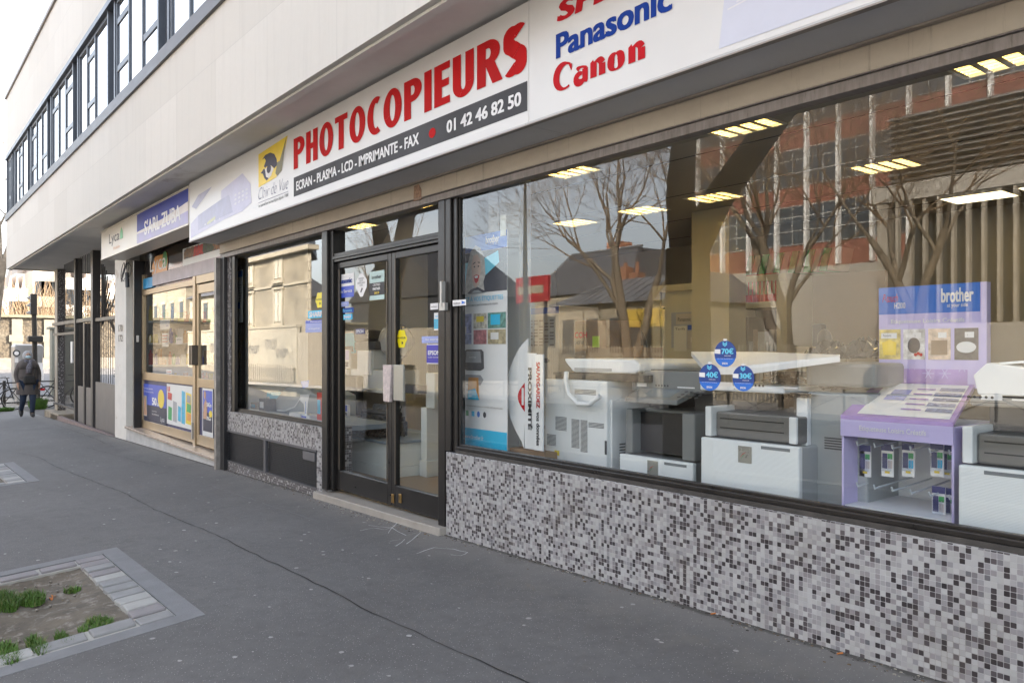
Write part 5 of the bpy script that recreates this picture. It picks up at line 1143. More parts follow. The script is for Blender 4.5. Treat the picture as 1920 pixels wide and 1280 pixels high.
br('yellow_label', m_py, .42, .57, pm + .03, pm + .055, .005); br('teal_label', m_bc, .7, .88, pm + .015, pm + .06, .005); br('white_label', m_wink, .70, .85, p0 + .02, p0 + .05, .005); br('white_label', m_wink, .05, .22, p0 + .05, p0 + .08, .005)
m_dev = M('printed device grey', (.10, .10, .11), .4, var=.3, vs_=14)
q0, q1 = bz(695), bz(655); bl('device_print', m_dev, [(.15, q0 + .01), (.17, q1 - .01), (.22, q1), (.52, q1), (.56, q1 - .01), (.57, q0 + .01), (.5, q0), (.22, q0)], .003); bl('device_print', m_pgr, [(.2, q0 + .035), (.52, q0 + .035), (.5, q1 - .008), (.22, q1 - .008)], .0045); text(Fb, 'brother', xa + W_ * .28, xa + W_ * .42, zb + H_ * (q0 + .055), zb + H_ * (q0 + .064), m_wink, t, lift=.006)
q0, q1 = bz(750), bz(703); bl('device_print', m_pgr, [(.15, q1 - .02), (.2, q1), (.5, q1), (.56, q1 - .02), (.5, q1 - .045), (.2, q1 - .045)], .003); bl('device_print', m_po, [(.24, q0), (.48, q0), (.46, q1 - .012), (.26, q1 - .012)], .0045); bl('device_print', m_bc, [(.24, q0), (.48, q0), (.4, q0 + .05), (.25, q0 + .04)], .0052)
text(Fb, "TOUTES LES INFORMATIONS SUR LA GAMME D'ÉTIQUETEUSES", xa + W_ * .03, xa + W_ * .92, zb + H_ * bz(764), zb + H_ * bz(761), m_cardp, t)
for k, c in enumerate((m_redl, m_pg, m_bc, m_bb, m_char)):
    if k < 3: br('brand_square', c, .08 + k * .12, .14 + k * .12, bz(782), bz(772), .003)
    else: mb = MB(); disc(mb, Fb, *U(.10 + k * .12, bz(777)), W_ * .03, H_ * .013, .003); mb.build('brand_square', c, t, fixn=False)
br('foot_field', m_bc, 0, 1, -.05, bz(805), .003); text(Fb, 'www.brother.fr', xa + W_ * .18, xa + W_ * .56, zb + H_ * bz(825), zb + H_ * bz(817), m_wink, t, lift=.005)
mb = MB(); x, z = P(945, 420, yb - .01); rect(mb, FY(yb - .01), x - .045, x + .025, z - .09, z + .07); mb.build('clear_tape', M('pale tape', (.6, .64, .58), .3), t, fixn=False)
# ================================================================ lilac display stand
yq = .36; t = thing('display_stand', (PX(1680, yq), yq + .3, .05), 'lilac and white cardboard display stand with blue header and sloping tray', 'display stand')
m_lil = M('lilac board', (.56, .50, .80), .5, var=.04); m_lil2 = M('violet board', (.42, .28, .62), .5, var=.12, vs_=8); m_inw = M('display inner white', (.80, .82, .84), .6, var=.03)
xa, xb = PX(1578, yq), PX(1789, yq); zf = PZ(1600, 800, yq) ; zf = PZ(1578, 785, yq); yh = .86
part(t, 'side_panel', m_lil, (xa, xa + .012, yq, yh, .1, zf), (xb - .012, xb, yq, yh, .1, zf), bevel=.002)
part(t, 'back_panel', m_inw, (xa + .013, xb - .013, yh - .02, yh, .1, zf)); part(t, 'base_panel', m_inw, (xa + .013, xb - .013, yq + .01, yh - .021, .58, .6))
part(t, 'front_band', m_lil, (xa, xb, yq - .012, yq - .001, zf - .085, zf), bevel=.001)
text(FY(yq - .012), 'Etiqueteuse Loisirs Créatifs', PX(1614, yq), PX(1739, yq), zf - .058, zf - .024, m_wink, t, bold=.01)
xh0, xh1 = PX(1648, yh), PX(1850, yh); zh0 = PZ(1650, 722, yh)
mb = MB(); mb.hexa([(xa, yq - .01, zf + .001), (xb, yq - .01, zf + .001), (xh1 - .05, yh - .02, zh0 - .01), (xh0, yh - .02, zh0 - .01), (xa, yq - .01, zf + .02), (xb, yq - .01, zf + .02), (xh1 - .05, yh - .02, zh0 + .02), (xh0, yh - .02, zh0 + .02)]); mb.build('sloping_tray', m_lil2, t)
mb = MB()
def TP(a, b, lift=.003):
    L0 = Vector((xa, yq - .01, zf + .02)); R0 = Vector((xb, yq - .01, zf + .02)); L1 = Vector((xh0, yh - .02, zh0 + .02)); R1 = Vector((xh1 - .05, yh - .02, zh0 + .02))
    return L0.lerp(R0, a).lerp(L1.lerp(R1, a), b) + Vector((0, -lift * .6, lift))
def tq(mb, a0, a1, b0, b1, lift=.003): mb.quad(TP(a0, b0, lift), TP(a1, b0, lift), TP(a1, b1, lift), TP(a0, b1, lift))
tq(mb, .14, .96, .06, .96); mb.build('tray_insert', m_inw, t, fixn=False)
mb = MB(); tq(mb, .26, .46, .46, .58, .006); tq(mb, .28, .46, .62, .76, .006); mb.build('label_maker_print', M('lilac blue print', (.26, .30, .62), .4, var=.3, vs_=20), t, fixn=False)
mb = MB()
for k in range(5): tq(mb, .72 - .02 * (k % 2), .95, .2 + k * .14, .29 + k * .14, .006)
mb.build('tape_print', M('mixed tape print', (.22, .25, .38), .4, var=.6, vs_=45), t, fixn=False)
mb = MB()
for k in range(5): tq(mb, .50, .68, .22 + k * .14, .25 + k * .14, .006)
mb.build('tape_print', m_lil2, t, fixn=False)
zt_ = PZ(1650, 540, yh); zb1 = PZ(1650, 590, yh); zb2 = PZ(1650, 690, yh)
part(t, 'header_back', m_lil, (xh0, xh1, yh, yh + .05, zh0, zt_))
Fh = FY(yh); mb = MB(); rect(mb, Fh, xh0, xh1 - .03, zb1, zt_); mb.build('header_blue', m_bb, t, fixn=False)
mb = MB(); rect(mb, Fh, xh0, xh1 - .09, zh0, zb2, .0018); mb.build('violet_band', m_lil2, t, fixn=False)
HW = xh1 - xh0; HH = zt_ - zb1
text(Fh, 'brother', PX(1765, yh), PX(1826, yh), zb1 + HH * .35, zb1 + HH * .85, m_wink, t, bold=.03); text(Fh, 'at your side', PX(1776, yh), PX(1815, yh), zb1 + HH * .14, zb1 + HH * .32, m_wink, t, bold=.01)
text(Fh, 'P-touch', PX(1655, yh), PX(1684, yh), zb1 + HH * .45, zb1 + HH * .75, m_redl, t, shear=.4); text(Fh, 'H200', PX(1677, yh), PX(1698, yh), zb1 + HH * .2, zb1 + HH * .42, m_wink, t, bold=.01)
text(Fh, 'Etiqueteuse Loisirs Créatifs', PX(1671, yh), PX(1809, yh), PZ(1671, 609, yh), PZ(1671, 599, yh), m_wink, t, bold=.015)
pics = [((1649, 1689), (.72, .52, .14), 'Polyvalente'), ((1694, 1735), (.72, .68, .64), 'Intuitive'), ((1741, 1783), (.66, .50, .38), 'Pratique'), ((1790, 1835), (.10, .085, .08), 'Ludique')]
for i, ((a, b), c, s) in enumerate(pics):
    x0, x1 = PX(a, yh), PX(b, yh); z0_, z1_ = PZ(a, 675, yh), PZ(a, 618, yh)
    z0_, z1_ = PZ(1650, 673, yh), PZ(1650, 618, yh)
    mb = MB(); rect(mb, Fh, x0, x1, z0_, z1_, .003); pc = mb.build('photo_tile', M('stand print %d' % i, c, .4, var=.55, vs_=22), t, fixn=False)
    mb = MB(); rect(mb, Fh, x0 + (x1 - x0) * .1 + .04 * (i > 0), x1 - .02, z1_ - .05, z1_ - .02, .005); mb.build('caption_strip', m_wink, pc, fixn=False)
    text(Fh, s, x0 + (x1 - x0) * .2 + .04 * (i > 0), x1 - .05, z1_ - .045, z1_ - .026, m_ink, pc, lift=.006)
    mb = MB(); cx, cz = (x0 + x1) / 2, z0_ + (z1_ - z0_) * .4
    k_ = (x1 - x0) * .36
    if i == 0: polyf(mb, Fh, [(cx - k_, cz + k_ * .6), (cx, cz + k_), (cx + k_ * .9, cz + k_ * .6), (cx + k_ * .8, cz - k_), (cx - k_ * .8, cz - k_)], .005); mt = m_yel
    elif i == 1: disc(mb, Fh, cx, cz + .01, k_ * .8, k_, .005); mt = m_dev
    elif i == 2: rect(mb, Fh, cx - k_, cx + k_, cz - k_, cz + k_ * .9, .005); mt = m_card
    else: disc(mb, Fh, cx, cz, k_ * 1.15, k_ * .7, .005); mt = m_pw
    mb.build('printed_object', mt, pc, fixn=False)
    if i == 1: mb = MB(); [disc(mb, Fh, cx + .01 + .014 * k, cz - .04 + .006 * (k % 2), .009, .009, .007, 10) for k in range(3)]; mb.build('printed_object', m_redl, pc, fixn=False)
mb = MB(); rr = random.Random(2)
for k in range(9):
    cx, cz = xh0 + .1 + k * .085, zh0 + .07 + .05 * rr.random()
    for a in range(3): stroke(mb, Fh, [(cx - .03 * math.cos(a * 1.05), cz - .03 * math.sin(a * 1.05)), (cx + .03 * math.cos(a * 1.05), cz + .03 * math.sin(a * 1.05))], .004, .0035)
mb.build('motif_print', m_lil, t, fixn=False)
# hooks and blister packs
m_hook = M('clear hook plastic', (.60, .66, .70), .25)
mb = MB()
for row, pyh in ((0, 832), (1, 908)):
    for k in range(6):
        x = xa + .06 + k * (xb - xa - .1) / 5; z = PZ(1610, pyh, yq + .1) - .0; mb.tube([(x, yh - .02, z + .02), (x, yq + .05, z), (x, yq + .04, z + .02)], .005, 5)
mb.build('hooks', m_hook, t)
m_packb = M('pack navy', (.035, .04, .16), .35, var=.15)
def pack(px, py, y, label):
    x, z = P(px, py, y); w_, h_ = .062, .165
    p = thing('tape_pack', (x, y, z), label, 'blister pack', 'label tape packs on the hooks')
    mb = MB(); mb.box(x - w_ / 2, x + w_ / 2, y, y + .006, z, z + h_); mb.build('card', m_whitepl, p)
    f = FY(y)
    for nm, mt, a0, a1, b0, b1, l in (('header_print', m_packb, 0, 1, .8, 1, .002), ('blue_print', m_packb, .08, .5, .25, .72, .002), ('green_print', m_pg, .52, .92, .55, .72, .002), ('yellow_print', m_py, .3, .7, .1, .18, .002), ('colour_print', m_bc if int(px) % 2 else m_pink, .55, .9, .26, .5, .002)):
        mb = MB(); rect(mb, f, x - w_ / 2 + w_ * a0, x - w_ / 2 + w_ * a1, z + h_ * b0, z + h_ * b1, l); mb.build(nm, mt, p, fixn=False)
    mb = MB(); mb.box(x - w_ * .35, x + w_ * .35, y - .022, y - .004, z + .03, z + .1); mb.build('blister', glass_mat('clear blister', (.95, .97, 1), 1) if 'clear blister' not in MATS else MATS['clear blister'], p)
    return p
for i, (px, py) in enumerate(((1622, 893), (1664, 893), (1703, 893), (1757, 893), (1776, 896), (1760, 975), (1782, 978))):
    pack(px, py, yq + .14 if i not in (4, 6) else yq + .2, ['blister pack hanging leftmost on the upper hooks of the stand', 'blister pack hanging second from left on the upper hooks', 'blister pack in the middle of the upper hooks', 'blister pack on the right of the upper hooks', 'blister pack half hidden at the right end of the upper hooks', 'blister pack on the lower hook of the stand', 'blister pack half hidden behind the lower one'][i])
# ================================================================ rear of the shop
yr = 3.9; t = thing('shelf_unit', (PX(1420, yr), yr, .05), 'open shelf unit with red binders above a dark cupboard bay', 'shelf')
xa, xb = PX(1366, yr), PX(1475, yr); z1_ = PZ(1420, 528, yr); z2_ = PZ(1420, 566, yr); z3_ = PZ(1420, 577, yr)
part(t, 'side_panel', m_cream, (xa, xa + .04, yr, yr + .5, .05, z1_), (xb - .12, xb, yr, yr + .5, .05, z1_)); part(t, 'shelf_board', m_cream, (xa, xb, yr - .01, yr + .5, z1_ + .001, z1_ + .07), (xa + .04, xb - .12, yr, yr + .5, z3_, z2_)); part(t, 'back_panel', m_dgreypl, (xa + .04, xb - .12, yr + .45, yr + .5, .05, z1_))
part(t, 'shelf_board', m_cream, (xa + .04, xb - .12, yr + .05, yr + .44, z3_ - .5, z3_ - .47), (xa + .04, xb - .12, yr + .05, yr + .44, z3_ - .95, z3_ - .92))
nb = 11; bw_ = (xb - xa - .2) / nb
B0 = None
for i in range(nb):
    x = xa + .06 + bw_ * (i + .5)
    if B0 is None:
        B0 = thing('binder', (x, yr + .15, z2_), '', 'binder', 'red binders on the shelf'); hb = .30
        part(B0, 'cover', m_redl, (x - bw_ * .45, x + bw_ * .45, yr + .02, yr + .3, z2_ + .002, z2_ + hb)); part(B0, 'spine_label', m_cream, (x - bw_ * .28, x + bw_ * .28, yr + .014, yr + .019, z2_ + .08, z2_ + .26))
        o = B0
    else: o = moved_copy(B0, (x, yr + .15, z2_))
    o['label'] = 'red binder with a pale spine label, ' + ('first', 'second', 'third', 'fourth', 'fifth', 'sixth', 'seventh', 'eighth', 'ninth', 'tenth', 'last')[i] + ' from the left on the shelf'
rr = random.Random(8)
mb = MB()
for sh in (z3_ - .47, z3_ - .92):
    x = xa + .07
    while x < xb - .2:
        w_ = rr.uniform(.03, .1); h_ = rr.uniform(.1, .38); mb.use(rr.randrange(5)); mb.box(x, x + w_ * .92, yr + .08, yr + .4, sh + .001, sh + h_); x += w_
tag(mb.build('shelf_clutter', [m_cardl, m_cardp, m_greypl, m_pgr, m_card]), 'jumble of papers, files and parts in the dark lower bay', 'clutter', kind='stuff')
mb = MB(); x0 = PX(1385, yr); 
for i in range(12): mb.use(i % 2); mb.hexa([(x0 + i * .09, yr + .1, z1_ + .072), (x0 + .07 + i * .09, yr + .1, z1_ + .072), (x0 + .07 + i * .09, yr + .4, z1_ + .072), (x0 + i * .09, yr + .4, z1_ + .072), (x0 + .06 + i * .09, yr + .1, z1_ + .30), (x0 + .13 + i * .09, yr + .1, z1_ + .30), (x0 + .13 + i * .09, yr + .4, z1_ + .30), (x0 + .06 + i * .09, yr + .4, z1_ + .30)])
tag(mb.build('leaning_folders', [m_pg, m_cardl]), 'row of leaning green and beige folders on top of the shelf unit', 'folders', kind='stuff')
# door with papers
yd2 = 3.7; t = thing('inner_door', (PX(1285, yd2), yd2, .05), 'cream inner door papered with notices and a cork panel', 'door')
xa, xb = PX(1240, yd2), PX(1335, yd2); zt = PZ(1285, 545, yd2); part(t, 'panel', M('dull cream door', (.50, .47, .36), .6, var=.05), (xa, xb - .16, yd2, yd2 + .04, .05, zt), bevel=.004); part(t, 'frame', m_cream, (xa - .12, xa - .002, yd2 - .02, yd2 + .08, .05, zt + .08), (xb - .158, xb, yd2 - .02, yd2 + .08, .05, zt + .08), (xa, xb - .16, yd2 - .02, yd2 + .08, zt + .001, zt + .08))
Fd = FY(yd2)
def paper(px0, px1, py0, py1, mat, nm='notice', lift=.003, tx=None):
    mb = MB(); a, b = PX(px0, yd2), PX(px1, yd2); c, d = PZ((px0 + px1) / 2, py1, yd2), PZ((px0 + px1) / 2, py0, yd2); rect(mb, Fd, a, b, c, d, lift); mb.build(nm, mat, t, fixn=False)
    if tx: text(Fd, tx, a + (b - a) * .12, b - (b - a) * .12, d - (d - c) * (.7 if d - c < .2 else .16), d - (d - c) * (.35 if d - c < .2 else .07), m_ink, t, lift=lift + .002)
m_paper = M('notice paper', (.58, .56, .48), .7, var=.05)
paper(1259, 1313, 585, 652, m_pgr, 'cork_panel'); paper(1264, 1288, 611, 658, m_paper, tx='Tarifs', lift=.006); paper(1268, 1300, 588, 608, m_cardl, lift=.005, tx='Panasonic'); paper(1290, 1313, 609, 618, m_navy, lift=.006); paper(1296, 1315, 632, 642, m_paper, lift=.008, tx='brother'); paper(1298, 1315, 652, 664, m_packb, lift=.006, tx=None); paper(1314, 1324, 583, 610, m_cardl, lift=.006); paper(1314, 1325, 612, 632, m_paper, lift=.006); paper(1289, 1312, 620, 655, m_cardl, lift=.0055)
text(Fd, 'EPSON', PX(1300, yd2), PX(1313, yd2), PZ(1306, 659, yd2), PZ(1306, 656, yd2), m_wink, t, lift=.009)
mb = MB(); mb.tube([(PX(1246, yd2), yd2 - .06, PZ(1246, 578, yd2)), (PX(1252, yd2), yd2 - .06, PZ(1252, 578, yd2))], .015); mb.build('handle', m_greypl, t)
# partition with diagonal lattice line, phone
xa, xb = PX(1478, 4.4), PX(1660, 4.4); mb = MB(); mb.box(xa, xb, 4.4, 4.45, .05, 2.2); tag(mb.build('partition_panel', M('terracotta tinted panel', (.30, .215, .145), .7, var=.05)), 'plain tan partition right of the binder shelf', 'partition')
yp = 3.2; t = thing('desk_phone', (PX(1530, yp), yp, 1.25), 'black upright phone set standing before the tan partition', 'phone'); xa, xb = PX(1521, yp), PX(1540, yp); part(t, 'body', m_blackpl, (xa, xb, yp, yp + .1, PZ(1530, 650, yp), PZ(1530, 607, yp)), bevel=.02); mb = MB(); mb.ball((xb + .02, yp + .02, PZ(1530, 635, yp)), (.07, .05, .09), 12, 8); mb.build('handset', m_blackpl, t, smooth=True)
t = thing('cabinet', (PX(1530, yp), yp + .2, .05), 'tan low cabinet under the black phone', 'cabinet'); part(t, 'body', m_wall_in, (PX(1500, yp), PX(1600, yp), yp - .1, yp + .4, .05, PZ(1530, 650, yp) - .002), bevel=.01); part(t, 'door_panel', m_cream, (PX(1503, yp), PX(1597, yp), yp - .12, yp - .101, .1, PZ(1530, 650, yp) - .05), bevel=.004)
# desk behind machines
t = thing('desk', (-5.5, 3, .05), 'long tan desk at the rear, below the notices', 'desk'); part(t, 'tabletop', m_wall_in, (PX(1170, 3.0), PX(1345, 3.0), 2.7, 3.4, 1.0, 1.04), bevel=.004); part(t, 'leg', m_dgreypl, (PX(1170, 3.0) + .02, PX(1170, 3.0) + .07, 2.75, 3.35, .05, .999)); part(t, 'leg', m_dgreypl, (PX(1345, 3.0) - .07, PX(1345, 3.0) - .02, 2.75, 3.35, .05, .999))
# ================================================================ counter behind the door, typewriter, printers
yc = .62; m_ctr = M('grey green counter laminate', (.74, .77, .74), .5, var=.04); m_ctop = M('blue grey counter top', (.22, .27, .32), .5, var=.15)
t = thing('counter', (-6.8, yc + .3, .05), 'pale grey counter with a plinth behind the copier shop door', 'counter')
xa, xb = PX(560, yc), PX(803, 1.1); zt = PZ(640, 812, yc)
xm = PX(728, yc)
part(t, 'front_panel', m_ctr, (xa, xm, yc, yc + .9, .16, zt - .03), bevel=.004); part(t, 'plinth', m_ctr, (xa, xm + .0, yc - .02, yc + .9, .05, .158)); part(t, 'top', m_ctop, (xa - .02, xm + .03, yc - .03, yc + .9, zt - .029, zt), bevel=.004)
xs2 = PX(737, 1.0); xe = PX(800, 1.0)
part(t, 'end_block', m_ctr, (xm + .032, xe, 1.0, 1.8, .22, .78), bevel=.004); part(t, 'end_plinth', m_ctr, (xm + .032, xe + .03, .98, 1.8, .05, .218), bevel=.004)
part(t, 'raised_block', m_ctr, (xm + .1, xe + .12, 1.02, 1.8, .782, 1.15), bevel=.004)
t = thing('cash_drawer', (-6.1, .98, .95), 'dark slim drawer box on the front of the raised counter block', 'box'); part(t, 'box', m_dgreypl, (PX(745, .95), PX(790, .95), .90, 1.019, .93, 1.02), bevel=.006)
# typewriter
yt = .70; x0, x1 = PX(640, yt), PX(714, yt); zb = zt; cx = (x0 + x1) / 2; W_ = x1 - x0
m_tw = M('old black enamel', (.022, .022, .022), .28, var=.3, vs_=12); t = thing('typewriter', (cx, yt + .15, zb), 'antique black office typewriter on the counter behind the door', 'typewriter')
mb = MB(); mb.prismx([(yt, zb + .01), (yt + .35, zb + .01), (yt + .35, zb + .17), (yt + .17, zb + .17), (yt + .13, zb + .10), (yt, zb + .03)], x0 + .05, x1 - .02); mb.build('body', m_tw, t, bevel=.012)
mb = MB(); mb.tube([(x0 + .08, yt + .26, zb + .24), (x1 - .04, yt + .26, zb + .24)], .035, 14); mb.build('platen', m_blackpl, t, smooth=False)
mb = MB(); mb.box(x0 + .06, x1 - .06, yt + .22, yt + .34, zb + .17, zb + .215); mb.hexa([(x0 + .16, yt + .28, zb + .22), (x1 - .12, yt + .28, zb + .22), (x1 - .12, yt + .3, zb + .22), (x0 + .16, yt + .3, zb + .22), (x0 + .18, yt + .34, zb + .33), (x1 - .14, yt + .34, zb + .33), (x1 - .14, yt + .35, zb + .33), (x0 + .18, yt + .35, zb + .33)]); mb.build('carriage', m_tw, t, bevel=.004)
mb = MB()
for r in range(4):
    for k in range(11):
        x = x0 + .07 + (W_ - .2) * (k + .4 * (r % 2)) / 10.5; y = yt - .06 + r * .035; z = zb + .035 + r * .02; mb.tube([(x, y, z - .025), (x, y, z)], .003, 5); mb.tube([(x, y, z), (x, y, z + .006)], .011, 8)
mb.build('keys', m_dgreypl, t)
mb = MB(); mb.tube([(cx - .07 + .14 * i / 10, yt + .10 + .03 * math.sin(math.pi * i / 10), zb + .13 - .045 * math.sin(math.pi * i / 10)) for i in range(11)], .014, 6); mb.build('type_basket', M('steel type bars', (.2, .2, .2), .3, .8), t)
mb = MB()
for dx in (x0 + .07, x1 - .05): mb.ball((dx, yt + .02, zb + .012), .014, 8, 6); mb.ball((dx, yt + .32, zb + .012), .014, 8, 6)
mb.build('feet', m_blackpl, t)
# printers on a shelf at the back of the counter
t = thing('printer', (PX(690, 1.2), 1.2, 1.2), 'tall white printer with a dark top and grey control lid behind the door stickers', 'printer')
yp = 1.35; x0, x1 = PX(657, yp), PX(722, yp); part(t, 'body', m_cop, (x0, x1, yp, yp + .5, PZ(690, 728, yp), PZ(690, 693, yp)), bevel=.01); part(t, 'front_door', m_whitepl, (PX(673, yp), PX(699, yp), yp - .03, yp - .001, PZ(686, 703, yp), PZ(686, 657, yp)), bevel=.01); part(t, 'dark_top', m_dgreypl, (PX(666, yp), PX(706, yp), yp - .02, yp + .4, PZ(686, 656, yp), PZ(686, 640, yp)), bevel=.02)
part(t, 'tower', m_cop, (PX(672, yp), PX(700, yp), yp, yp + .4, PZ(690, 692, yp), PZ(690, 657, yp)), bevel=.008)
mb = MB(); a = P(668, 640, yp); b = P(698, 634, yp); mb.hexa([(a[0], yp - .02, a[1]), (b[0], yp - .02, b[1]), (b[0], yp + .3, b[1]), (a[0], yp + .3, a[1]), (a[0] - .06, yp - .02, a[1] + .16), (b[0] - .25, yp - .02, b[1] + .10), (b[0] - .25, yp + .3, b[1] + .10), (a[0] - .06, yp + .3, a[1] + .16)]); mb.build('raised_lid', m_blackpl, t)
t = thing('shelf', (PX(680, 1.3), 1.3, .8), 'white wall shelf carrying the printer behind the counter', 'shelf'); part(t, 'board', m_white, (PX(600, 1.3), PX(728, 1.3), 1.25, 1.9, PZ(690, 734, 1.3), PZ(690, 728.5, 1.3)), bevel=.003); part(t, 'back', m_white, (PX(600, 1.9), PX(760, 1.9), 1.9, 1.93, zt, PZ(690, 728.5, 1.3)))
for i, (px0, px1, py0, py1, y, c, lb) in enumerate(((624, 636, 645, 690, 1.3, m_py, 'small yellow and white leaflet stand behind the left door leaf'), (636, 655, 655, 690, 1.32, m_lil, 'lilac leaflet on the printer shelf'), (640, 664, 625, 662, 1.5, m_blc, 'pale blue leaflet fanned above the printer shelf'), (636, 650, 692, 728, 1.28, m_pink, 'pink and white small box on the printer shelf'), (624, 634, 693, 730, 1.27, m_white, 'white packet at the left end of the printer shelf'),
        (638, 650, 735, 752, .95, m_bc, 'cyan and red ink box standing behind the typewriter'), (651, 660, 737, 755, .97, M('magenta box', (.6, .08, .3), .4), 'magenta ink box behind the typewriter'), (640, 652, 757, 780, .85, m_pb, 'blue and white ink box left of the typewriter'), (624, 634, 735, 765, .8, m_white, 'white leaflet leaning left of the typewriter'))):
    x0, x1 = PX(px0, y), PX(px1, y); z0_, z1_ = PZ(px0, py1, y), PZ(px0, py0, y)
    t = thing('leaflet_box', ((x0 + x1) / 2, y, z0_), lb, 'leaflet'); part(t, 'box', m_wink if i % 2 else c, (x0, x1, y, y + .03, z0_, z1_)); mb = MB(); rect(mb, FY(y), x0 + .01, x1 - .01, z0_ + (z1_ - z0_) * .45, z1_ - .01); mb.build('print', c, t, fixn=False)
    mb = MB(); rect(mb, FY(y), x0 + .02, x1 - .02, z0_ + .02, z0_ + (z1_ - z0_) * .35); mb.build('print', m_dev, t, fixn=False)
mb = MB(); mb.box(PX(600, 3.2), PX(852, 3.2), 3.2, 3.25, .05, 2.94); tag(mb.build('added_dark_screen', m_dgreypl), 'dark screen added behind the counter to darken the view through the door panes', 'partition')  # added sheet: makes the interior behind the door read as dark
# bag on the counter
mb = MB(); x, z = P(742, 640, 1.6); mb.ball((x, 1.6, z), (.30, .2, .22), 14, 9)
for i, v in enumerate(mb.v): mb.v[i] = (v[0] + random.uniform(-.02, .02), v[1] + random.uniform(-.02, .02), v[2] + random.uniform(-.02, .02))
tag(mb.build('plastic_bag', M('translucent grey bag', (.42, .44, .45), .25, var=.2), smooth=False), 'crumpled pale plastic bag on the counter behind the door', 'bag')
# side wall hung beige panel seen above the doors (folded shutter housing)
mb = MB(); mb.hexa([(-7.35, .5, 2.4), (-5.4, .5, 2.37), (-5.4, .9, 2.37), (-7.35, .9, 2.4), (-6.9, .5, 2.72), (-5.4, .5, 2.78), (-5.4, .9, 2.78), (-6.9, .9, 2.72)]); tag(mb.build('bulkhead', M('beige bulkhead', (.36, .31, .25), .8, var=.06)), 'slanted beige bulkhead seen over the door leaves', 'bulkhead')
# ================================================================ things in the side window
ys = .35
mb = MB(); mb.box(-10.15, -7.55, .2, .9, .55, .6); tag(mb.build('window_shelf', m_ctop), 'grey blue display shelf along the side pane', 'shelf')
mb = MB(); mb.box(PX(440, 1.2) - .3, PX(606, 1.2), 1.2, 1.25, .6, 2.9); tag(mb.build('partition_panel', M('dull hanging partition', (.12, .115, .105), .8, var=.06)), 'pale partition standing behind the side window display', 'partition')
xa, xb = PX(450, ys), PX(454, ys); mb = MB(); mb.box(xa, xb, ys, ys + .3, .6, PZ(452, 700, ys)); tag(mb.build('purple_panel', M('purple panel', (.12, .03, .22), .5)), 'narrow purple upright panel at the left of the side window', 'panel')
xa, xb = PX(443, .14), PX(455, .14); t = thing('paper_notice', (xa, .14, 1.6), 'long white paper notice taped inside the side window, top left', 'notice'); z0_, z1_ = PZ(443, 605, .14), PZ(443, 508, .14)
mb = MB(); mb.box(xa, xb, .14, .142, z0_, z1_); mb.build('sheet', m_wink, t); mb = MB(); rect(mb, FY(.14), xa, xb, z1_ - .09, z1_ - .01); rect(mb, FY(.14), xa + .05, xa + .14, z1_ - .5, z1_ - .42); mb.build('blue_print', m_bb, t, fixn=False)
mb = MB(); [rect(mb, FY(.14), xa + .03, xb - .03 - .02 * (k % 3), z1_ - .2 - k * .035, z1_ - .19 - k * .035) for k in range(7)]; mb.build('print_lines', m_pgr, t, fixn=False)
t = thing('fax_machine', (PX(540, .6), .6, .6), 'grey blue fax machine with sloping lid in the side window', 'fax machine'); x0, x1 = PX(510, .5), PX(590, .5)
mb = MB(); mb.prism([(x0, .601), (x1 + .1, .601), (x1 + .1, .85), (x1 - .3, .93), (x0 + .45, .92), (x0, .70)], .5, 1.0); mb.build('body', m_gc2, t, bevel=.02); part(t, 'dark_back', m_blackpl, (x1 - .6, x1 + .1, 1.001, 1.1, .6, 1.08), bevel=.02)
mb = MB(); mb.tube([(x0 + .3, .45, .62), (x0 + .6, .42, .63), (x1 - .4, .42, .7), (x1 - .2, .44, .85)], .008, 6); mb.build('cable', m_wink, t)
x0, z0_ = P(568, 742, .3); x1 = PX(577, .3); t = thing('price_banner', (x0, .3, .62), 'narrow blue and white price tag stand in the side window', 'price tag'); mb = MB(); mb.prism([(x0 + .06, .61), (x1 - .04, .61), (x1 + .02, PZ(577, 745, .3)), (x1 + .05, PZ(577, 738, .3)), (x0 - .08, PZ(568, 740, .3)), (x0 - .08, PZ(568, 752, .3)), (x0 + .02, PZ(568, 757, .3))], .3, .304); mb.build('card', m_wink, t); mb = MB(); polyf(mb, FY(.3), [(x0 + .0, .95), (x1 + .02, .97), (x1 + .04, 1.05), (x0 - .06, 1.03)]); rect(mb, FY(.3), x0 + .07, x1 - .05, .66, .8); mb.build('print', m_bb, t, fixn=False)
for i, (px0, px1, h, y, mt, lb) in enumerate(((542, 562, .06, .25, m_wink, 'flat white box lying at the side window sill'), (562, 580, .05, .27, m_cop, 'pale flat box next to the white one on the window shelf'), (594, 604, .32, .3, m_pr, 'red and blue ink box at the right end of the side window'), (486, 498, .16, .35, m_dev, 'small dark boxed item on the window shelf'), (455, 470, .12, .4, m_lil, 'lilac package at the left of the window shelf'), (470, 482, .09, .38, m_cardl, 'small beige package on the window shelf'), (500, 508, .24, .45, m_blc, 'pale blue narrow stand on the window shelf'), (466, 500, .38, .8, m_greypl, 'grey machine at the back of the side window'))):
    x0, x1 = PX(px0, y), PX(px1, y); t = thing('small_box', ((x0 + x1) / 2, y, .6), lb, 'box'); part(t, 'box', mt, (x0, x1, y, y + .14, .601, .6 + h), bevel=.004); mb = MB(); rect(mb, FY(y), x0 + (x1 - x0) * .1, x0 + (x1 - x0) * .7, .6 + h * .25, .6 + h * .75); mb.build('print', [m_wink, m_pb, m_pc][i % 3], t, fixn=False)
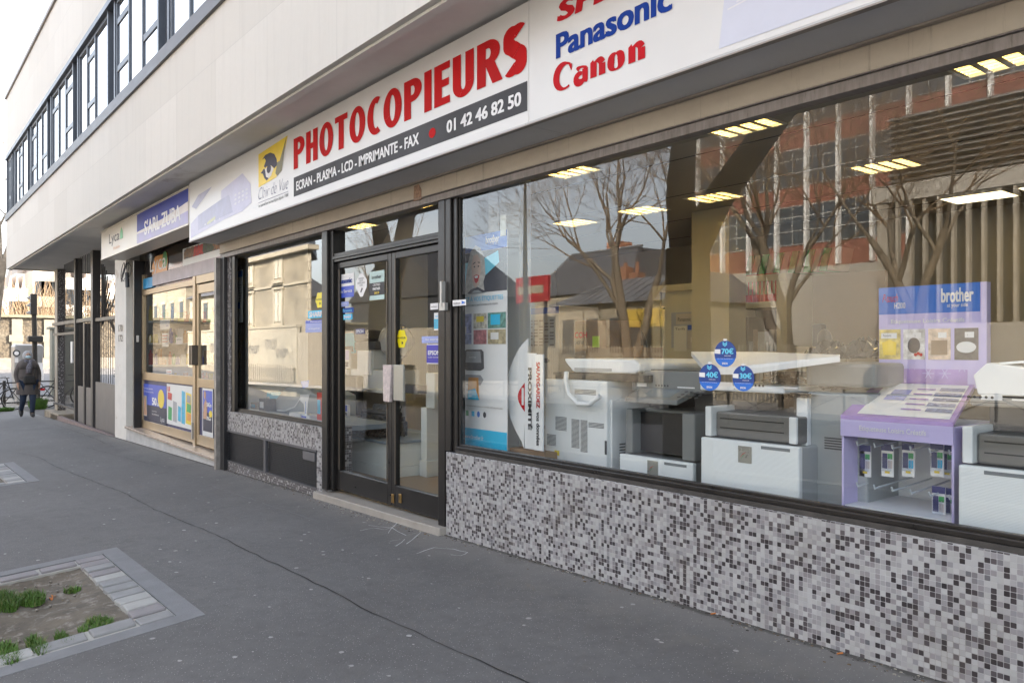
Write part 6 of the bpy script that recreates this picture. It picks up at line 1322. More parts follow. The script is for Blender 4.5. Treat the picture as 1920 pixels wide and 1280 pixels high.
# ================================================================ stickers on the glass (printed film on the outer face)
yk = .0835; Fs = FY(yk); Fg = FY(.098)
def sticker(F_, y, px0, px1, py0, py1, bands, label, texts=(), cat='sticker'):
    xm_ = (px0 + px1) / 2; x0, x1 = PX(px0, y), PX(px1, y); z0_, z1_ = PZ(xm_, py1, y), PZ(xm_, py0, y); t = thing('sticker', ((x0 + x1) / 2, y, (z0_ + z1_) / 2), label, cat)
    for i, (b0, b1, mt) in enumerate(bands): mb = MB(); rect(mb, F_, x0, x1, z0_ + (z1_ - z0_) * b0, z0_ + (z1_ - z0_) * b1, .001 + .0006 * i); mb.build('film' if i == 0 else 'colour_band', mt, t, fixn=False)
    for s, a0, a1, b0, b1, mt, bo in texts: text(F_, s, x0 + (x1 - x0) * a0, x0 + (x1 - x0) * a1, z0_ + (z1_ - z0_) * b0, z0_ + (z1_ - z0_) * b1, mt, t, bold=bo, lift=.005)
    return t, x0, x1, z0_, z1_
sticker(Fs, yk, 628, 664, 514, 558, [(0, 1, m_wink), (0, .48, m_pb)], 'large white and blue repair service sticker at the top of the left door leaf', (('Panasonic', .08, .92, .60, .82, m_bluel, .03), ('Copie Service', .08, .92, .16, .34, m_wink, .01)))
sticker(Fs, yk, 693, 721, 508, 562, [(0, 1, M('mint film', (.42, .58, .56), .4)), (.16, .60, m_ink)], 'mint green certified partner sticker beside the middle stile', (('brother', .18, .82, .74, .86, m_ink, .01), ('CERTIFIED', .25, .75, .48, .56, m_wink, 0), ('PARTNER', .25, .75, .34, .43, m_wink, .03), ('2019', .35, .68, .2, .28, m_yel, .02)))
t, x0, x1, z0_, z1_ = sticker(Fs, yk, 668, 688, 513, 556, [], 'white lozenge sticker on the left door leaf, between the two square ones', (('MAGASIN', .25, .75, .76, .83, m_ink, 0), ('SOUS', .35, .65, .66, .73, m_ink, 0), ('SURVEILLANCE', .15, .85, .56, .63, m_ink, 0), ('VIDÉO', .33, .67, .46, .53, m_ink, 0)))
def U2(a, b): return (x0 + (x1 - x0) * a, z0_ + (z1_ - z0_) * b)
mb = MB(); polyf(mb, Fs, [U2(*p) for p in ((.38, 0), (.62, 0), (1, .4), (1, .72), (.62, 1), (.38, 1), (0, .72), (0, .4))], .001); mb.build('film', m_wink, t, fixn=False)
mb = MB(); polyf(mb, Fs, [U2(*p) for p in ((.4, .2), (.5, .18), (.65, .34), (.55, .4))], .003); mb.build('camera_print', m_dev, t, fixn=False)
def hour24(px0, px1, py0, py1, F_, y, lb):
    t, x0, x1, z0_, z1_ = sticker(F_, y, px0, px1, py0, py1, [], lb, (('24 HOUR', .08, .92, .50, .60, m_ink, .02),))
    n = 40; mb = MB(); cx, cz = (x0 + x1) / 2, (z0_ + z1_) / 2
    polyf(mb, F_, [(cx + (x1 - x0) / 2 * math.cos(2 * math.pi * i / n) * (1 + .1 * math.cos(6 * 2 * math.pi * i / n)) * .95, cz + (z1_ - z0_) / 2 * math.sin(2 * math.pi * i / n) * (1 + .08 * math.cos(6 * 2 * math.pi * i / n)) * .95) for i in range(n)], .001); mb.build('film', M('vivid yellow film', (.85, .72, .0), .4), t, fixn=False)
    mb = MB(); polyf(mb, F_, [(cx, cz - (z1_ - z0_) * .12), (cx + (x1 - x0) * .18, cz - (z1_ - z0_) * .2), (cx + (x1 - x0) * .02, cz - (z1_ - z0_) * .32)], .003); mb.build('camera_print', m_ink, t, fixn=False)
hour24(744, 763, 617, 653, Fs, yk, 'yellow lobed sticker low on the right door leaf by the handles'); hour24(592, 607, 547, 578, Fg, .098, 'yellow lobed sticker at the top right of the side window')
sticker(Fs, yk, 800, 829, 645, 682, [(0, 1, m_wink), (.04, .96, M('violet blue film', (.05, .04, .42), .4))], 'violet blue printer brand sticker at the right edge of the right door leaf', (('EPSON', .12, .88, .45, .68, m_wink, .03), ('EXCEED YOUR VISION', .12, .88, .3, .37, m_wink, 0)))
sticker(Fs, yk, 791, 829, 630, 643, [(0, 1, M('periwinkle film', (.30, .36, .68), .4))], 'pale periwinkle strip sticker above the violet brand sticker', (('fax express', .2, .9, .3, .7, m_wink, .01),))
sticker(Fs, yk, 814, 829, 586, 619, [(0, 1, m_wink), (.08, .65, m_pc)], 'white and cyan label sticker midway up the right door edge', (('carte', .2, .8, .74, .86, m_bc, 0),))
sticker(Fs, yk, 807, 829, 568, 580, [(0, 1, m_wink)], 'small white sticker with a blue bird corner on the right door edge', (('sodexo', .1, .6, .35, .6, m_char, 0), ('►', .7, .95, .2, .8, m_bb, 0)))
t, x0, x1, z0_, z1_ = sticker(Fs, yk, 822, 829, 532, 565, [(0, 1, m_wink), (.72, 1, m_bc), (.0, .2, m_bb)], 'narrow strip of payment card marks at the top right door edge')
mb = MB(); disc(mb, Fs, (x0 + x1) / 2, z0_ + (z1_ - z0_) * .6, .02, .02, .004); mb.build('card_mark', m_po, t, fixn=False)
sticker(FY(-.013), -.013, 849, 874, 562, 573, [(0, 1, m_wink)], 'small white voucher sticker on the big pane beside the black post', (('kadeos', .1, .6, .3, .62, m_char, 0), ('►', .7, .95, .2, .8, m_bb, 0)))
sticker(Fs, yk, 628, 654, 566, 575, [(0, 1, M('periwinkle film', (.30, .36, .68), .4))], 'thin periwinkle strip sticker under the repair service sticker', (('>>> express', .05, .9, .3, .7, m_wink, 0),))
sticker(Fs, yk, 643, 663, 577, 586, [(0, 1, m_navy)], 'tiny dark blue brand sticker mid height on the left leaf', (('Panasonic', .05, .9, .2, .8, m_blc, 0),))
sticker(Fs, yk, 644, 661, 589, 599, [(0, 1, m_bc)], 'tiny cyan brand sticker just below the dark blue one', (('SHARP', .1, .9, .2, .8, m_wink, .03),))
sticker(Fs, yk, 667, 684, 616, 626, [(0, 1, m_packb)], 'tiny navy brand sticker behind the printer lid on the left leaf', (('EPSON', .1, .9, .2, .8, m_wink, .02),))
sticker(Fg, .098, 578, 607, 582, 596, [(0, 1, m_bc)], 'cyan brand sticker under the yellow one in the side window', (('SHARP', .1, .95, .15, .85, m_wink, .04),))
sticker(Fg, .098, 573, 607, 600, 623, [(0, 1, M('periwinkle film', (.30, .36, .68), .4)), (.75, 1, m_pb)], 'periwinkle sticker strip low right in the side window', (('Panasonic', .3, .95, .8, .95, m_wink, .0), ('copie', .2, .8, .2, .4, m_wink, 0)))
# price discs on the big pane
Fz = FY(.048)
m_dk = M('disc dark blue', (.015, .06, .28), .3, var=.1); m_db = M('disc bright blue', (.02, .16, .62), .3, var=.1)
for cxp, cyp, s, lb in ((1360, 663, '70€', 'topmost of the three round blue price discs, seventy euros'), (1331, 707, '40€', 'round blue price disc at lower left, forty euros'), (1394, 709, '30€', 'round blue price disc at lower right, thirty euros')):
    x, z = P(cxp, cyp, .048); rx = (PX(cxp + 20.5, .048) - PX(cxp - 20.5, .048)) / 2; rz = rx
    t = thing('price_disc', (x, .048, z), lb, 'price disc', 'round price discs on the pane')
    mb = MB(); disc(mb, Fz, x, z, rx, rz, .001, 36); mb.build('film', m_dk, t, fixn=False)
    mb = MB(); polyf(mb, Fz, [(x + rx * math.cos(R(a)), z + rz * math.sin(R(a))) for a in range(200, 341, 10)], .002); mb.build('lower_field', m_db, t, fixn=False)
    text(Fz, s, x - rx * .32, x + rx * .78, z - rz * .02, z + rz * .42, m_blc, t, bold=.03, lift=.004)
    text(Fz, 'REMBOURSÉS', x - rx * .05, x + rx * .55, z - rz * .2, z - rz * .1, m_wink, t, lift=.004); text(Fz, "pour l'achat d'une imprimante", x - rx * .7, x + rx * .7, z - rz * .42, z - rz * .34, m_wink, t, lift=.004); text(Fz, 'EPSON', x - rx * .25, x + rx * .25, z - rz * .82, z - rz * .66, m_wink, t, bold=.03, lift=.004)
    mb = MB(); stroke(mb, Fz, [(x - rx * .2, z + rz * .88), (x, z + rz * .72), (x + rx * .2, z + rz * .88)], .006, .004); stroke(mb, Fz, [(x - rx * .2, z + rz * .74), (x, z + rz * .58), (x + rx * .2, z + rz * .74)], .006, .004); mb.build('chevrons', m_blc, t, fixn=False)
    mb = MB(); polyf(mb, Fz, [(x - rx * .95, z + rz * .02), (x - rx * .42, z - rz * .02), (x - rx * .42, z + rz * .34), (x - rx * .95, z + rz * .34)], .003); mb.build('printer_print', m_wink, t, fixn=False)
    mb = MB(); rect(mb, Fz, x - .012, x + .012, z + rz * .98, z + rz * 1.14, .002); mb.build('tape_tab', m_wink, t, fixn=False)
# ================================================================ grocery inside
rr = random.Random(4); yS2 = .95
t = thing('grocery_shelves', (-15.6, .7, -.02), 'white grocery shelves packed with jars and bottles against the left wall of the grocery', 'shelves')
xs0, xs1 = -15.80, -15.45
part(t, 'upright', m_white, (xs0, xs1, .26, .285, -.02, 2.4), (xs0, xs1, 1.6, 1.63, -.02, 2.4)); levels = [.72, 1.12, 1.52, 1.92]
part(t, 'shelf_board', m_white, *[(xs0, xs1 + .02, .286, 1.599, z - .03, z) for z in levels]); part(t, 'back_panel', m_wallgrey, (xs0 - .03, xs0 - .001, .26, 1.63, 0, 2.4))
gm_ = [m_pb, m_pr, m_pg, m_py, m_po, m_wink, m_card, m_dev]
mb = MB()
for z in levels:
    y = .34
    while y < 1.55:
        r = rr.uniform(.025, .055); h = rr.uniform(.12, .30); mb.use(rr.randrange(8))
        if rr.random() < .6: mb.tube([(xs1 - .07, y, z + .001), (xs1 - .07, y, z + h * .75), (xs1 - .07, y, z + h * .8), (xs1 - .07, y, z + h)], [r, r, r * .5, r * .5], 9)
        else: mb.box(xs1 - .12, xs1 - .02, y - r, y + r, z + .001, z + h)
        y += 2 * r + .008
tag(mb.build('grocery_goods', gm_), 'rows of jars, tins and packets on the grocery shelves', 'groceries', kind='stuff')
for i, (px0, px1, py0, py1, lb) in enumerate(((300, 318, 600, 618, 'white paper sheet with a square stamp inside the grocery window'), (304, 316, 625, 650, 'pinkish handwritten sheet inside the grocery window'), (330, 342, 632, 645, 'small blank sheet stuck mid window in the grocery'), (312, 322, 692, 700, 'red and white strip low in the grocery window'))):
    y = .23; x0, x1 = PX(px0, y), PX(px1, y); z0_, z1_ = PZ(px0, py1, y), PZ(px0, py0, y); t = thing('paper_notice', (x0, y, z0_), lb, 'notice'); mb = MB(); mb.box(x0, x1, y, y + .003, z0_, z1_); mb.build('sheet', m_wink, t); mb = MB()
    if i == 0: stroke(mb, FY(y), [(x1 - .2, z0_ + .06), (x1 - .06, z0_ + .06), (x1 - .06, z0_ + .2), (x1 - .2, z0_ + .2), (x1 - .2, z0_ + .06)], .012)
    else: [rect(mb, FY(y), x0 + .03, x1 - .04 * (k % 2 + 1), z1_ - .05 - .05 * k, z1_ - .03 - .05 * k) for k in range(max(1, int((z1_ - z0_) / .06)))]
    mb.build('print', [m_navy, m_pr, m_pgr, m_pr][i], t, fixn=False)
# ================================================================ trees
m_bark = M('plane tree bark', (.20, .165, .125), .9, var=.35, vs_=5, bmp=.5, bs=14, dirt=((.33, .29, .22), 3, .55)); m_twig = M('bare twigs', (.20, .14, .085), .9, var=.25)
PRUNE = None
def limb(mb, p, d, L, r, lev, rnd, maxlev, spread, droop=0.0, nseg=4):
    pts = [p]; rs = [r]; q = p.copy(); dd = d.copy()
    for i in range(nseg):
        dd = (dd + Vector((rnd.gauss(0, .13), rnd.gauss(0, .13), rnd.gauss(0, .08) + (.05 if lev < maxlev else -droop)))).normalized()
        if PRUNE is not None and (q + dd * (L / nseg)).y > PRUNE: dd = Vector((dd.x, -abs(dd.y) * .6 - .05, dd.z)).normalized()
        q = q + dd * (L / nseg); pts.append(q.copy()); rs.append(r * (1 - .42 * (i + 1) / nseg))
    sides = 10 if lev == 0 else 7 if lev == 1 else 5 if lev < 4 else 3
    mb.use(0 if lev < 3 else 1); mb.tube(pts, rs, sides, cap=False)
    if lev >= maxlev: return
    n = rnd.choice((2, 3)) if lev < 2 else (4 if lev in (3, 4) else 3)
    for k in range(n):
        t = 1.0 if k == 0 else rnd.uniform(.45, .98); idx = min(nseg, max(1, int(round(t * nseg)))); b = pts[idx]
        ax = Vector((rnd.gauss(0, 1), rnd.gauss(0, 1), rnd.gauss(0, .55))); ax = (ax - dd * ax.dot(dd)); ax.normalize()
        a = spread * (rnd.uniform(.35, .7) if k == 0 else rnd.uniform(.8, 1.35)); nd = (dd * math.cos(a) + ax * math.sin(a)).normalized()
        limb(mb, b, nd, L * rnd.uniform(.62, .82), max(.004, rs[idx] * rnd.uniform(.5, .76)), lev + 1, rnd, maxlev, spread, droop, nseg)
def tree(loc, r, fork, limbs, label, seed, levels=5, lean=(0, 0), Ls=2.2, group=None, droop=.02):
    t = thing('street_tree', loc, label, 'tree', group); rnd = random.Random(seed); mb = MB(); p = Vector(loc); pts = []; rs = []
    for i in range(8):
        q = i / 7; pts.append(p + Vector((lean[0] * q * q, lean[1] * q * q, fork * q - .1 * (i == 0)))); rs.append(r * (1.35 if i == 0 else 1.08 - .18 * q + .05 * rnd.random()))
    mb.tube(pts, rs, 14, cap=False); mb.build('trunk', m_bark, t, smooth=True); cm = MB(); top = pts[-1]
    for (dx, dy, dz, L, rr_) in limbs: limb(cm, top - Vector((0, 0, .15)), Vector((dx, dy, dz)).normalized(), L, rr_, 1, rnd, levels, .55, droop)
    cm.build('crown', [m_bark, m_twig], t, smooth=True, fixn=False); return t
def g3(x, y, d=0): return (x, y, gz(x, y) + d)
tg = 'bare street trees'
PRUNE = -3.2
tree(g3(-5.75, -3.45, -.05), .26, 2.75, [(-.30, -.1, 1, 3.2, .19), (.62, -.1, .9, 3.0, .19)], 'bare forked tree in the near pit, left of the camera and out of frame', 1, 5, Ls=3, group=tg)
PRUNE = -2.75
tree(g3(-12.7, -3.45, -.05), .30, 3.0, [(-.3, -.35, 1, 2.6, .2), (.4, -.4, 1, 2.6, .2)], 'bare tree in the farther pit, mirrored dark in the door panes', 2, 5, group=tg)
PRUNE = None
tree(g3(-17.4, -15, 0), .26, 1.5, [(-.42, 0, 1, 3.4, .19), (.05, .2, 1, 3.4, .18), (.25, -.2, 1, 3.2, .17)], 'sunlit many stemmed bare tree across the road before the slate roofs', 12, 7, group=tg)
tree(g3(-12.0, -15.3, 0), .24, 2.1, [(-.55, 0, 1, 3.2, .17), (.1, .1, 1, 3.2, .16), (.4, .2, .9, 2.6, .12)], 'sunlit bare tree with knotted trunk across the road before the brick block', 22, 7, group=tg)
tree(g3(-8.6, -15.2, 0), .2, 2.4, [(-.3, 0, 1, 2.6, .13), (.4, .2, 1, 2.6, .13)], 'slimmer bare tree across the road before the louvred annexe', 31, 6, group=tg)
tree(g3(-32.0, -15.2, 0), .24, 2.3, [(-.3, 0, 1, 2.8, .15), (.4, .2, 1, 2.8, .15)], 'bare tree across the road between the red sign and the stone house', 41, 5, group=tg)
tree(g3(-34.2, -.45), .22, 5.2, [(-.2, .25, 1, 2.2, .12), (.1, -.5, 1, 3.0, .15), (-.3, .1, .8, 2.0, .09)], 'bare tree at the left picture edge near the street corner', 51, 6, lean=(0, .35), group=tg)
tree(g3(-27.8, 4.5), .13, 1.9, [(-.2, .3, 1, 1.6, .09), (.2, -.4, 1, 1.7, .09), (.2, .5, .8, 1.6, .08), (-.2, -.6, .7, 1.4, .08)], 'bare knotted tree behind the entrance gate', 61, 4, group=tg)
tree(g3(-29.5, 2.9), .10, 2.2, [(-.2, .3, 1, 1.4, .07), (.2, -.4, 1, 1.5, .07)], 'second bare tree behind the gate bars', 71, 4, group=tg)
# hedge behind the gate
rr = random.Random(9); mb = MB()
for _ in range(4200):
    x, y = rr.uniform(-27.5, -26.3), rr.uniform(2.2, 9); z = gz(x, y) + rr.uniform(.2, 1.9); s = rr.uniform(.03, .07); a, b = rr.uniform(0, 6.3), rr.uniform(-1, 1)
    u = Vector((math.cos(a), math.sin(a), b)) * s; v = Vector((-math.sin(a), math.cos(a), rr.uniform(-1, 1))) * s * .7; c = Vector((x, y, z)); mb.quad(c - u, c - v, c + u, c + v)
h = thing('hedge', (-26.9, 5.5, 0), 'dark evergreen hedge behind the lower gate bars', 'hedge'); mb.build('foliage', M('evergreen leaf', (.045, .07, .025), .6, var=.5, vs_=3), h, fixn=False)
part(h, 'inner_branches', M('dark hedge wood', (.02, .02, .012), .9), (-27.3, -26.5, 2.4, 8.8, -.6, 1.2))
# ================================================================ opposite side, mirrored in the panes
m_brick = M('red brown brick', (.23, .095, .07), .85, var=.2, vs_=2); m_wht = M('white frame paint', (.72, .72, .70), .5, var=.05); m_dglass = M('dark window glass', (.05, .06, .07), .06, spec=.8); m_conc = M('concrete', (.40, .38, .34), .85, var=.1)
W = -32; rb = thing('brick_office_block', (-18, W - 5, 0), 'long red brick office block with white mullions and window bands across the road', 'building')
step = 1.648; xm0 = -24.75; x0, x1 = -29.2, 6
part(rb, 'wall', m_brick, (x0, x1, W - 10, W, -1, 19)); part(rb, 'roof', m_conc, (x0 - .1, x1 + .1, W - 10.1, W + .1, 19.002, 19.3)); part(rb, 'base', m_conc, (x0, x1, W + .01, W + .2, -1, 5.4))
mb = MB()
k = 0
while xm0 - 2 * step + k * step < x1: x = xm0 - 2 * step + k * step; mb.box(x - .07, x + .07, W + .02, W + .32, 5.45, 18.9); k += 1
mb.build('mullions', m_wht, rb)
for fl, (z0_, z1_) in enumerate(((6.6, 8.5), (9.5, 11.32), (12.52, 14.4), (15.5, 17.4))):
    w_ = part(rb, 'window', m_dglass, (x0 + .3, x1, W + .002, W + .03, z0_, z1_))
    mb = MB()
    for zz in (z0_, z0_ + (z1_ - z0_) * .36, z0_ + (z1_ - z0_) * .72, z1_): mb.box(x0 + .3, x1, W + .031, W + .05, zz - .025, zz + .025)
    k = 0
    while x0 + .3 + k * .824 < x1: x = x0 + .3 + k * .824; mb.box(x - .025, x + .025, W + .032, W + .048, z0_ + .03, z1_ - .03); k += 1
    mb.build('window_frame', M('grey white frame', (.34, .34, .33), .5), w_)
# louvred annexe with fins
W = -22; an = thing('louvred_annexe', (-6, W - 4, 0), 'low annexe with metal louvres above tall concrete fins, before the brick block', 'building')
x0, x1 = -12.62, 4
part(an, 'core', m_dgreypl, (x0 + .3, x1, W - 6, W - .9, -1, 6.4)); part(an, 'glazing', m_dglass, (x0 + .3, x1, W - .899, W - .88, 1.0, 6.1)); part(an, 'beam', m_conc, (x0 - .5, x1, W - .8, W + .1, 6.15, 6.7)); part(an, 'base', m_conc, (x0 - .4, x1, W - .7, W + .02, -1, 2.2))
part(an, 'screen_wall', M('louvre backing', (.16, .15, .14), .6), (x0, x1, W - 5.5, W - .2, 6.702, 8.9))
mb = MB(); m_louvm = M('aluminium louvre', (.42, .41, .38), .35, .7, var=.08)
for i in range(11): z = 6.78 + i * .2; mb.hexa([(x0, W + .02, z), (x1, W + .02, z), (x1, W - .19, z + .1), (x0, W - .19, z + .1), (x0, W + .02, z + .03), (x1, W + .02, z + .03), (x1, W - .19, z + .14), (x0, W - .19, z + .14)])
mb.build('louvres', m_louvm, an)
mb = MB()
k = 0
while -12.3 + k * .425 < x1: x = -12.3 + k * .425; mb.box(x - .045, x + .045, W - .16, W + .05, 2.201, 6.149); k += 1
mb.box(-12.95, -12.6, W - .6, W + .05, -1, 6.149); mb.build('fins', M('pale concrete fin', (.36, .33, .28), .8, var=.08), an)
# mansard roofed building behind, low slate house, chimneys
m_slate = M('slate roof', (.10, .105, .12), .6, var=.25, vs_=4); m_zinc = M('zinc roof', (.30, .31, .33), .4, .4, var=.12, vs_=2); m_cream2 = M('cream render', (.40, .36, .28), .85, var=.12, vs_=1.2); m_cham = M('chimney brick', (.42, .20, .12), .85, var=.25, vs_=8)
W = -28; ms = thing('mansard_building', (-30, W - 4, 0), 'building with a big slate mansard roof beyond the zinc roofed house', 'building')
part(ms, 'wall', m_cream2, (-37.5, -29.6, W - 8, W, -1, 4.6))
mb = MB(); a = (-37.8, -29.4, W - 8.2, W + .2); mb.hexa([(a[0], a[2], 4.602), (a[1], a[2], 4.602), (a[1], a[3], 4.602), (a[0], a[3], 4.602), (a[0] + 2.8, a[2] + 1, 7.0), (a[1] - .3, a[2] + 1, 7.0), (a[1] - .3, a[3] - 1, 7.0), (a[0] + 2.8, a[3] - 1, 7.0)]); rf = mb.build('roof', m_slate, ms)
mb = MB(); mb.box(-33.3, -32.2, W - 3, W - 2, 6.9, 7.7); mb.build('chimney', m_cham, rf)
mb = MB(); mb.tube([(a[0], a[3], 4.65), (a[0] + 2.8, a[3] - 1, 7.02)], .08); mb.tube([(a[0] + 2.8, a[3] - 1, 7.05), (a[1], a[3] - 1, 7.05)], .08); mb.build('ridge_strip', m_zinc, rf)
for x in (-36.5, -34.5, -32.5, -30.6): part(ms, 'window', m_dglass, (x, x + .9, W + .002, W + .03, 1.5, 3.4))
W = -20; lh = thing('zinc_roofed_house', (-23, W - 3, 0), 'low pale house with a hipped zinc roof and brick chimneys across the road', 'house')
part(lh, 'wall', m_cream2, (-26.6, -19.9, W - 6, W, -1, 3.3))
mb = MB(); a = (-26.9, -19.7, W - 6.3, W + .35); mb.hexa([(a[0], a[2], 3.302), (a[1], a[2], 3.302), (a[1], a[3], 3.302), (a[0], a[3], 3.302), (a[0] + 2.2, a[2] + 2.6, 4.5), (a[1] - .2, a[2] + 2.6, 4.5), (a[1] - .2, a[3] - 2.4, 4.5), (a[0] + 2.2, a[3] - 2.4, 4.5)]); rf = mb.build('roof', m_zinc, lh)
mb = MB()
for i in range(14): x = a[0] + .3 + i * .5; mb.tube([(x, a[3] - .02, 3.33), (min(max(x, a[0] + 2.2), a[1] - .2), a[3] - 2.4, 4.53)], .02, 4)
mb.build('roof_seams', m_zinc, rf)
for x in (-24.8, -24.1): mb = MB(); mb.box(x, x + .5, W - 2.6, W - 2.1, 4.2, 5.05 if x < -24.5 else 4.75); ch = mb.build('chimney', m_cham, rf); mb = MB(); mb.tube([(x + .25, W - 2.35, 4.7), (x + .25, W - 2.35, 5.25)], .09, 8); mb.build('chimney_pot', m_cham, ch)
for x in (-26.1, -24.6, -23.2): part(lh, 'window', m_dglass, (x, x + .7, W + .002, W + .03, 1.2, 2.7))
part(lh, 'yellow_awning', M('sun faded yellow blind', (.72, .50, .08), .7, var=.08), (-22.6, -20.3, W + .002, W + .08, 2.3, 3.0)); part(lh, 'window', m_dglass, (-22.6, -20.3, W + .002, W + .03, 1.0, 2.28))
# stone house with chained windows
W = -14.2; sh = thing('stone_house', (-45, W - 4, 0), 'three storey house of cream stone with quoins and tall windows, mirrored in the side window', 'house')
m_lime, n_, l_, b_ = new_mat('weathered limestone'); v_ = coords(n_, l_, 'UV'); br_ = n_.new('ShaderNodeTexBrick'); l_.new(v_, br_.inputs[0]); br_.inputs['Scale'].default_value = 1; br_.inputs['Brick Width'].default_value = .7; br_.inputs['Row Height'].default_value = .3; br_.inputs['Mortar Size'].default_value = .008
br_.inputs['Color1'].default_value = (.36, .32, .245, 1); br_.inputs['Color2'].default_value = (.30, .265, .20, 1); br_.inputs['Mortar'].default_value = (.25, .22, .17, 1)
l_.new(mixc(n_, l_, ramp(n_, l_, noise(n_, l_, v_, .7, 8, .7), [(.45, 0), (.7, .9)]), br_.outputs['Color'], (.17, .15, .12)), b_.inputs['Base Color']); b_.inputs['Roughness'].default_value = .9
m_quoin = M('dressed pale stone', (.42, .38, .30), .85, var=.12, vs_=3)
x0, x1 = -52, -39.7; mb = MB(); mb.hexa([(x0 - 3, W - 3, -1), (x1 - 6.6, W - 3, -1), (x1, W, -1), (x0, W, -1), (x0 - 3, W - 3, 6.7), (x1 - 6.6, W - 3, 6.7), (x1, W, 6.7), (x0, W, 6.7)]); mb.build('wall', m_lime, sh)
mb = MB()
for i in range(14): z = -.4 + i * .5; mb.box(x1 - (.7 if i % 2 else .45), x1 - .02, W - .02, W + .03, z, z + .46)
mb.build('quoins', m_quoin, sh); part(sh, 'cornice', m_quoin, (x0 - .3, x1 + .3, W - .3, W + .35, 6.702, 6.95))
mb = MB(); mb.hexa([(x0 - 3.3, W - 3.3, 6.952), (x1 - 6.4, W - 3.3, 6.952), (x1 + .35, W + .3, 6.952), (x0 - .3, W + .3, 6.952), (x0 - 1, W - 2.6, 9.2), (x1 - 6.6, W - 2.6, 9.2), (x1 - 2.6, W - 1.2, 9.2), (x0 - 1, W - 1.2, 9.2)]); rf = mb.build('roof', m_slate, sh); mb = MB(); mb.box(-46.6, -45.6, W - 2, W - 1.3, 9.0, 10.4); mb.build('chimney', m_cham, rf)
def stone_window(x, z0_, z1_, arch=False):
    w_ = part(sh, 'window', m_dglass, (x - .5, x + .5, W + .002, W + .02, z0_, z1_)); f = MB(); f.box(x - .7, x - .5, W + .004, W + .08, z0_ - .1, z1_ + .15); f.box(x + .5, x + .7, W + .004, W + .08, z0_ - .1, z1_ + .15); f.box(x - .85, x + .85, W + .004, W + .1, z1_ + .15, z1_ + .4); f.box(x - .8, x + .8, W + .004, W + .13, z0_ - .3, z0_ - .1); f.build('surround', m_quoin, w_)
    f = MB(); f.box(x - .48, x - .02, W + .021, W + .06, z0_, z1_); f.box(x + .1, x + .48, W + .021, W + .06, z0_, z1_); f.build('shutter', M('cream shutter', (.55, .52, .44), .7, var=.06), w_)
for x in (-44.1, -48.6): stone_window(x, 3.0, 4.7); stone_window(x, 5.5, 6.6)
part(sh, 'string_course', m_quoin, (x0, x1 + .02, W + .001, W + .1, 4.98, 5.12))
for i, (a_, b_, h_, mt) in enumerate(((-66, -56.5, 5.4, m_cream2), (-80, -67, 6.6, m_lime), (-98, -81, 5.8, m_cream2))):
    t = thing('terrace_house', ((a_ + b_) / 2, -19, 0), ('low cream house with a brick chimney, nearest of the terrace far down the road', 'taller stone house in the middle of the terrace far down the road', 'last long cream house of the terrace far down the road')[i], 'house', 'terrace far down the opposite side')
    part(t, 'wall', mt, (a_, b_, -24, -15.5, -2, h_)); mb = MB(); mb.prismx([(-24.2, h_ + .01), (-15.2, h_ + .01), (-19.5, h_ + 2.6)], a_ - .2, b_ + .2); rf = mb.build('roof', m_slate, t)
    for x in (a_ + 1.5, (a_ + b_) / 2 + 1.2): ch = part(rf, 'chimney', m_cham, (x, x + 1.6, -17.2, -16.4, h_ + .4, h_ + 2.3)); part(ch, 'chimney_cap', m_quoin, (x - .1, x + 1.7, -17.3, -16.3, h_ + 2.301, h_ + 2.45))
    x = a_ + 1
    while x < b_ - 1.2:
        for z in (1.6, 4.0 if h_ > 5.6 else 3.6): w_ = part(t, 'window', m_dglass, (x, x + .9, -15.498, -15.47, z, z + 1.3)); part(w_, 'surround', m_quoin, (x - .15, x + 1.05, -15.499, -15.42, z - .2, z - .05), (x - .15, x + 1.05, -15.499, -15.42, z + 1.32, z + 1.5))
        x += 2.6
t = thing('gabled_house', (-58, -31, 0), 'dark slate hung gabled house far across the road, mirrored in the right door leaf', 'house'); m_dk2 = M('slate hung wall', (.035, .037, .042), .7, var=.3, vs_=3)
part(t, 'wall', m_dk2, (-66, -50, -38, -30, -2, 5.6)); mb = MB(); mb.prism([(-66.4, 5.602), (-49.6, 5.602), (-58, 10.4)], -38.2, -29.8); rf = mb.build('roof', m_dk2, t); part(rf, 'chimney', m_cham, (-55.4, -54.4, -34, -33, 6.5, 10.2)); [part(t, 'window', m_dglass, (x, x + 1.2, -29.998, -29.96, 2.2, 4.2)) for x in (-63, -60, -57, -54)]
# cream wall, picket fences, red sign, lamp post, railing
gw = thing('garden_wall', (-45, -13.9, 0), 'long cream rendered wall with scribbled tags before the stone house', 'wall')
part(gw, 'wall', M('sunny cream render', (.42, .385, .31), .85, var=.12, vs_=1.5), (-75, -40.9, -14.1, -13.9, -1.5, 2.62)); part(gw, 'coping', m_quoin, (-75, -40.85, -14.16, -13.84, 2.622, 2.74))
mb = MB(); rr = random.Random(6)
F_ = Frame((0, -13.899, 0), (1, 0, 0), (0, 0, 1)); Fb2 = Frame((0, -13.895, 0), (-1, 0, 0), (0, 0, 1))
for cx, cz, s in ((47.2, 1.4, .9), (44.5, 1.7, 1.1), (42.9, 1.2, .9), (50, 1.8, 1), (55, 1.5, 1.2)):
    for k in range(5): stroke(mb, Fb2, [(cx + k * .3 - .6 + .25 * math.cos(t * 1.3 + k) * s, cz + .28 * math.sin(t * 1.1 + k * 2) * s) for t in range(9)], .035, .002)
mb.build('spray_tags', m_dev, gw, fixn=False)
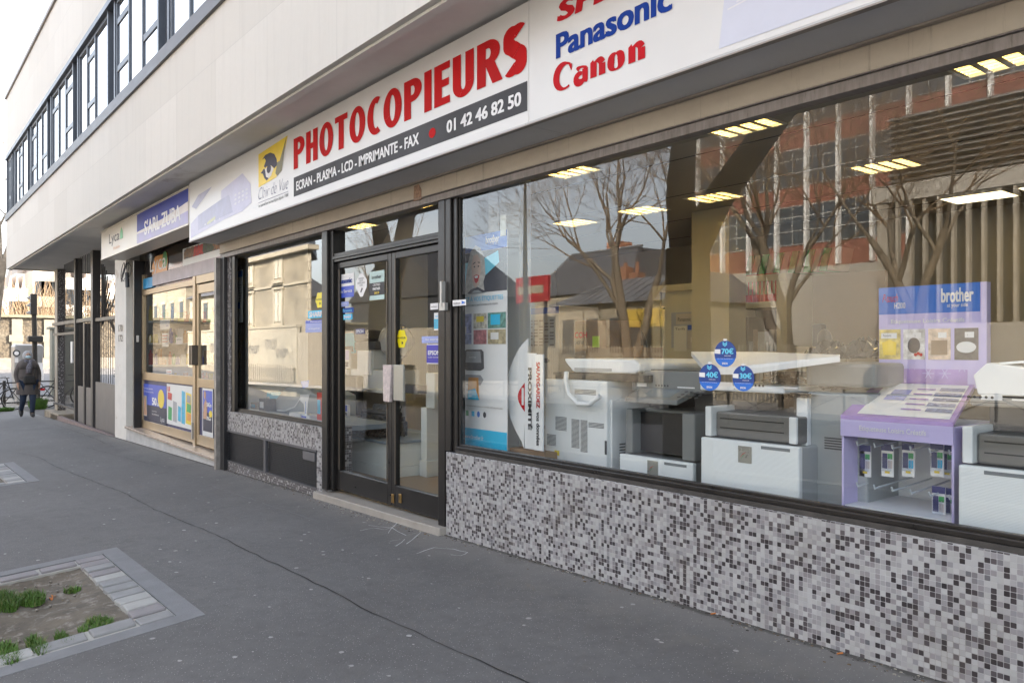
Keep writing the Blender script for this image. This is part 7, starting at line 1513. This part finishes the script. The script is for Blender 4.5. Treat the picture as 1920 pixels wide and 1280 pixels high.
def fence(x0, x1, y, z0_, z1_, gap, wd, mat, label, rails=2):
    f = thing('picket_fence', ((x0 + x1) / 2, y, z0_), label, 'fence'); mb = MB(); x = x0
    while x < x1: mb.box(x, x + wd, y, y + .03, z0_, z1_); x += gap
    mb.build('pickets', mat, f); mb = MB()
    for k in range(rails): z = z0_ + (z1_ - z0_) * (.15 + .7 * k / max(1, rails - 1)); mb.box(x0, x1, y - .05, y - .001, z - .04, z + .04)
    mb.build('rail', mat, f)
m_pick = M('pale painted pickets', (.42, .38, .31), .7, var=.1); fence(-40.8, -26.8, -13.95, -.6, 2.3, .17, .11, m_pick, 'tall close picket fence across the road right of the cream wall'); fence(-60, -40.9, -13.7, -.4, .55, .3, .14, m_pick, 'low picket barrier in front of the cream wall')
fence(-26.4, -13, -18.2, -.6, 1.55, .14, .05, m_cream2, 'pale picket fence in front of the zinc roofed house')
t = thing('billboard', (-21.1, -14.2, 2), 'red board with a cream panel on posts across the road', 'sign'); part(t, 'board', M('board red', (.45, .03, .04), .5), (-22.2, -20.45, -14.3, -14.2, 3.05, 3.95)); part(t, 'panel', m_cream2, (-22.1, -20.7, -14.199, -14.19, 3.35, 3.62)); part(t, 'post', m_dgreypl, (-22.1, -22.0, -14.3, -14.2, -.5, 3.049), (-20.7, -20.6, -14.3, -14.2, -.5, 3.049))
m_iron = M('dark iron', (.04, .038, .035), .5, .4, var=.15)
def lamp(x, y, label):
    t = thing('lamp_post', (x, y, gz(x, y)), label, 'lamp post', 'lamp posts across the road'); z = gz(x, y); mb = MB(); mb.tube([(x, y, z), (x, y, z + .4), (x, y, z + 1), (x, y, z + 4.4), (x, y, z + 4.5), (x, y, z + 8)], [.13, .13, .08, .07, .09, .045], 10); mb.build('pole', m_iron, t)
    mb = MB(); mb.tube([(x, y, z + 8), (x + .5, y + .4, z + 8.5), (x + 1.3, y + 1, z + 8.6)], .035, 8); mb.build('arm', m_iron, t); mb = MB(); mb.ball((x + 1.5, y + 1.15, z + 8.55), (.35, .2, .1), 12, 8); mb.build('lamp_head', m_greypl, t, smooth=True)
lamp(-21.5, -14.05, 'slim dark lamp post across the road beside the red board'); lamp(-4.0, -14.0, 'slim dark lamp post across the road before the annexe')
t = thing('pavement_railing', (-12, -13.8, 0), 'long dark crossed railing along the far kerb', 'railing'); mb = MB(); x = -24
while x < 4:
    z = gz(x, -13.8); mb.tube([(x, -13.8, z), (x, -13.8, z + .98)], .03, 6); mb.tube([(x, -13.8, z + .9), (x + 1.6, -13.8, z + .9)], .022, 6); mb.tube([(x, -13.8, z + .15), (x + 1.6, -13.8, z + .15)], .016, 6)
    mb.tube([(x, -13.8, z + .15), (x + 1.6, -13.8, z + .9)], .01, 4); mb.tube([(x + 1.6, -13.8, z + .15), (x, -13.8, z + .9)], .01, 4); x += 1.6
mb.build('bars', m_iron, t)
# ================================================================ far left: convent wall, cabinet, signals, bikes, railing
XW = -61; fw = thing('old_stone_wall', (XW, 10, 0), 'high old rubble wall with flat capping behind the street corner', 'wall')
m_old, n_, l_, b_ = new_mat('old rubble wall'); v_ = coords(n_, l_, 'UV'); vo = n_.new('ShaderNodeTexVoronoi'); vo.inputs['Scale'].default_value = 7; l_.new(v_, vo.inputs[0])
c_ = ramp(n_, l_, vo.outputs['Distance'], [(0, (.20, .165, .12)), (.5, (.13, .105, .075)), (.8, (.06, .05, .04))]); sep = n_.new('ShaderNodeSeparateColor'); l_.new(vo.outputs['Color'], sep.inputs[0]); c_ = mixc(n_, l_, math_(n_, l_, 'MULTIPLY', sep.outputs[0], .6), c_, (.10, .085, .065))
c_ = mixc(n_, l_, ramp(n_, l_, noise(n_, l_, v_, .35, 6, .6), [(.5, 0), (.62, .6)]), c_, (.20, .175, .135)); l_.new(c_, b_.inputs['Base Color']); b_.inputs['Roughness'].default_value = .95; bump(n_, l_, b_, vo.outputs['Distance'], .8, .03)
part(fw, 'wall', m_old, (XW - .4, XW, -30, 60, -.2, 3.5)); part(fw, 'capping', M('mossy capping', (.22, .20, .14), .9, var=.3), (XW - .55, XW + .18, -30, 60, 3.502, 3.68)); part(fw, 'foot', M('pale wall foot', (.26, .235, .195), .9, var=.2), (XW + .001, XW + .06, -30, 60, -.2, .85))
for px in (32, 92): y, _ = Q(px, 560, XW); part(fw, 'pilaster', M('pale pilaster', (.26, .235, .19), .9, var=.1), (XW + .001, XW + .08, y - .3, y + .3, .851, 3.4), (XW + .001, XW + .1, y - .45, y + .35, 1.9, 2.35))
# far pale housing
m_fb = M('far cream render', (.78, .74, .68), .9, var=.05); m_fb2 = M('far pale stone', (.60, .52, .42), .9, var=.08)
for i, (pxa, pxb, pyt, X, mt, lb) in enumerate(((14, 52, 540, -95, m_fb, 'pale far house at the left beyond the old wall'), (30, 80, 512, -110, m_fb, 'far cream housing block with stepped roofs'), (62, 108, 505, -104, m_fb2, 'far block with orange stone front under the overhang'), (120, 175, 520, -100, m_fb, 'far pale block seen through the upper gate bars'), (180, 250, 540, -112, m_fb2, 'far block seen between the gate and the white pillar'))):
    y0_, zt = Q(pxa, pyt, X); y1_, _ = Q(pxb, pyt, X); t = thing('housing_block', (X, (y0_ + y1_) / 2, 0), lb, 'building', 'far housing blocks'); part(t, 'wall', mt, (X - 12, X, y0_, y1_, -2, zt))
    mb = MB(); n = 3
    for k in range(n): a = y0_ + (y1_ - y0_) * (k + .15) / n; b = y0_ + (y1_ - y0_) * (k + .8) / n; mb.prismx([(a, zt + .01), (b, zt + .01), ((a + b) / 2, zt + 1.4)], X - 11, X - .3)
    mb.build('roof', M('far roof tile', (.42, .36, .31), .9), t)
    for fl in range(5):
        for k in range(4): a = y0_ + (y1_ - y0_) * (k + .3) / 4; part(t, 'window', m_dglass, (X + .002, X + .05, a, a + 1.1, zt - 3 - fl * 2.9, zt - 1.3 - fl * 2.9))
# dry scrub over the wall
rr = random.Random(12); mb = MB()
for _ in range(620):
    px = rr.uniform(0, 250); y, _ = Q(px, 500, -68); b = Vector((-68 + rr.uniform(-3, 3), y, 2.6)); d = Vector((rr.gauss(0, .3), rr.gauss(0, .35), 1)).normalized(); L = rr.uniform(1, 4.6); mb.tube([b, b + d * L * .5 + Vector((0, rr.gauss(0, .15), 0)), b + d * L], [.035, .02, .008], 3, cap=False)
o = mb.build('leafless_thicket', m_twig, fixn=False); tag(o, 'pale leafless thicket rising over the old wall', 'thicket', kind='stuff')
# steel kiosk / cabinet
X = -36.5; ya, zb = Q(26, 735, X); yb_, _ = Q(80, 735, X); _, zt = Q(50, 645, X); t = thing('street_cabinet', (X, (ya + yb_) / 2, gz(X, 1)), 'rounded grey steel street cabinet behind the walking person', 'cabinet'); zg = gz(X, (ya + yb_) / 2)
m_steel = M('brushed cabinet steel', (.40, .40, .40), .35, .5, var=.1); mb = MB(); mb.prismx([(ya + .1, zg - .15), (yb_ - .15, zg - .15), (yb_ - .02, zg + 1.2), (yb_ + .05, zt - .1), (yb_ - .05, zt), (ya + .05, zt), (ya, zt - .1), (ya, zg + 1.2)], X - .9, X); mb.build('shell', m_steel, t, bevel=.05)
Fx = Frame((X, 0, 0), (0, 1, 0), (0, 0, 1)); y, z = Q(31, 662, X); mb = MB(); disc(mb, Fx, y, z, .13, .13, .004); mb.build('round_badge', m_dgreypl, t, fixn=False); mb = MB(); disc(mb, Fx, y, z, .08, .08, .006); rect(mb, Fx, y - .06, y + .06, z - .36, z - .18, .004); mb.build('badge_print', m_wink, t, fixn=False)
y, z = Q(66, 680, X); mb = MB(); rect(mb, Fx, y - .02, y + .28, z - .7, z, .004); mb.build('paper_notice', m_wink, t, fixn=False)
# traffic signal pole
X = -34.5; y, _ = Q(66, 700, X); zg = gz(X, y); t = thing('traffic_signal', (X, y, zg), 'dark traffic signal pole with three visors pointing left', 'traffic light'); yt, zt = Q(62, 553, X)
mb = MB(); mb.tube([(X, y + .05, zg - .1), (X, y, zg + 1.2), (X, yt + .02, zt)], .085, 10); mb.build('pole', m_iron, t); part(t, 'signal_case', m_iron, (X - .15, X + .12, yt - .09, yt + .12, Q(62, 590, X)[1], zt + .04), bevel=.02)
for py in (556, 570, 584):
    a, z = Q(50, py, X); mb = MB(); mb.hexa([(X - .15, a, z - .06), (X + .15, a, z - .06), (X + .12, yt - .09, z - .1), (X - .12, yt - .09, z - .1), (X - .15, a, z - .03), (X + .15, a, z - .03), (X + .12, yt - .09, z + .04), (X - .12, yt - .09, z + .04)]); mb.build('visor', m_steel, t)
a, z = Q(52, 641, X); b, z2 = Q(80, 630, X); part(t, 'pedestrian_signal', m_iron, (X - .15, X + .18, a, b, z, z2), bevel=.03)
# cast grey column by the pillar
X = -40; a, _ = Q(97, 700, X); b, _ = Q(104, 700, X); _, zt = Q(100, 617, X); t = thing('utility_box', (X, a, gz(X, a)), 'tall narrow grey green utility box beside the old wall', 'utility box'); part(t, 'body', M('grey green box', (.20, .21, .18), .6, var=.1), (X - .6, X, a, a + .9, gz(X, a), zt), bevel=.02); part(t, 'cap', M('grey green box', (.20, .21, .18)), (X - .7, X + .1, a - .1, a + 1.0, zt + .001, zt + .1))
# railing at the kerb
X = -30.4; ya = Q(-60, 730, X)[0]; yb_ = Q(104, 730, X)[0]; t = thing('corner_railing', (X, (ya + yb_) / 2, gz(X, 0)), 'dark low railing with crossed bars at the street corner', 'railing'); n = 5; mb = MB(); pm_ = MB()
for i in range(n + 1):
    y = ya + (yb_ - ya) * i / n; z = gz(X, y); pm_.tube([(X, y, z - .05), (X, y, z + .92)], .045, 8)
    if i < n:
        y2 = ya + (yb_ - ya) * (i + 1) / n
        for h in (.85, .2): mb.tube([(X, y, z + h), (X, y2, z + h)], .025, 6)
        mb.tube([(X, y, z + .2), (X, y2, z + .85)], .014, 5); mb.tube([(X, y2, z + .2), (X, y, z + .85)], .014, 5)
mb.build('rails', m_iron, t); pm_.build('posts', m_iron, t)
# bicycles
def bicycle(x, y, rz, label, col):
    z = gz(x, y); t = thing('bicycle', (0, 0, 0), label, 'bicycle', 'bicycles at the corner railing'); m_t = M('tyre rubber', (.02, .02, .02), .8); m_fr = M('bike paint ' + label[:6], col, .35, .2)
    for wx in (-.52, .52):
        mb = MB(); mb.tube([(wx + .34 * math.cos(2 * math.pi * i / 28), 0, .35 + .34 * math.sin(2 * math.pi * i / 28)) for i in range(29)], .018, 6, cap=False); wl = mb.build('wheel', m_t, t)
        mb = MB(); mb.tube([(wx + .318 * math.cos(2 * math.pi * i / 28), 0, .35 + .318 * math.sin(2 * math.pi * i / 28)) for i in range(29)], .009, 5, cap=False)
        for k in range(12): a = 2 * math.pi * k / 12; mb.tube([(wx, 0, .35), (wx + .31 * math.cos(a), 0, .35 + .31 * math.sin(a))], .0025, 3)
        mb.tube([(wx, -.04, .35), (wx, .04, .35)], .02, 6); mb.build('rim', m_steel, wl)
    mb = MB(); S, B, H_, Rr_ = Vector((-.18, 0, .88)), Vector((-.06, 0, .33)), Vector((.36, 0, .86)), Vector((-.52, 0, .35))
    for a, b in ((S, B), (S + Vector((.02, 0, -.08)), H_), (B, H_ - Vector((-.02, 0, .12))), (B, Rr_), (S, Rr_), (H_, Vector((.52, 0, .35))), (H_, H_ + Vector((-.03, 0, .16)))): mb.tube([a, b], .017, 7)
    mb.build('frame', m_fr, t); mb = MB(); hx = Vector((.33, 0, 1.02)); mb.tube([hx + Vector((-.12, -.28, 0)), hx + Vector((.02, -.2, .02)), hx, hx + Vector((.02, .2, .02)), hx + Vector((-.12, .28, 0))], .014, 6); mb.build('handlebar', m_iron, t)
    mb = MB(); mb.hexa([(-.32, -.07, .93), (-.05, -.02, .93), (-.05, .02, .93), (-.32, .07, .93), (-.32, -.07, .97), (-.05, -.02, .97), (-.05, .02, .97), (-.32, .07, .97)]); mb.tube([(-.18, 0, .86), (-.19, 0, .94)], .012, 6); mb.build('saddle', m_iron, t, bevel=.01)
    mb = MB(); mb.tube([(-.06, -.03, .33), (-.06, -.06, .33)], .09, 14); mb.tube([(-.06, -.07, .33), (.04, -.07, .2)], .01, 5); mb.build('crankset', m_steel, t); mb = MB(); mb.box(-.72, -.60, -.01, .03, .55, .62); mb.build('rear_light', m_redl, t)
    t.location = (x, y, z); t.rotation_euler = (0, 0, rz); return t
X = -29.6
bicycle(X, Q(-10, 760, X)[0], R(97), 'dark upright bicycle leaning at the left picture edge behind the person', (.03, .03, .035)); bicycle(X - .1, Q(116, 760, X)[0] + .1, R(100), 'bicycle with a red light partly hidden behind the mosaic end pillar', (.08, .08, .09))
rr = random.Random(14); mb = MB()
for _ in range(1500):
    px = rr.choice((rr.uniform(-10, 22), rr.uniform(58, 84))); X = rr.uniform(-29.3, -28.8); y = Q(px, 770, X)[0]; z = gz(X, y); h = rr.uniform(.05, .28) * (1.4 if px > 50 else .5); a = rr.uniform(0, 6.3)
    mb.add([(X, y - .02, z), (X, y + .02, z), (X + .12 * math.cos(a), y + .12 * math.sin(a), z + h)], [(0, 1, 2)])
tag(mb.build('weeds', m_grassb[0], fixn=False), 'green weeds at the foot of the corner railing', 'weeds', kind='stuff')
# ================================================================ the walking person
def person():
    x, y = PG(52, 782)[:2]; z0 = gz(x, y); H = 1.78
    t = thing('person', (x, y, z0), 'walking person in a grey hooded coat with blue mask, patterned scarf and black bag', 'person')
    # local frame: person faces +x (towards the camera side); s = sideways (y)
    def V(f, s, h): return Vector((x + f, y + s, z0 + h))
    J = {'pel': V(0, 0, .92), 'wst': V(0, 0, 1.08), 'chs': V(.01, 0, 1.32), 'nck': V(.02, 0, 1.50), 'hd0': V(.03, 0, 1.60), 'hd1': V(.03, 0, 1.70),
         'hL': V(0, .10, .88), 'kL': V(.13, .10, .50), 'aL': V(.05, .10, .10), 'tL': V(.20, .11, .05), 'hR': V(0, -.10, .88), 'kR': V(.02, -.11, .48), 'aR': V(-.30, -.12, .17), 'tR': V(-.22, -.13, .03),
         'sL': V(.0, .19, 1.43), 'eL': V(-.06, .27, 1.15), 'wL': V(.10, .26, .93), 'sR': V(.0, -.19, 1.43), 'eR': V(-.04, -.27, 1.15), 'wR': V(.06, -.24, .92)}
    rad = {'pel': .15, 'wst': .14, 'chs': .15, 'nck': .06, 'hd0': .085, 'hd1': .09, 'hL': .10, 'kL': .068, 'aL': .045, 'tL': .035, 'hR': .10, 'kR': .068, 'aR': .045, 'tR': .035, 'sL': .07, 'eL': .048, 'wL': .032, 'sR': .07, 'eR': .048, 'wR': .032}
    ed = [('pel', 'wst'), ('wst', 'chs'), ('chs', 'nck'), ('nck', 'hd0'), ('hd0', 'hd1'), ('pel', 'hL'), ('hL', 'kL'), ('kL', 'aL'), ('aL', 'tL'), ('pel', 'hR'), ('hR', 'kR'), ('kR', 'aR'), ('aR', 'tR'), ('chs', 'sL'), ('sL', 'eL'), ('eL', 'wL'), ('chs', 'sR'), ('sR', 'eR'), ('eR', 'wR')]
    # fingers
    for sd, w in (('L', 'wL'), ('R', 'wR')):
        c = J[w]; sg_ = 1 if sd == 'L' else -1
        J['p' + sd] = c + Vector((.03, 0, -.07)); rad['p' + sd] = .030; ed.append((w, 'p' + sd))
        for k, L in enumerate((.055, .065, .06, .045)):
            a = J['p' + sd] + Vector((-.024 + .018 * k, .0, -.03)); b = a + Vector((.012, -sg_ * .008, -L * .6)); d = b + Vector((.012, -sg_ * .02, -L * .4))
            for nm, q in (('a', a), ('b', b), ('d', d)): J[nm + sd + str(k)] = q; rad[nm + sd + str(k)] = .0085
            ed += [('p' + sd, 'a' + sd + str(k)), ('a' + sd + str(k), 'b' + sd + str(k)), ('b' + sd + str(k), 'd' + sd + str(k))]
        J['h' + sd + 't'] = c + Vector((.06, -sg_ * .01, -.06)); rad['h' + sd + 't'] = .01; J['i' + sd] = c + Vector((.07, -sg_ * .015, -.10)); rad['i' + sd] = .009; ed += [(w, 'h' + sd + 't'), ('h' + sd + 't', 'i' + sd)]
    def skin(name, keys, edges, mats, rsc=1.0, parent=t, rmap=rad):
        me = bpy.data.meshes.new(name); idx = {k: i for i, k in enumerate(keys)}; org = ORG[t.name]
        me.from_pydata([tuple(J[k] - org) for k in keys], [(idx[a], idx[b]) for a, b in edges], []); o = bpy.data.objects.new(name, me); COL.objects.link(o); o.parent = parent
        md = o.modifiers.new('skin', 'SKIN')
        for i, k in enumerate(keys): r = rmap[k] * rsc; me.skin_vertices[0].data[i].radius = (r, r)
        me.skin_vertices[0].data[0].use_root = True
        md.use_smooth_shade = True; sb = o.modifiers.new('sub', 'SUBSURF'); sb.levels = 2; sb.render_levels = 2; me.materials.append(mats)
        return o
    skin('body', list(J.keys()), ed, M('skin', (.42, .26, .18), .6))
    m_coat = M('charcoal brown coat', (.095, .085, .082), .85, var=.2, vs_=9); m_jean = M('dark blue trousers', (.02, .035, .07), .85); m_boot = M('black boots', (.015, .015, .015), .6); m_hood = M('pale grey knit hood', (.42, .43, .45), .9, var=.25, vs_=25); m_scarf = M('grey patterned scarf', (.16, .16, .19), .9, var=.9, vs_=28)
    lk = ['pel', 'hL', 'kL', 'aL', 'hR', 'kR', 'aR']; skin('trousers', lk, [('pel', 'hL'), ('hL', 'kL'), ('kL', 'aL'), ('pel', 'hR'), ('hR', 'kR'), ('kR', 'aR')], m_jean, 1.22)
    ak = ['chs', 'sL', 'eL', 'wL', 'sR', 'eR', 'wR']; skin('coat_sleeves', ak, [('chs', 'sL'), ('sL', 'eL'), ('eL', 'wL'), ('chs', 'sR'), ('sR', 'eR'), ('eR', 'wR')], m_coat, 1.45)
    mb = MB(); rings = [(.62, .27, .20), (.66, .275, .205), (.85, .265, .19), (1.05, .235, .165), (1.2, .235, .165), (1.36, .225, .15), (1.45, .19, .12), (1.5, .10, .09)]; n = 20
    vs2 = []
    for h, a, b in rings:
        for k in range(n): q = 2 * math.pi * k / n; wv_ = 1 + .04 * math.sin(5 * q + h * 9); vs2.append(V(b * math.cos(q) * wv_, a * math.sin(q) * wv_, h))
    mb.add(vs2, [(i * n + k, i * n + (k + 1) % n, (i + 1) * n + (k + 1) % n, (i + 1) * n + k) for i in range(len(rings) - 1) for k in range(n)]); mb.build('coat', m_coat, t, smooth=True)
    mb = MB(); mb.ball(V(.0, 0, 1.66), (.125, .125, .145), 16, 10); mb.v = [v if not (v[0] - x > .085 and abs(v[1] - y) < .085) else (x + .085, v[1], v[2]) for v in mb.v]; mb.build('hood', m_hood, t, smooth=True)
    mb = MB(); mb.ball(V(.075, 0, 1.665), (.055, .062, .085), 14, 9); fc = mb.build('face', M('skin', (.42, .26, .18)), t, smooth=True)
    mb = MB(); [mb.ball(V(.123, s, 1.69), .009, 8, 6) for s in (-.025, .025)]; mb.build('eyes', m_ink, t)
    mb = MB(); mb.ball(V(.098, 0, 1.635), (.055, .068, .05), 14, 9); mb.build('face_mask', M('pale blue mask', (.45, .62, .70), .7, var=.05), t, smooth=True)
    mb = MB(); mb.tube([V(.11 * math.cos(2 * math.pi * i / 14) + .03, .13 * math.sin(2 * math.pi * i / 14), 1.50 + .02 * math.sin(i * 2)) for i in range(15)], .055, 8); mb.tube([V(.13, .03, 1.50), V(.18, .02, 1.38), V(.185, .0, 1.20)], [.06, .075, .07], 8); mb.build('scarf', m_scarf, t, smooth=True)
    mb = MB(); mb.box(x + .17, x + .27, y - .13, y + .17, z0 + .90, z0 + 1.12); hb = mb.build('handbag', m_boot, t, bevel=.05); mb = MB(); mb.tube([V(.2, .12, 1.1), V(.14, .2, 1.42), V(-.05, .1, 1.52), V(-.14, -.15, 1.3), V(.0, -.24, 1.05), V(.2, -.1, 1.1)], .012, 5); mb.build('bag_strap', m_boot, hb)
    for a, b, sgn in (('aL', 'tL', 1), ('aR', 'tR', -1)):
        mb = MB(); A_, T_ = J[a], J[b]; mb.tube([A_ + Vector((0, 0, .12)), A_ + Vector((0, 0, .02)), A_ + Vector((.02, 0, -.03)), (A_ + T_) / 2 + Vector((.03, 0, -.015)), T_ + Vector((.04, 0, 0))], [.06, .06, .058, .05, .03], 10); mb.build('boot', m_boot, t, smooth=True)
person()
